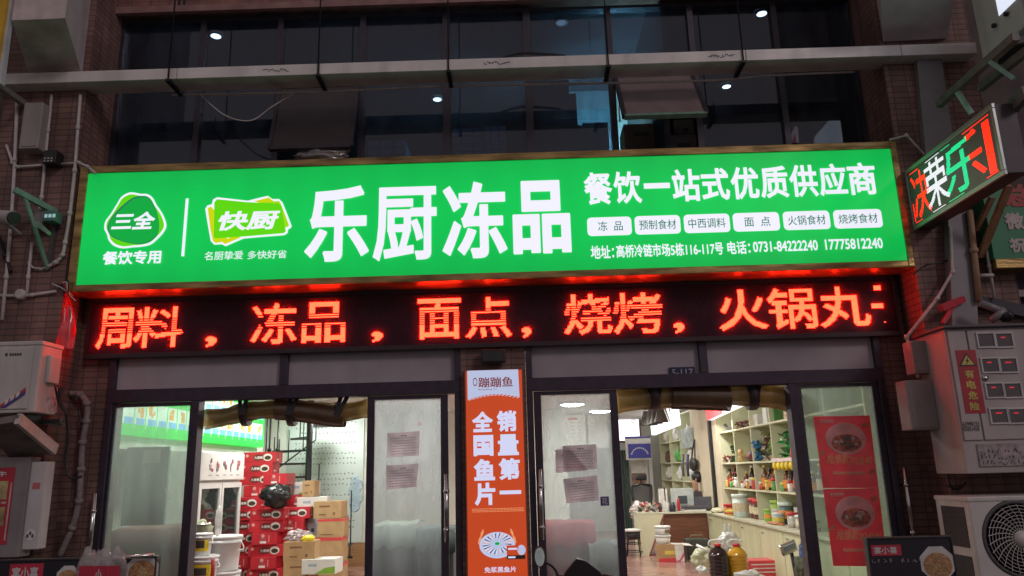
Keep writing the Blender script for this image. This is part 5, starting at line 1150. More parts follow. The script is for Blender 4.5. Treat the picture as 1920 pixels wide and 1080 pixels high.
c = W(1312, 1050, Z=.012); t = thing('dark_crate', 'dark green storage crate in front of the desk panel', 'crate', (c.x, c.y, .012)); MB().box(c.x - .2, c.x + .2, c.y, c.y + .3, .012, .36, mat('crate_green', (.045, .055, .045), .5), .015).build('body', t); MB().tube([(c.x - .12, c.y + .1, .36), (c.x - .1, c.y + .1, .42), (c.x + .1, c.y + .1, .42), (c.x + .12, c.y + .1, .36)], .01, mat('crate_handle', (.2, .17, .1), .5), 6).build('handle', t)
# seated person behind the desk
def skin(name, verts, edges, radii, m, parent=None, root=0, sub=2, **kw):
    me = bpy.data.meshes.new(name); org = ORG[parent.name] if parent else Vector(verts[root])
    me.from_pydata([Vector(v) - org for v in verts], edges, []); o = bpy.data.objects.new(name, me); COL.objects.link(o)
    md = o.modifiers.new('s', 'SKIN'); md.use_smooth_shade = True
    for i, d in enumerate(me.skin_vertices[0].data): d.radius = radii[i] if isinstance(radii[i], tuple) else (radii[i], radii[i]); d.use_root = i == root
    sd = o.modifiers.new('d', 'SUBSURF'); sd.levels = sd.render_levels = sub; me.materials.append(m)
    dg = bpy.context.evaluated_depsgraph_get(); dg.update(); m2 = bpy.data.meshes.new_from_object(o.evaluated_get(dg)); o.modifiers.clear(); o.data = m2
    for p in m2.polygons: p.use_smooth = True
    ORG[o.name] = org
    if parent: o.parent = parent
    else: o.location = org
    return o
hc = W(1306, 899, Y=9.3); px, py, pz = hc.x, 9.35, hc.z
SK = mat('skin_tone', (.46, .27, .19), .5, 0, .1, 12); CL = mat('dark_jacket', (.05, .042, .045), .8, 0, .3, 14); HR = mat('black_hair', (.012, .010, .012), .45, 0, .3, 30)
sh = pz - .26
V = [(px, py, .47), (px, py, .75), (px - .01, py - .01, sh - .06), (px - .02, py - .02, sh + .03), (px - .03, py - .03, pz - .11), (px - .04, py - .04, pz)]
E_ = [(0, 1), (1, 2), (2, 3), (3, 4), (4, 5)]; Rr = [(.17, .13), (.15, .12), (.17, .11), (.07, .065), (.052, .055), (.075, .095)]
for s_ in (-1, 1):
    b = len(V); V += [(px + .19 * s_, py, sh - .04), (px + .24 * s_ - .02, py - .06, sh - .28), (px + .16 * s_ - .06, py - .36, dz + .09), (px + .12 * s_ - .07, py - .44, dz + .055)]; Rr += [.065, .05, .04, (.034, .018)]
    E_ += [(2, b), (b, b + 1), (b + 1, b + 2), (b + 2, b + 3)]
    for q in range(5):
        f0 = len(V); o = (q - 2) * .018; L = (.045, .07, .078, .072, .055)[q]; a = Vector(V[b + 3]); s0 = a + Vector((o, -.03 if q else .0, 0)); V += [tuple(s0), tuple(s0 + Vector((o * .2 + (-.02 * s_ if q == 0 else 0), -L * .6, .004))), tuple(s0 + Vector((o * .2 + (-.028 * s_ if q == 0 else 0), -L, -.02)))]
        Rr += [.0095, .0085, .0075]; E_ += [(b + 3, f0), (f0, f0 + 1), (f0 + 1, f0 + 2)]
for s_ in (-1, 1):
    b = len(V); V += [(px + .10 * s_, py - .1, .50), (px + .11 * s_, py - .42, .50), (px + .11 * s_, py - .40, .10), (px + .11 * s_, py - .50, .055)]; Rr += [.085, .065, .05, (.04, .03)]; E_ += [(0, b), (b, b + 1), (b + 1, b + 2), (b + 2, b + 3)]
PN = skin('person', V, E_, Rr, SK, None, 0, 2); PN['label'] = 'person with dark hair and dark jacket sitting behind the desk'; PN['category'] = 'person'
h0 = Vector((px - .04, py - .04, pz))
MB().blob(h0 + Vector((.07, .03, .05)), (.118, .115, .118), HR, 3, .10, 3).blob(h0 + Vector((.14, .04, .02)), (.07, .06, .06), HR, 5, .1, 3).build('hair', PN)
mb = MB(); mb.blob(h0 + Vector((-.085, -.03, -.01)), (.018, .014, .022), SK, 2, .05, 1, 2); mb.build('nose', PN)
mb = MB()
for e in (-.035, .03): mb.blob(h0 + Vector((-.070, e - .03, .018)), (.008, .011, .006), HR, 1, 0, 1, 2)
mb.build('eyes', PN); MB().blob(h0 + Vector((-.078, -.025, -.055)), (.008, .022, .007), mat('lip_tone', (.34, .12, .1), .5), 1, 0, 1, 2).build('mouth', PN); MB().blob(h0 + Vector((.01, -.085, -.005)), (.016, .012, .03), SK, 1, .1, 1, 2).build('ear', PN)
b0 = [(px, py, .46), (px, py, .75), (px - .01, py - .01, sh - .05), (px - .015, py - .015, sh + .02), (px + .19, py, sh - .04), (px + .22, py - .06, sh - .28), (px + .12, py - .33, dz + .10), (px - .19, py, sh - .04), (px - .26, py - .06, sh - .28), (px - .21, py - .33, dz + .10)]
skin('jacket', b0, [(0, 1), (1, 2), (2, 3), (2, 4), (4, 5), (5, 6), (2, 7), (7, 8), (8, 9)], [(.19, .15), (.17, .14), (.19, .13), (.085, .08), .08, .062, .05, .08, .062, .05], CL, PN)
MB().box(px - .25, px + .25, py + .2, py + .26, .55, sh + .06, mat('chair_back_grey', (.20, .18, .18), .8), .04).box(px - .24, px + .24, py - .25, py + .22, .36, .42, BLACK, .02).build('person_chair', None, 'grey padded chair the seated person leans on', 'chair')
# ---- goods on the floor inside the right doorway
def jug(px, py, Y, liquid, cap, label):
    c = W(px, py, Y=Y); h = .46; z = max(.012, c.z - h); t = thing('oil_jug', label, 'jug', (c.x, Y, z), 'oil jugs inside the right doorway'); r = .128
    prof = [(r * .93, 0), (r, .015)]
    for k in range(7): zz = .03 + k * .042; prof += [(r, zz), (r * .93, zz + .016), (r, zz + .032)]
    prof += [(r * .97, .335), (r * .72, .39), (r * .3, .425), (r * .28, .445)]
    MB().lathe(prof, (c.x, Y, z), liquid, 24).build('bottle', t); MB().lathe([(r * .36, .435), (r * .36, .465), (.001, .466)], (c.x, Y, z), cap, 14).build('cap', t)
    MB().tube(spline([(c.x - .04, Y, z + .42), (c.x - .11, Y, z + .45), (c.x - .09, Y, z + .50), (c.x, Y, z + .51), (c.x + .08, Y, z + .49), (c.x + .04, Y, z + .42)], 5), .009, WHITE, 8).build('carry_handle', t)
    MB().lathe([(r * 1.012, .05), (r * 1.012, .20)], (c.x, Y, z), labs[1], 24, caps=False).bm.free()
Yj = 3.4
pal = thing('plinth_box', 'low kraft carton the oil jugs stand on inside the doorway', 'carton', (W(1365, 1080, Y=Yj).x, Yj, .012))
oz = W(1345, 1020, Y=Yj).z - .46
MB().box(W(1318, 1070, Y=Yj).x, W(1405, 1070, Y=Yj).x, Yj - .14, Yj + .2, .012, max(.02, oz - .002), KRAFT, .003).build('box', pal)
jug(1345, 1020, Yj, mat('dark_soy', (.022, .010, .012), .1, 0, .2, 6, coat=.5), caps[1], 'dark soy sauce jug inside the right doorway')
jug(1380, 1020, Yj + .06, mat('golden_oil', (.52, .26, .02), .12, 0, .2, 6, coat=.5), caps[1], 'golden cooking oil jug beside the dark one')
WBAG = film('white_bag', (.78, .80, .76), .45, .15, .12, .1, 6)
def bag(px, py, Y, size, seed, label, m=None, knot=True, name='plastic_bag'):
    c = W(px, py, Y=Y); mb = MB(); mb.blob(c, size, m or WBAG, seed, .4, 2.0, 4, None, True, .4)
    if knot:
        for s_ in (-1, 1): mb.blob(c + Vector((s_ * .03, 0, size[2] * 1.15)), (.022, .02, .08), m or WBAG, seed + s_, .4, 2, 2)
    return mb.build(name, None, label, 'bag')
bag(1366, 1016, 3.75, (.15, .10, .13), 12, 'knotted white plastic bag lying over the two jugs')
bag(1318, 1046, 4.0, (.15, .12, .15), 14, 'patterned plastic bag left of the dark jug', film('print_bag', (.66, .68, .46), .4, .15, .1, .35, 6), False)
bag(1316, 1068, 3.6, (.075, .08, .05), 15, 'small white bundle on the floor left of the jugs', None, False)
bag(1402, 1080, 3.0, (.17, .12, .07), 16, 'white plastic bag in front of the red carton', None, False)
MB().tube([W(1306, 1022, Y=3.8), W(1330, 1034, Y=3.7)], .018, WHITE, 8).build('paper_roll', None, 'white paper roll sticking out of the patterned bag', 'paper roll')
a, b = W(1394, 1052, Y=4.5), W(1462, 1052, Y=4.5)
t = thing('red_box', 'low red carton with white lines beside the counter', 'carton', ((a.x + b.x) / 2, 4.5, .012)); MB().box(a.x, b.x, 4.5, 4.85, .012, a.z, REDC2, .006).build('box', t)
mb = MB(); [mb.box(a.x + .1 + .02 * k, b.x - .05, 4.4965, 4.4985, a.z - .06 - .05 * k, a.z - .045 - .05 * k, LBLW) for k in range(3)]; mb.build('print', t)
c = W(1478, 1027, Y=3.0); t = thing('weighing_scale', 'platform scale with tilted display on a dark pole by the right jamb', 'scale', (c.x, 3.0, .012))
R_s = Matrix.Rotation(math.radians(-20), 3, 'Y') @ Matrix.Rotation(math.radians(28), 3, 'X')
MB().box(c.x - .10, c.x + .10, 2.97, 3.02, c.z - .07, c.z + .07, STEEL, .008, R_s).build('display_housing', t); MB().box(c.x - .08, c.x + .08, 2.945, 2.955, c.z - .03, c.z + .05, mat('lcd_grey', (.25, .32, .36), .3), .003, R_s).build('display', t)
MB().tube([(c.x + .04, 3.03, c.z - .04), (c.x + .09, 3.05, .1)], .022, BLACKM, 10).build('pole', t); MB().box(c.x - .2, c.x + .25, 2.75, 3.15, .012, .1, BLACKM, .01).build('platform', t)
bag(1508, 1035, 2.6, (.06, .06, .13), 18, 'blue plastic bag hanging against the right jamb', film('blue_bag', (.03, .10, .42), .3, .2, .05, .3, 8), False)
bag(1506, 1065, 2.6, (.10, .08, .16), 19, 'olive sack under the blue bag by the right jamb', mat('olive_sack', (.10, .11, .07), .8, 0, .3, 12), False, 'sack')

# ================================================================== ON THE LEFT PIER
YP = -.35
def pipe(px, label, Y=YP - .03, r=.014, m=PVC, name='conduit', k=1, cat=None):
    pts = [W(x, y, Y=Y) for x, y in px]; mb = MB(); q = spline(pts, 5) if k else pts
    mb.tube(q, r, m, 8)
    for p, n in zip(pts[1:-1], pts[2:]): mb.tube([p - (n - p).normalized() * .02, p + (n - p).normalized() * .02], r * 1.35, m, 8)
    return mb.build(name, None, label, cat or name)
pipe([(97, 178), (90, 245), (78, 370), (66, 430)], 'pale conduit running down the middle of the left pier', r=.013, k=0)
pipe([(60, 455), (53, 520), (50, 556)], 'short pale conduit below the bracket on the left pier', r=.013, k=0)
pipe([(151, 178), (146, 240), (140, 320), (131, 400), (122, 455), (117, 478), (104, 492), (90, 500)], 'long pale conduit bending at its foot, right edge of the left pier', r=.015)
pipe([(90, 500), (75, 504), (60, 500), (52, 492)], 'thin grey cable sagging under the triangular bracket', r=.007)
pipe([(32, 192), (28, 300), (22, 400), (12, 520), (4, 600)], 'pale pipe down the left side of the left pier', r=.015, k=0)
pipe([(12, 272), (24, 306), (34, 313), (85, 309)], 'pale elbow conduit crossing the left pier at half height', r=.012, k=0)
pipe([(112, 308), (148, 305), (165, 313), (180, 326)], 'short pale conduit leading to the green sign corner', r=.012, k=0)
pipe([(0, 554), (40, 555), (60, 553), (105, 546)], 'horizontal pale conduit above the left air conditioner', r=.013, k=0)
c = W(42, 553, Y=YP - .02); MB().lathe([(.045, -.03), (.045, .03), (.03, .04)], (c.x, YP - .03, c.z), PVC, 16, (0, -1, 0)).build('junction_box', None, 'round pale junction box on the conduit above the left air conditioner', 'junction box')
def pbox(px4, y0, y1, label, m, name, cat, bev=.008, lid=True):
    x0, x1, z0, z1 = rect(*px4, y0); t = thing(name, label, cat, ((x0 + x1) / 2, y1, z0))
    MB().box(x0, x1, y0, y1, z0, z1, m, bev).build('casing', t)
    if lid: MB().box(x0 + .02, x1 - .02, y0 - .006, y0 + .002, z0 + .02, z1 - .02, m, .003).build('lid', t)
    return t, (x0, x1, z0, z1)
pbox((40, 192, 76, 278), YP - .14, YP, 'tall pale utility box high on the left pier', mat('dull_box', (.36, .33, .31), .6, 0, .12, 5, stain=.3), 'utility_box', 'box')
t, (x0, x1, z0, z1) = pbox((80, 281, 105, 306), YP - .12, YP, 'small black box with six pale dots on the left pier', BLACK, 'signal_box', 'box')
mb = MB(); [mb.box(x0 + .02 + .03 * i, x0 + .038 + .03 * i, YP - .13, YP - .128, z0 + .012 + .025 * j, z0 + .026 + .025 * j, mat('dull_lens', (.4, .38, .36), .4)) for i in range(3) for j in range(2)]; mb.build('lens_row', t)
# triangular steel bracket, the sign's green light put into its colour
t = thing('wall_bracket', 'triangular steel bracket tinted with green sign light standing out from the left pier', 'bracket', W(90, 500, Y=YP))
a, b, c_ = W(27, 356, Y=YP - .35), W(106, 398, Y=YP - .02), W(90, 505, Y=YP - .02)
MB().bar(a, b, .035, .05, GREENTINT).build('arm', t); MB().bar(W(46, 368, Y=YP - .27), c_, .022, .03, GREENTINT).build('strut', t)
MB().bar(b, c_, .02, .03, mat('bracket_dark', (.09, .10, .09), .6)).build('wall_plate', t)
t, (x0, x1, z0, z1) = pbox((81, 394, 102, 414), YP - .16, YP - .04, 'small green lit lamp box with three pale windows beside the bracket', mat('lamp_green', (.08, .20, .17), .4), 'lamp_box', 'lamp', .006, False)
mb = MB(); [mb.box(x0 + .015 + .035 * i, x0 + .038 + .035 * i, YP - .166, YP - .161, z0 + .03, z0 + .06, emis('lamp_window', (.35, .6, .6), .6)) for i in range(3)]; mb.build('window_row', t)
pbox((62, 390, 80, 428), YP - .10, YP, 'grey socket box behind the bracket on the left pier', GREYM, 'socket_box', 'box')
MB().poly([W(x, y, Y=YP - .2) for x, y in ((68, 418), (76, 418), (96, 436), (95, 442), (76, 428), (68, 424))], GREENTINT, .05).build('small_bracket', None, 'short lamp arm tinted with pale green sign light under the socket box', 'bracket')
t = thing('security_camera', 'pale bullet camera at the left edge below the conduit elbow', 'camera', W(10, 408, Y=YP - .2))
a, b = W(-12, 406, Y=YP - .2), W(25, 409, Y=YP - .32); MB().tube([a, b], .062, mat('camera_grey', (.40, .38, .37), .5), 16).build('body', t); MB().tube([b, b + (b - a).normalized() * .02], .055, BLACK, 16).build('lens', t)
MB().tube(spline([W(12, 424, Y=YP - .2), W(22, 427, Y=YP - .1), W(40, 440, Y=YP - .02)], 5), .016, M['camera_grey'], 8).build('arm', t)
pipe([(-5, 440), (10, 480), (20, 510)], 'dark hanging pipe under the camera', r=.016, m=BLACKM)
# translucent sheet with the ticker's red light put into its colour, cable bundle above it
mb = MB(); n, k_ = 10, 5
for i in range(n):
    for j in range(k_):
        def P(i, j):
            v = i / n; a = W(127 - 22 * v ** .7, 547 + 112 * v, Y=YP - .04); b = W(131 + 9 * math.sin(v * 2.2), 547 + 112 * v - 8 * v * v, Y=YP + .06); q = a.lerp(b, j / k_); q.y += .02 * math.sin(j * 2.2 + i * .5); return q
        mb.face([P(i, j), P(i + 1, j), P(i + 1, j + 1), P(i, j + 1)], film('red_lit_plastic', (.92, .05, .08), .55, .10, 0, .2, 9), True)
bmesh.ops.remove_doubles(mb.bm, verts=mb.bm.verts, dist=.0005); mb.build('plastic_sheet', None, 'plastic sheet tinted with red ticker light, hanging beside the left end of the ticker', 'plastic sheet')
mb = MB(); r_ = random.Random(41)
for k in range(5): mb.tube(spline([W(98 + 3 * k, 532 + 2 * k, Y=YP - .03), W(112 + 4 * k, 538 - 3 * k, Y=YP - .05), W(128, 548 + k, Y=YP - .04), W(136 + 2 * k, 556 + 3 * k, Y=YP)], 5), .006, (PVC, BLACK, caps[1])[k % 3], 6)
mb.build('cable_bundle', None, 'tangle of thin cables at the left end of the ticker', 'cables')
# air conditioners
def ac_unit(x0, x1, y0, y1, z0, z1, label, fan=True, panel=None):
    t = thing('air_conditioner', label, 'air conditioner', ((x0 + x1) / 2, (y0 + y1) / 2, z0)); w = x1 - x0
    MB().box(x0, x1, y0, y1, z0 + .02, z1 - .02, ACW, .012).build('casing', t)
    MB().box(x0 - .008, x1 + .008, y0 - .008, y1, z1 - .03, z1 + .005, ACW, .008).build('lid', t)
    for x in (x0 + .1, x1 - .18): MB().box(x, x + .08, y0 + .03, y1 - .03, z0 - .015, z0 + .02, BLACKM).build('foot', t)
    if fan:
        cx, cz = fan; R = .245
        MB().lathe([(R + .03, 0), (R + .02, .012), (R, .004), (R, -.06), (.001, -.06)], (cx, y0, cz), mat('fan_well', (.10, .095, .10), .6), 40, (0, -1, 0)).build('fan_well', t)
        mb = MB()
        for k in range(1, 11): r = R * k / 10.5; mb.tube([(cx + r * math.cos(q * .196), y0 - .02, cz + r * math.sin(q * .196)) for q in range(33)], .0028, ACW, 4, False)
        for k in range(26):
            a = k * 2 * math.pi / 26; mb.tube([(cx + r * math.cos(a + .5 * (r - .06) / R), y0 - .024, cz + r * math.sin(a + .5 * (r - .06) / R)) for r in (.055, .11, .17, R)], .0032, ACW, 4, False)
        mb.lathe([(.06, .02), (.06, .03), (.001, .035)], (cx, y0, cz), ACW, 20, (0, -1, 0)); mb.build('grille', t)
        mb = MB()
        for k in range(3):
            a = k * 2.09; mb.poly([(cx + .05 * math.cos(a), y0 + .03, cz + .05 * math.sin(a)), (cx + .21 * math.cos(a - .3), y0 + .03, cz + .21 * math.sin(a - .3)), (cx + .22 * math.cos(a + .3), y0 + .045, cz + .22 * math.sin(a + .3)), (cx + .06 * math.cos(a + .8), y0 + .045, cz + .06 * math.sin(a + .8))], GREYM, .004)
        mb.build('fan', t)
    return t
a, b = W(72, 640, Y=-.78), W(72, 778, Y=-.78)
ax1, az0, az1 = (a.x + b.x) / 2, b.z, a.z
AC1 = ac_unit(ax1 - .90, ax1, -.78, min(-.42, W(113, 700, X=ax1).y), az0, az1, 'white air conditioner on the left pier with red lit side', (ax1 - .62, (az0 + az1) / 2))
mb = MB(); px0, px1 = ax1 - .31, ax1 - .06
mb.box(px0, px1, -.792, -.78, az0 + .05, az1 - .05, ACW, .005); mb.build('front_panel', AC1)
mb = MB(); o = Vector((px0 + .01, -.794, az0 + .06)); mb.poly([o, o + Vector((.08, 0, 0)), o + Vector((.22, 0, .10)), o + Vector((.22, 0, .15))], mat('badge_blue', (.06, .06, .26), .4), .002); mb.poly([o + Vector((0, -.003, .0)), o + Vector((.035, -.003, 0)), o + Vector((.22, -.003, .13)), o + Vector((.22, -.003, .155))], mat('badge_red', (.5, .04, .05), .4), .001)
[mb.poly([o + Vector((.07 + .04 * k, -.004, .022 + .026 * k)), o + Vector((.095 + .04 * k, -.004, .04 + .026 * k)), o + Vector((.10 + .04 * k, -.004, .075 + .026 * k)), o + Vector((.072 + .04 * k, -.004, .055 + .026 * k))], LBLW, .001) for k in range(3)]
mb.build('energy_badge', AC1)
mb = MB(); mb.box(px0 + .03, px0 + .05, -.7935, -.792, az1 - .115, az1 - .09, INK); [mb.box(px0 + .065 + .02 * k, px0 + .08 + .02 * k, -.7935, -.792, az1 - .113, az1 - .092, INK) for k in range(5)]; mb.build('maker_mark', AC1)
MB().box(ax1, ax1 + .035, -.70, -.56, az1 - .32, az1 - .10, ACW, .008).build('valve_cover', AC1)
MB().box(ax1 + .001, ax1 + .003, -.66, -.5, az0 + .04, az0 + .16, mat('rating_sticker', (.50, .45, .48), .6, 0, .6, 50)).build('rating_sticker', AC1)
mb = MB(); [mb.tube(spline([(ax1 + .04, -.62 + .03 * k, az1 - .33), (ax1 + .06, -.64 + .05 * k, az0 + .22), (ax1 + .05, -.55, az0 + .10 + .02 * k), (ax1 + .05, -.47, az0 + .06)], 6), .009, BLACK, 6) for k in range(3)]; mb.build('hose', AC1)
t = thing('ac_bracket', 'dark steel bracket carrying the left air conditioner', 'bracket', (ax1 - .2, -.4, az0 - .05)); MB().bar((ax1 - .05, -.8, az0 - .04), (ax1 - .05, -.35, az0 - .04), .04, .035, BLACKM).build('arm', t); MB().bar((ax1 - .9, -.62, az0 - .04), (ax1 + .12, -.62, az0 - .04), .03, .034, BLACKM).build('rail', t)
mb = MB(); mb.tube(spline([(ax1 + .05, -.45, az0 + .05), (ax1 + .06, -.40, az0 - .15), (ax1 + .05, -.38, az0 - .35), (ax1 + .10, -.37, az0 - .48), (ax1 + .2, -.37, az0 - .47)], 6), .01, BLACK, 6); mb.build('drain_hose', None, 'thin black hose looping down the left pier', 'hose')
pipe([(132, 738), (150, 740), (163, 757), (162, 790), (155, 830), (152, 880), (148, 940), (135, 990), (112, 1043)], 'thick wrapped grey hose running down the recess left of the doors', Y=-.10, r=.026, m=mat('wrapped_hose', (.25, .21, .20), .8, 0, .3, 30, .4), name='hose')
pipe([(148, 765), (153, 800), (155, 830)], 'thin dark cable beside the wrapped grey hose', Y=-.10, r=.008, m=BLACK, name='cable')
# sloping ledge, advert cabinet, white strip
t = thing('sloping_canopy', 'small sloping concrete canopy under the left air conditioner', 'canopy', W(60, 850, Y=YP))
q = [W(-30, 800, Y=-.95), W(33, 790, Y=-.95), W(103, 848, Y=-.42), W(20, 862, Y=-.42)]
MB().poly([q[0], q[1], q[2], q[3]], mat('canopy_grey', (.20, .17, .16), .9, 0, .3, 9, .4, stain=.3), .05, (0, 0, 1)).build('slab', t)
MB().bar(q[1] + Vector((0, 0, .02)), q[2] + Vector((0, 0, .02)), .035, .085, mat('edge_pale', (.52, .46, .42), .8, 0, .2, 9)).build('edge_trim', t)
x0, x1, z0, z1 = rect(-60, 858, 46, 1046, -.50)
t = thing('advert_cabinet', 'grey metal cabinet with a red food poster at the left edge', 'advert cabinet', ((x0 + x1) / 2, -.36, z0))
MB().box(x0, x1, -.50, -.36, z0, z1, mat('cabinet_grey', (.30, .27, .27), .5, .2, .15, 6, stain=.3), .006).build('frame', t)
pz0, pz1 = z0 + .10, z1 - .08; pxa, pxb = x0 + .05, x1 - .11
MB().box(pxa, pxb, -.506, -.50, pz0, pz1, mat('advert_red', (.46, .03, .05), .45, 0, .2, 6)).build('poster', t)
mb = MB()
for f0, f1 in ((.58, .82), (.24, .48)): mb.box(pxa, pxb - .04, -.5085, -.5065, pz0 + f0 * (pz1 - pz0), pz0 + f1 * (pz1 - pz0), mat('advert_food', (.42, .34, .16), .5, 0, .6, 12))
for k in range(6): mb.box(pxb - .30 + .045 * k, pxb - .265 + .045 * k, -.5085, -.5065, pz0 + .52 * (pz1 - pz0), pz0 + .55 * (pz1 - pz0), M['poster_cream'])
mb.textr('品, 牛', pxb - .26, pxb - .06, pz0 + .88 * (pz1 - pz0), pz0 + .95 * (pz1 - pz0), -.5085, LBLW, .03); mb.box(pxb - .02, pxb - .008, -.5085, -.5065, pz0 + .03, pz1 - .12, M['poster_cream'])
mb.build('food_pictures', t)
x0, x1, z0, z1 = rect(50, 866, 79, 1030, -.47); MB().box(x0, x1, -.47, -.36, z0, z1, mat('white_strip', (.58, .56, .55), .5, 0, .1, 5, stain=.2), .004).build('white_board', None, 'tall white board with faded stickers beside the advert cabinet', 'board')
mb = MB(); mb.box(x0 + .03, x0 + .09, -.4735, -.4715, z0 + .46, z0 + .51, mat('sticker_pink', (.6, .16, .16), .6)); mb.build('pink_sticker', None, 'faded pink sticker on the tall white board', 'sticker')
mb = MB(); mb.disc((x0 + .06, -.473, z0 + .11), .04, .045, LBLW, seg=14); [mb.box(x0 + .03 + .02 * k, x0 + .045 + .02 * k, -.4755, -.474, z0 + .09 + .02 * (k % 2), z0 + .115 + .02 * (k % 2), INK) for k in range(3)]; mb.build('round_sticker', None, 'round white sticker with black marks low on the tall white board', 'sticker')
mb = MB(); r_ = random.Random(77)
for k in range(34): c = W(78 + (k % 12) * 2.3 + r_.uniform(-1, 1), 962 + (k // 12) * 7 + (k % 12) * .9, Y=YP - .004); mb.bar(c, c + Vector((r_.uniform(-.02, .02), 0, r_.uniform(-.03, .03))), .003, .006, INK, up=(0, 1, 0))
mb.build('stencil_marks', None, 'black stencilled scrawl on the bricks beside the tall white board', 'graffiti')
# neighbour's yellow sign in the upper left corner
t = thing('yellow_sign', 'edge of a yellow sign box with white rim in the upper left corner', 'sign', W(10, 80, Y=-.9))
MB().poly([W(-60, -20, Y=-1.0), W(21, -20, Y=-1.0), W(0, 118, Y=-1.0), W(-60, 120, Y=-1.0)], mat('sign_yellow', (.62, .38, .02), .5), .03).build('face', t)
MB().poly([W(22, -20, Y=-.95), W(32, -20, Y=-.95), W(9, 162, Y=-.95), W(-3, 162, Y=-.95), W(1, 118, Y=-.95)], mat('rim_white', (.55, .56, .60), .5), .05).build('rim', t)
MB().bar(W(-6, 158, Y=-.8), W(50, 198, Y=YP), .05, .05, GREYM).build('sign_arm', None, 'grey arm carrying the yellow sign box', 'bracket')

# ================================================================== ON THE RIGHT PIER
# ---- projecting LED sign
XBL = 3.46
bl = [W(1712, 437, X=XBL), W(1880, 325, X=XBL), W(1868, 186, X=XBL), W(1697, 327, X=XBL)]
y_n, y_f = (bl[1].y + bl[2].y) / 2, -.36
bz0, bz1 = (bl[0].z + bl[1].z) / 2, (bl[2].z + bl[3].z) / 2
t = thing('projecting_led_sign', 'projecting LED sign with red white and green characters on the right pier', 'led sign', (XBL + .1, y_f, bz0))
th = .16
MB().box(XBL, XBL + th, y_n, y_f, bz0, bz1, mat('blade_case', (.06, .05, .055), .5, .2), .006).build('case', t)
mb = MB(); fm = mat('blade_trim', (.36, .40, .38), .35, .5, .1, 14)
for a in ((y_n, y_f, bz1 - .03, bz1 + .006), (y_n, y_f, bz0 - .006, bz0 + .03), (y_n, y_n + .03, bz0 + .03, bz1 - .03), (y_f - .03, y_f, bz0 + .03, bz1 - .03)): mb.box(XBL - .015, XBL + .01, *a, fm, .003)
mb.build('trim', t)
MB().box(XBL - .004, XBL, y_n + .03, y_f - .03, bz0 + .03, bz1 - .03, mat('blade_face', (.15, .16, .16), .4, 0, .15, 60)).build('face', t)
mb = MB(); LW, LH = (y_f - y_n) - .08, bz1 - bz0 - .08; y0_ = y_f - .04; zb_ = bz0 + .04; pit = .0105
def blade(u0, u1, v0, v1, on, m_of):
    h, w = on.shape
    for j in range(h):
        for i in range(w):
            if on[j, i]:
                y = y0_ - LW * (u0 + (u1 - u0) * i / w); z = zb_ + LH * (v0 + (v1 - v0) * j / h); dy, dz_ = LW * (u1 - u0) / w * .72, LH * (v1 - v0) / h * .72
                mb.face([(XBL - .0065, y, z), (XBL - .0065, y - dy, z), (XBL - .0065, y - dy, z + dz_), (XBL - .0065, y, z + dz_)], m_of(i / w, j / h))
for ch, u0, u1, mf in (('决', .02, .24, lambda a, b: E_REDL), ('荣', .20, .47, lambda a, b: E_WHTL), ('乐', .43, .88, lambda a, b: E_REDL if a > .66 else E_GRNL)): blade(u0, u1, .06, .94, led_raster(ch, .008, max(8, int(LW * (u1 - u0) / pit)), int(LH * .88 / pit)), mf)
one = np.ones((1, 24), bool)
blade(.90, .97, .04, .92, np.ones((44, 7), bool), lambda a, b: E_REDL)
blade(.02, .14, .97, .985, one, lambda a, b: E_REDL); blade(.24, .42, .97, .985, one, lambda a, b: E_WHTL); blade(.44, .55, .97, .985, one, lambda a, b: E_GRNL); blade(.70, .98, .97, .985, one, lambda a, b: E_REDL)
blade(.01, .10, .01, .025, one, lambda a, b: E_REDL); blade(.24, .40, .01, .025, one, lambda a, b: E_WHTL); blade(.44, .62, .01, .025, one, lambda a, b: E_GRNL); blade(.86, .98, .01, .025, one, lambda a, b: E_REDL)
blade(.004, .016, .05, .40, np.ones((20, 1), bool), lambda a, b: E_REDL)
mb.build('lit_characters', t)
for k, (pa, pb) in enumerate((((1795, 172), (1822, 213)), ((1856, 116), (1902, 148)))):
    MB().bar(W(*pa, X=XBL + .02), W(*pb, X=XBL + .10), .03, .03, mat('teal_paint', (.22, .42, .34), .5)).build('hanger_bar', None, ('left' if k == 0 else 'right') + ' pale green bar holding the projecting LED sign', 'bracket', 'pale green bars over the projecting sign')
t = thing('cantilever_frame', 'rusty steel frame under the upper air conditioner on the right', 'bracket', W(1850, 120, X=3.5))
MB().bar(W(1760, 196, X=3.56), W(1905, 68, X=3.56), .05, .06, mat('rust_steel', (.17, .16, .15), .6, .3, .3, 12)).build('arm', t); MB().bar(W(1838, 165, X=3.75), W(1945, 80, X=3.75), .05, .06, M['rust_steel']).build('arm', t)
MB().bar(W(1890, 78, X=3.6), W(1925, 74, X=3.9), .04, .05, M['rust_steel']).build('cross_bar', t); MB().bar(W(1870, 230, X=3.62), W(1925, 172, X=3.62), .05, .10, M['rust_steel']).build('lower_rail', t)
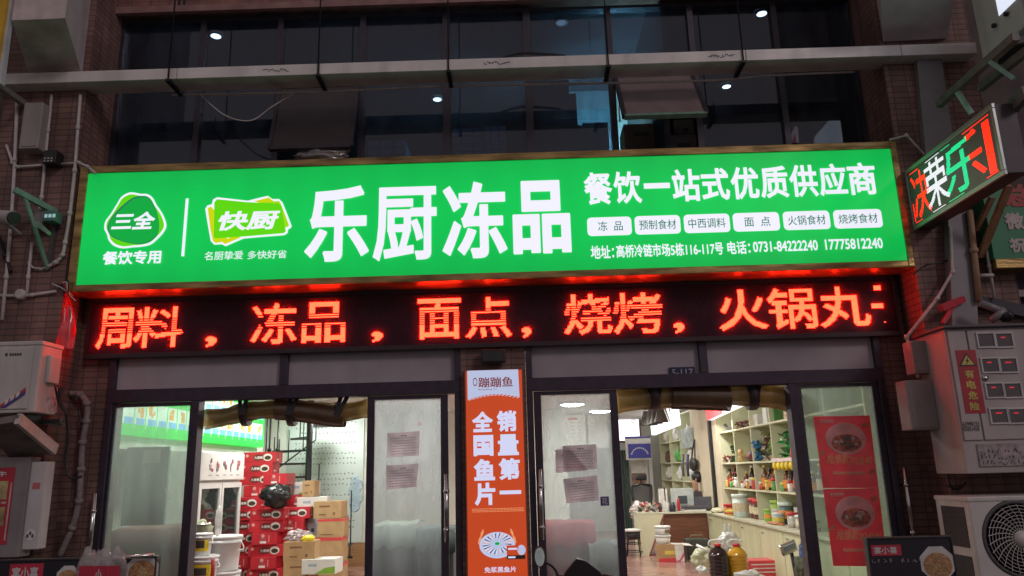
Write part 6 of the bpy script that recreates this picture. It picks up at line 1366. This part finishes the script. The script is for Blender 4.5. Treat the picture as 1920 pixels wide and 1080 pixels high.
# upper right air conditioner and bright sign corner
q = [W(1832, 45, Y=-.75), W(1870, -10, Y=-.75)]
ux0 = W(1840, 100, Y=-.9).x; uz0, uz1 = W(1850, 118, Y=-.9).z, W(1850, 20, Y=-.9).z
AC3 = ac_unit(ux0, ux0 + .85, -1.45, -.9, uz0 - .02, uz1 + .25, 'white air conditioner high on the right above the projecting sign', None)
mb = MB(); [mb.tube([(ux0 - .01, -1.3 + .16 * k, uz0 + .2), (ux0 - .03, -1.3 + .16 * k, uz0 + .2)], .02, BLACK, 8) for k in range(2)]; mb.build('screw_head', AC3)
c_ = W(1873, 31, X=3.95)
t = thing('lit_sign_corner', 'corner of a bright white sign box in the upper right corner', 'sign', c_)
MB().box(3.955, 4.6, c_.y - 1.1, c_.y, c_.z, c_.z + .7, GREYM, .004).build('box', t); MB().box(3.95, 3.955, c_.y - 1.1, c_.y, c_.z + .006, c_.z + .7, emis('white_sign_film', (.80, .85, 1.0), .9)).build('lit_face', t)
# ducts and pipes on the pier
def slab(px4, y0, y1, label, m, name, cat):
    pts = [W(x, y, Y=y0) for x, y in px4]; o = MB().poly(pts, m, 0).bm; 
    mb = MB(); mb.poly([p + Vector((0, y1 - y0, 0)) for p in pts], m, y1 - y0); return mb.build(name, None, label, cat)
slab([(1718, 100), (1764, 98), (1788, 262), (1740, 330)], YP - .07, YP - .005, 'grey sheet metal duct on the right pier behind the projecting sign', mat('duct_grey', (.24, .23, .235), .5, .2, .12, 5, stain=.2), 'wall_duct', 'duct')
slab([(1778, 410), (1815, 395), (1832, 560), (1838, 690), (1790, 700)], YP - .09, YP - .005, 'lower grey sheet metal duct above the meter cabinet', M['duct_grey'], 'wall_duct', 'duct')
pipe([(1782, 425), (1786, 510), (1757, 560), (1700, 632), (1713, 680), (1722, 708)], 'bent white conduit from the projecting sign down to the meter box', Y=YP - .10, r=.013, k=0)
pipe([(1818, 395), (1826, 470), (1836, 565)], 'tan pipe running down beside the lower duct', Y=YP - .12, r=.026, m=mat('tan_pipe', (.42, .27, .17), .6, 0, .2, 8), name='pipe', k=0)
pipe([(1836, 517), (1862, 516)], 'short pale pipe stub beside the tan pipe', Y=YP - .12, r=.016, name='pipe', k=0)
pipe([(1848, 455), (1855, 500), (1865, 560)], 'pale conduit right of the tan pipe', Y=YP - .10, r=.012, k=0)
pipe([(1812, 430), (1800, 470), (1770, 490), (1735, 498), (1712, 515)], 'slack black cable behind the bent white conduit', Y=YP - .05, r=.006, m=BLACK, name='cable')
pipe([(1668, 262), (1700, 254), (1733, 290)], 'bent white rod above the right end of the green sign', Y=YP - .06, r=.010, name='rod', k=0)
for k, (pa, pb, w) in enumerate((((1892, 348), (1838, 482), .06), ((1860, 370), (1832, 432), .05))): MB().bar(W(*pa, Y=YP - .5 + .25 * k), W(*pb, Y=YP - .06), w, .03, mat('strut_tan', (.36, .20, .11), .6, 0, .2, 8)).build('tan_strut', None, ('longer' if k == 0 else 'shorter') + ' tan strut slanting under the projecting sign', 'strut', 'tan struts under the projecting sign')  # plain tan bars
t = thing('red_bracket', 'bracket arm tinted with red light above the meter cabinet', 'bracket', W(1785, 575, Y=-.6)); MB().bar(W(1764, 578, Y=-.75), W(1805, 561, Y=-.45), .04, .05, mat('red_light_tint', (.55, .04, .06), .5)).build('arm', t); MB().bar(W(1789, 572, Y=-.55), W(1768, 606, Y=-.55), .03, .03, M['red_light_tint']).build('strut', t)  # red light put into the bracket's colour
# neighbour's green sign
nx0, nx1, nz0, nz1 = rect(1852, 352, 2060, 483, -.5)
t = thing('neighbour_sign', 'dull green neighbouring sign with white characters and gold lower rim', 'sign', ((nx0 + nx1) / 2, -.4, nz0))
MB().box(nx0, nx1, -.5, -.3, nz0, nz1, mat('sign_green', (.025, .24, .10), .5, 0, .12, 4)).build('face', t); MB().box(nx0, nx1, -.51, -.3, nz0 - .085, nz0 - .002, BRONZE, .004).build('rim', t)
nw = mat('sign_letter_white', (.55, .47, .46), .5)
for ch, q in (('微', (1883, 399, 1919, 431)), ('祝', (1892, 446, 1924, 474))): MB().textp(ch, q, -.5, nw, .035).build('white_character', t)
mb = MB(); mb.textp('总', (1880, 345, 1930, 388), -.5, mat('sign_letter_red', (.42, .03, .03), .5), .05); mb.build('red_character', t)
MB().box(nx0 + .1, nx0 + 2, -.2, -.1, nz0 - .6, nz0 - .12, mat('navy_band', (.03, .025, .06), .4)).build('neighbour_board', None, 'dark navy board under the neighbouring green sign', 'board')
MB().bar(W(1850, 552, Y=-.3), W(1960, 550, Y=-.3), .05, .06, mat('rail_dull', (.30, .25, .24), .6)).build('wall_rail', None, 'dull rail under the dark navy board', 'rail')
MB().bar(W(1800, 566, Y=-.3), W(1960, 600, Y=-.3), .25, .10, mat('dark_shelf', (.07, .065, .075), .7)).build('dark_ledge', None, 'dark ledge above the meter cabinet at the right edge', 'ledge')
mb = MB(); mb.tube([W(1838, 568, Y=-.6), W(1882, 585, Y=-.62)], .03, mat('lamp_tube', (.25, .24, .25), .4), 10).tube([W(1858, 602, Y=-.6), W(1884, 580, Y=-.64)], .03, M['lamp_tube'], 10).blob(W(1886, 592, Y=-.62), (.06, .05, .05), BLACK, 2, .2).build('old_lamp', None, 'broken grey lamp lying above the meter cabinet', 'lamp')
# ---- meter cabinet
YM = -.80
cx0 = W(1772, 630, Y=YM).x; cz1 = W(1790, 616, Y=YM).z; cz0 = W(1830, 888, Y=YM).z; cx1 = cx0 + 1.05
MCB = thing('meter_cabinet', 'grey electric meter cabinet with eight windows and red warning label', 'meter cabinet', ((cx0 + cx1) / 2, -.5, cz0))
cab = mat('cabinet_paint', (.45, .40, .39), .5, .05, .10, 4, stain=.3)
MB().box(cx0, cx1, YM, -.36, cz0, cz1, cab, .006).build('housing', MCB)
MB().box(cx0 - .03, cx1 + .03, YM - .05, -.36, cz1, cz1 + .02, mat('cabinet_roof', (.12, .10, .11), .6), .004).build('roof', MCB)
zsplit = W(1830, 828, Y=YM).z; xs = W(1826, 720, Y=YM).x
MB().box(cx0 + .015, xs - .006, YM - .014, YM, zsplit + .01, cz1 - .02, cab, .004).build('narrow_door', MCB)
wd_ = MB().box(xs + .006, cx1 - .01, YM - .014, YM, zsplit + .01, cz1 - .02, cab, .004).build('wide_door', MCB)
MB().lathe([(.022, 0), (.022, .012), (.001, .014)], W(1847, 709, Y=YM - .014), STEEL, 14, (0, -1, 0)).build('lock', wd_)
gl_ = mat('meter_glass', (.13, .115, .12), .15); k = 0
for r, py in enumerate((638, 685, 732, 780)):
    for c in range(2):
        px = 1848 + c * 34 + r * 8.2; p = W(px, py, Y=YM - .014); w, h = .072, .062
        mb = MB()
        for a in ((p.x - w, p.x + w, p.z + h - .012, p.z + h), (p.x - w, p.x + w, p.z - h, p.z - h + .012), (p.x - w, p.x - w + .012, p.z - h + .012, p.z + h - .012), (p.x + w - .012, p.x + w, p.z - h + .012, p.z + h - .012)): mb.box(a[0], a[1], YM - .026, YM - .012, a[2], a[3], mat('meter_frame', (.62, .58, .57), .4), .002)
        f = mb.build('meter_window', MCB); MB().box(p.x - w + .012, p.x + w - .012, YM - .018, YM - .0145, p.z - h + .012, p.z + h - .012, gl_).build('pane', f)
        if k not in (0,): MB().box(p.x - .022, p.x + (.012 if k % 3 else .025), YM - .0205, YM - .019, p.z + .018, p.z + .026, E_RDOT).build('red_digits', f)
        k += 1
lx0, lx1, lz0, lz1 = rect(1786, 657, 1824, 776, YM); lx0, lx1 = lx0 + .0, lx0 + .155
lp = MB().box(cx0 + .05, cx0 + .205, YM - .0165, YM - .0145, lz0, lz1, mat('warning_red', (.42, .025, .04), .5, 0, .15, 8)).build('warning_label', MCB)
lx0, lx1 = cx0 + .05, cx0 + .205; lc = (lx0 + lx1) / 2; yv = YM - .0175
yel = mat('warning_yellow', (.62, .52, .12), .5)
mb = MB(); th_ = .105; zt = lz1 - .02; mb.poly([(lc - .068, yv, zt - th_), (lc + .068, yv, zt - th_), (lc, yv, zt)], INK, .001); mb.poly([(lc - .05, yv - .002, zt - th_ + .01), (lc + .05, yv - .002, zt - th_ + .01), (lc, yv - .002, zt - .02)], yel, .001)
mb.poly([(lc + .008, yv - .004, zt - .035), (lc - .014, yv - .004, zt - .068), (lc - .001, yv - .004, zt - .066), (lc - .008, yv - .004, zt - .092), (lc + .015, yv - .004, zt - .058), (lc + .003, yv - .004, zt - .06)], INK, .001); mb.build('lightning_triangle', lp)
mb = MB(); dzz = (lz1 - .16 - lz0) / 4
for k, ch in enumerate('有电危险'): mb.textr(ch, lc - .036, lc + .036, lz1 - .155 - (k + 1) * dzz + .018, lz1 - .155 - k * dzz, yv - .001, yel, .03)
mb.build('warning_text', lp)
mb = MB()
for k, s_ in enumerate(('65998155', '45001458')): p = W(1806, 800 + k * 9, Y=YM - .016); mb.text(s_, p, (.125, 0, -.0), (0, 0, .036), INK, .01)
mb.build('stencil_number', MCB)
MB().box(cx0 + .10, cx1 - .02, YM - .012, YM, cz0 + .05, zsplit - .02, mat('torn_paper', (.40, .34, .35), .8, 0, .5, 16, stain=.6)).build('stained_panel', MCB)
mb = MB(); r_ = random.Random(5)
for k in range(46): x = cx0 + .12 + (k % 16) * .03; z = cz0 + .07 + (k // 16) * .04; mb.bar((x, YM - .0145, z), (x + r_.uniform(-.012, .02), YM - .0145, z + r_.uniform(-.02, .03)), .002, .006, INK, up=(0, 1, 0))
mb.build('scrawl', MCB)
MB().box(cx0 - .002, cx0 + .0, YM + .02, -.38, cz0 + .02, cz1 - .03, cab).build('side_skin', MCB)
pbox((1703, 712, 1758, 806), -.52, YP, 'plain grey box on the right pier beside the meter cabinet', mat('box_grey', (.30, .27, .27), .6, 0, .12, 6, stain=.3), 'junction_cabinet', 'box', .01)
pbox((1712, 638, 1748, 700), -.50, YP, 'small meter box above the plain grey box', M['box_grey'], 'small_meter_box', 'box')
pipe([(1773, 815), (1775, 860), (1782, 912), (1800, 915), (1812, 905)], 'black cable hanging below the plain grey box', Y=YP - .03, r=.008, m=BLACK, name='cable')
# ---- lower right air conditioner
YA_ = -.85; a = W(1815, 945, Y=YA_); ax0 = a.x; az1 = W(1860, 932, Y=YA_).z; az0 = az1 - .82
fc = W(1913, 1010, Y=YA_)
AC2 = ac_unit(ax0, ax0 + 1.0, YA_, YA_ + .46, az0, az1, 'white air conditioner with round fan grille at the lower right', (fc.x, fc.z))
mb = MB()
for z0, z1 in ((az1 - .36, az1 - .07), (az1 - .78, az1 - .42)): mb.box(ax0 - .004, ax0 + .001, YA_ + .06, YA_ + .38, z0, z1, mat('coil_dark', (.05, .045, .048), .6, 0, .5, 60))
mb.build('coil_opening', AC2)
MB().bar((ax0 + .1, YA_ + .2, az0 - .02), (ax0 + .1, YA_ + .2, 0), .06, .06, BLACKM).bar((ax0 + .9, YA_ + .2, az0 - .02), (ax0 + .9, YA_ + .2, 0), .06, .06, BLACKM).box(ax0, ax0 + 1, YA_ + .1, YA_ + .3, az0 - .05, az0 - .016, BLACKM).build('ac_stand', None, 'dark steel stand under the lower right air conditioner', 'stand')
# ---- dark noodle boards on stands
bd = mat('board_dark', (.018, .016, .026), .35, 0, .2, 5); bred = mat('board_red', (.50, .03, .06), .5); bwhite = mat('bowl_white', (.60, .58, .56), .5); bfood = mat('noodle_print', (.45, .25, .11), .5, 0, .55, 45); bpale = mat('board_pale', (.48, .45, .46), .5)
def menu_board(x0, x1, z1, Y, label, bowls, name_x, txt=None):
    t = thing('menu_board', label, 'menu board', ((x0 + x1) / 2, Y, 0), 'dark noodle boards before the shop'); z0 = .35
    MB().box(x0, x1, Y, Y + .05, z0, z1, bd, .004).build('panel', t)
    mb = MB(); [mb.box(*q, mat('board_edge', (.03, .028, .03), .4), .003) for q in ((x0 - .012, x1 + .012, Y - .008, Y + .055, z1, z1 + .014), (x0 - .012, x0, Y - .008, Y + .055, z0, z1), (x1, x1 + .012, Y - .008, Y + .055, z0, z1))]; mb.build('frame', t)
    for x in (x0 + .08, x1 - .08): MB().bar((x, Y + .08, z1 - .1), (x, Y + .12, 0), .03, .03, BLACKM).build('leg', t)
    nx, nz, nw, nh = name_x; mb = MB(); mb.box(nx, nx + nw, Y - .0035, Y - .0015, nz, nz + nh, bred); mb.textr('宴小喜', nx + nw * .08, nx + nw * .86, nz + nh * .18, nz + nh * .84, Y - .0055, bwhite, .03); mb.build('name_label', t)
    for cx, cz, r in bowls:
        mb = MB(); pts = [(cx + r * math.cos(a), Y - .003, cz + r * .95 * math.sin(a)) for a in [2 * math.pi * (k + .5) / 8 for k in range(8)]]; mb.poly(pts, bwhite, .001); mb.disc((cx, Y - .006, cz - r * .12), r * .78, r * .68, bfood, seg=20)
        r2 = random.Random(int(cx * 99))
        for k in range(26): a, d = r2.uniform(0, 6.28), r2.uniform(0, .6) * r; p = Vector((cx + d * math.cos(a), Y - .0075, cz - r * .14 + d * .8 * math.sin(a))); mb.tube(spline([p, p + Vector((r2.uniform(-.03, .03), 0, r2.uniform(-.02, .02))), p + Vector((r2.uniform(-.04, .04), 0, r2.uniform(-.03, .03)))], 3), .0022, (M['noodle_pale'] if 'noodle_pale' in M else mat('noodle_pale', (.62, .45, .22), .5)), 4, False)
        mb.build('bowl_picture', t)
    if txt:
        tx, tz, tw = txt; mb = MB(); r2 = random.Random(8)
        for k in range(9):
            if k == 4: continue
            x = tx + tw * k / 9; [mb.bar((x + r2.uniform(0, .02), Y - .003, tz + r2.uniform(0, .03)), (x + r2.uniform(0, .028), Y - .003, tz + r2.uniform(0, .03)), .002, .004, bpale, up=(0, 1, 0)) for _ in range(4)]
        mb.build('subtitle', t)
    return t
Y8 = -1.15; p0, p1 = W(1627, 1012, Y=Y8), W(1782, 1018, Y=Y8)
menu_board(p0.x, p1.x, p0.z, Y8, 'dark noodle board with one bowl below the red posters', [(W(1757, 1053, Y=Y8).x, W(1757, 1056, Y=Y8).z, .125)], (W(1634, 1038, Y=Y8).x, W(1650, 1042, Y=Y8).z, .205, .07), (W(1634, 1050, Y=Y8).x, W(1650, 1056, Y=Y8).z, .36))
Y9 = -1.2; p0, p1 = W(-20, 1052, Y=Y9), W(292, 1046, Y=Y9)
menu_board(p0.x, p1.x, p1.z, Y9, 'wide dark noodle board at the lower left with clear packets before it', [(W(128, 1078, Y=Y9).x, W(128, 1082, Y=Y9).z, .085), (W(267, 1072, Y=Y9).x, W(267, 1070, Y=Y9).z, .12)], (W(17, 1082, Y=Y9).x, W(40, 1093, Y=Y9).z, .235, .125))
MB().tube([W(190, 1050, Y=Y9 - .06), W(289, 1040, Y=Y9 - .06)], .012, STEEL, 8).build('clip_rail', None, 'thin steel clip rail along the top of the wide noodle board', 'rail')
for k, (px, lab) in enumerate(((165, 'left clear plastic packet hanging before the wide noodle board'), (190, 'middle clear plastic packet with red print on the noodle board'), (216, 'right clear plastic packet beside the white bowl picture'))):
    c = W(px, 1066, Y=Y9 - .1); t = thing('clear_packet', lab, 'packet', (c.x, Y9 - .1, c.z - .12), 'clear packets on the noodle board')
    mb = MB(); mb.blob((c.x, Y9 - .1, c.z), (.075, .018, .14), film('crisp_film', (.60, .58, .58), .3, .3, .6, .4, 14, .12), k + 2, .4, 2.2, 3, None, True, .35); mb.build('film', t)
    x0, x1 = c.x - .045, c.x + .045; mb = MB(); mb.box(x0, x1, Y9 - .128, Y9 - .124, c.z - .10, c.z + .02, bred)
    if k == 1: mb.textr('小', x0 + .02, x1 - .02, c.z - .08, c.z, Y9 - .130, bwhite, .03)
    mb.build('red_print', t)

# ================================================================== MOTOR SCOOTER before the doors (only its top shows)
c = W(1090, 1062, Y=-1.5); sx, sy = c.x, -1.5
SCT = thing('motor_scooter', 'black motor scooter with pale mirror parked before the right doors', 'scooter', (sx, sy - .3, 0))
body = mat('scooter_black', (.02, .018, .02), .25, 0, .2, 8, coat=.4)
top = W(1088, 1043, Y=sy).z
ff = lambda px, py: W(px, py, Y=sy)
q = [ff(1048, 1090), ff(1062, 1068), ff(1080, 1046), ff(1097, 1050), ff(1118, 1066), ff(1126, 1072), ff(1118, 1095)]
MB().poly(q, body, .05).build('windscreen', SCT)
MB().blob((sx, sy + .05, .72), (.20, .16, .20), body, 3, .1, 1.2).build('front_cowl', SCT)
MB().blob((sx, sy - .55, .58), (.16, .50, .12), body, 4, .08, 1.2).build('seat', SCT)
MB().blob((sx, sy - .75, .45), (.17, .42, .16), body, 5, .1, 1.2).box(sx - .15, sx + .15, sy - .35, sy + .02, .24, .30, body, .02).build('body', SCT)
MB().tube([(sx - .34, sy - .08, .90), (sx - .15, sy, .93), (sx + .15, sy, .93), (sx + .34, sy - .08, .90)], .018, BLACKM, 8).build('handlebar', SCT)
for s_ in (-1, 1): MB().tube([(sx + s_ * .26, sy - .05, .905), (sx + s_ * .36, sy - .09, .895)], .024, BLACK, 10).build('grip', SCT)
for yy in (sy + .32, sy - 1.05):
    w_ = MB().lathe([(.16, -.05), (.235, -.045), (.25, 0), (.235, .045), (.16, .05)], (sx, yy, .25), BLACK, 28, (1, 0, 0)).build('wheel', SCT); MB().lathe([(.158, -.03), (.158, .03)], (sx, yy, .25), GALV, 24, (1, 0, 0)).build('rim', w_)
MB().tube([(sx, sy + .02, .85), (sx, sy + .30, .27)], .03, GALV, 8).build('fork', SCT)
mc = W(1012, 1044, Y=-1.55)
mh = MB().blob((mc.x, -1.53, mc.z), (.037, .022, .066), BLACK, 1, .05, 1).build('mirror', SCT)
mb = MB(); mb.disc((mc.x, -1.556, mc.z), .031, .058, mat('mirror_glass', (.74, .96, .86), .5, .0, .25, 30), seg=20); mb.build('mirror_glass', mh)  # green reflection put into the glass colour
MB().tube(spline([(mc.x + .02, -1.52, mc.z - .04), W(1030, 1058, Y=-1.52), W(1042, 1070, Y=-1.5), (sx - .15, sy, .92)], 5), .008, BLACK, 6).build('mirror_stem', SCT)

# ================================================================== UPSTAIRS behind the dark glass
for k, (px, py) in enumerate(((405, 65), (820, 184), (1362, 160), (1428, 23), (1052, 40))):
    c = W(px, py, Z=6.495); c.y = max(c.y, .5)
    t = thing('downlight', f'round white downlight upstairs, {ORD[k + 1]} of five behind the dark glass', 'downlight', c, 'downlights upstairs'); t['label'] = ('round lit downlight behind the glass above the left end of trunking', 'round lit downlight behind the middle window under the trunking', 'round lit downlight right of the open brown sash', 'round lit downlight near the top right of the windows', 'faint round downlight in the bluish upper window')[k]
    MB().lathe([(.08, 0), (.08, -.02), (.055, -.02)], c, WHITE, 20, caps=False).build('rim', t); MB().lathe([(.055, -.021), (.001, -.021)], c, E_SPOT if k < 4 else emis('dim_lens', (.5, .6, .7), .35), 20).build('lens', t)
for k, (x, y) in enumerate(((1.25, 1.85), (.85, 1.9))):
    t = thing('tube_lamp', ('right' if k == 0 else 'left') + ' bluish tube lamp behind the dark cartons upstairs', 'lamp', (x, y, 4.9), 'tube lamps upstairs')
    MB().tube([(x - .28, y, 4.95), (x + .28, y, 4.95)], .03, E_CYAN, 10).build('tube', t); MB().box(x - .32, x + .32, y - .04, y + .04, 4.86, 4.90, WHITE).build('fitting', t)
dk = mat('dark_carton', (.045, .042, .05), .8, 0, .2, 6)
Yc = 1.3
for k, (xa, xb, yt, yb) in enumerate(((1000, 1092, 236, 330), (995, 1083, 176, 236), (990, 1070, 150, 176), (1092, 1140, 232, 330))):
    x0, x1 = W(xa, 230, Y=Yc).x, W(xb, 230, Y=Yc).x; z0, z1 = (W(1040, yb, Y=Yc).z if k not in (0, 3) else 3.6), W(1040, yt, Y=Yc).z
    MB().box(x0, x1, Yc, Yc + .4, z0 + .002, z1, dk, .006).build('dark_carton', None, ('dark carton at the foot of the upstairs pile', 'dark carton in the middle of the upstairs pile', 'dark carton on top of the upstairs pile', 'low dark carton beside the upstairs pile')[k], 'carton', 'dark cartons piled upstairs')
for k, (xa, xb, ya, Yq) in enumerate(((848, 905, 240, .9), (908, 948, 236, .95), (690, 760, 262, 1.1))):
    x0, x1 = W(xa, 250, Y=Yq).x, W(xb, 250, Y=Yq).x; z1 = W((xa + xb) / 2, ya, Y=Yq).z
    t = thing('wrapped_goods', ('pale blue wrapped goods behind the upper glass, left of the dark pile', 'narrow pale blue wrapped goods touching the dark pile upstairs', 'low pale wrapped goods behind the glass right of the left sash')[k], 'goods', ((x0 + x1) / 2, Yq, 3.6), 'wrapped goods upstairs')
    MB().box(x0, x1, Yq, Yq + .4, 3.601, z1, mat('blue_wrap', (.34, .38, .50), .5, 0, .3, 9), .01).build('pack', t)
    mb = MB(); [mb.box(x0, x1, Yq - .003, Yq - .001, z1 - .09 * q - .01, z1 - .09 * q, DARKROOM) for q in range(1, 5)]; [mb.box(x, x + .008, Yq - .004, Yq - .002, z1 - .45, z1, DARKROOM) for x in (x0 + (x1 - x0) * .3, x0 + (x1 - x0) * .65)]; mb.build('wrap_seams', t)
for k, (xa, xb, ya, m_) in enumerate(((1170, 1228, 232, 0), (1250, 1304, 252, 0), (1264, 1302, 224, 1))):
    Yq = .75 + .05 * k; x0, x1 = W(xa, 250, Y=Yq).x, W(xb, 250, Y=Yq).x; z1 = W((xa + xb) / 2, ya, Y=Yq).z; z0 = 3.6 if k < 2 else W(1280, 251, Y=Yq).z
    t = thing('kraft_carton', ('brown carton behind the open sash, left of the pair', 'lower brown carton behind the open sash', 'small brown carton on the lower one behind the open sash')[k], 'carton', ((x0 + x1) / 2, Yq, z0), 'brown cartons behind the open sash')
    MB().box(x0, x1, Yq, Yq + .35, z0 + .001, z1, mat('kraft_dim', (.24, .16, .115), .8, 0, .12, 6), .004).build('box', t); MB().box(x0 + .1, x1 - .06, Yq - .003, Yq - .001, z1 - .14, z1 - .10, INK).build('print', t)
mb = MB(); c = W(605, 291, Y=-.05); mb.blob(c + Vector((0, 0, -.01)), (.25, .10, .075), film('grey_plastic', (.40, .38, .40), .4, .2, .2, .3, 8), 5, .35, 2.4, 4, None, True, .3); c = W(648, 268, Y=-.02); mb.blob(c, (.05, .06, .12), M['grey_plastic'], 6, .3, 2.2, 3); mb.build('plastic_sheet', None, 'crumpled clear plastic lying on the sign under the left open sash', 'plastic sheet')
mb = MB(); mb.poly([W(x, y, Y=.13) for x, y in ((1476, 268), (1488, 240), (1492, 236), (1496, 240), (1498, 268))], mat('cutout_white', (.34, .32, .40), .6), .004); mb.poly([W(x, y, Y=.125) for x, y in ((1484, 268), (1491, 250), (1493, 268))], mat('cutout_red', (.25, .05, .06), .6), .002); mb.build('paper_cutout', None, 'pointed white and red paper stuck low on the right upper window', 'paper cutout')
# more small goods crowding the shelves of the right wall
r_ = random.Random(90)
pk = [mat('pack_red', (.55, .06, .05), .4, 0, .5, 40), mat('pack_gold', (.62, .42, .10), .4, 0, .5, 40), mat('pack_green', (.12, .34, .08), .4, 0, .5, 40), mat('pack_white', (.68, .66, .60), .4, 0, .3, 40), mat('pack_orange', (.66, .26, .05), .4, 0, .5, 40)]
pn = ['red', 'gold', 'green', 'white', 'orange']
for b, (y, nm) in enumerate(((7.1, 'farthest bin'), (6.1, 'third bin from the jamb'), (5.1, 'second bin from the jamb'), (4.1, 'nearest bin'))):
    for k in range(4):
        yy = y + .36 - .22 * k; c = (k * 2 + b) % 5; h = r_.uniform(.14, .26)
        t = thing('food_packet', f'small {pn[c]} packet, {ORD[k + 1]} in the {nm} on counter', 'packet', (3.84, yy, CTZ), 'food packets at the back of the counter')
        MB().box(3.80, 3.88, yy - .075, yy + .075, CTZ, CTZ + h, pk[c], .012).build('pouch', t); MB().box(3.796, 3.80, yy - .05, yy + .05, CTZ + h * .3, CTZ + h * .65, labs[(k + b) % 5], .001).build('label_patch', t)
    for k in range(3):
        yy = y + .30 - .30 * k; c = (k + b * 2 + 1) % 5; z = ZA[1] + .014; h = .12 + .03 * k
        t = thing('sauce_jar', f'squat {pn[c]} jar, {ORD[k + 1]} in the {nm}, second shelf', 'jar', (3.655, yy, z), 'squat jars on the second shelf')
        MB().lathe([(.04, 0), (.045, .01), (.045, h * .8)], (3.655, yy, z), pk[c], 14).build('body', t); MB().lathe([(.047, h * .78), (.047, h), (.001, h)], (3.655, yy, z), caps[(k + b) % 3], 14).build('lid', t)
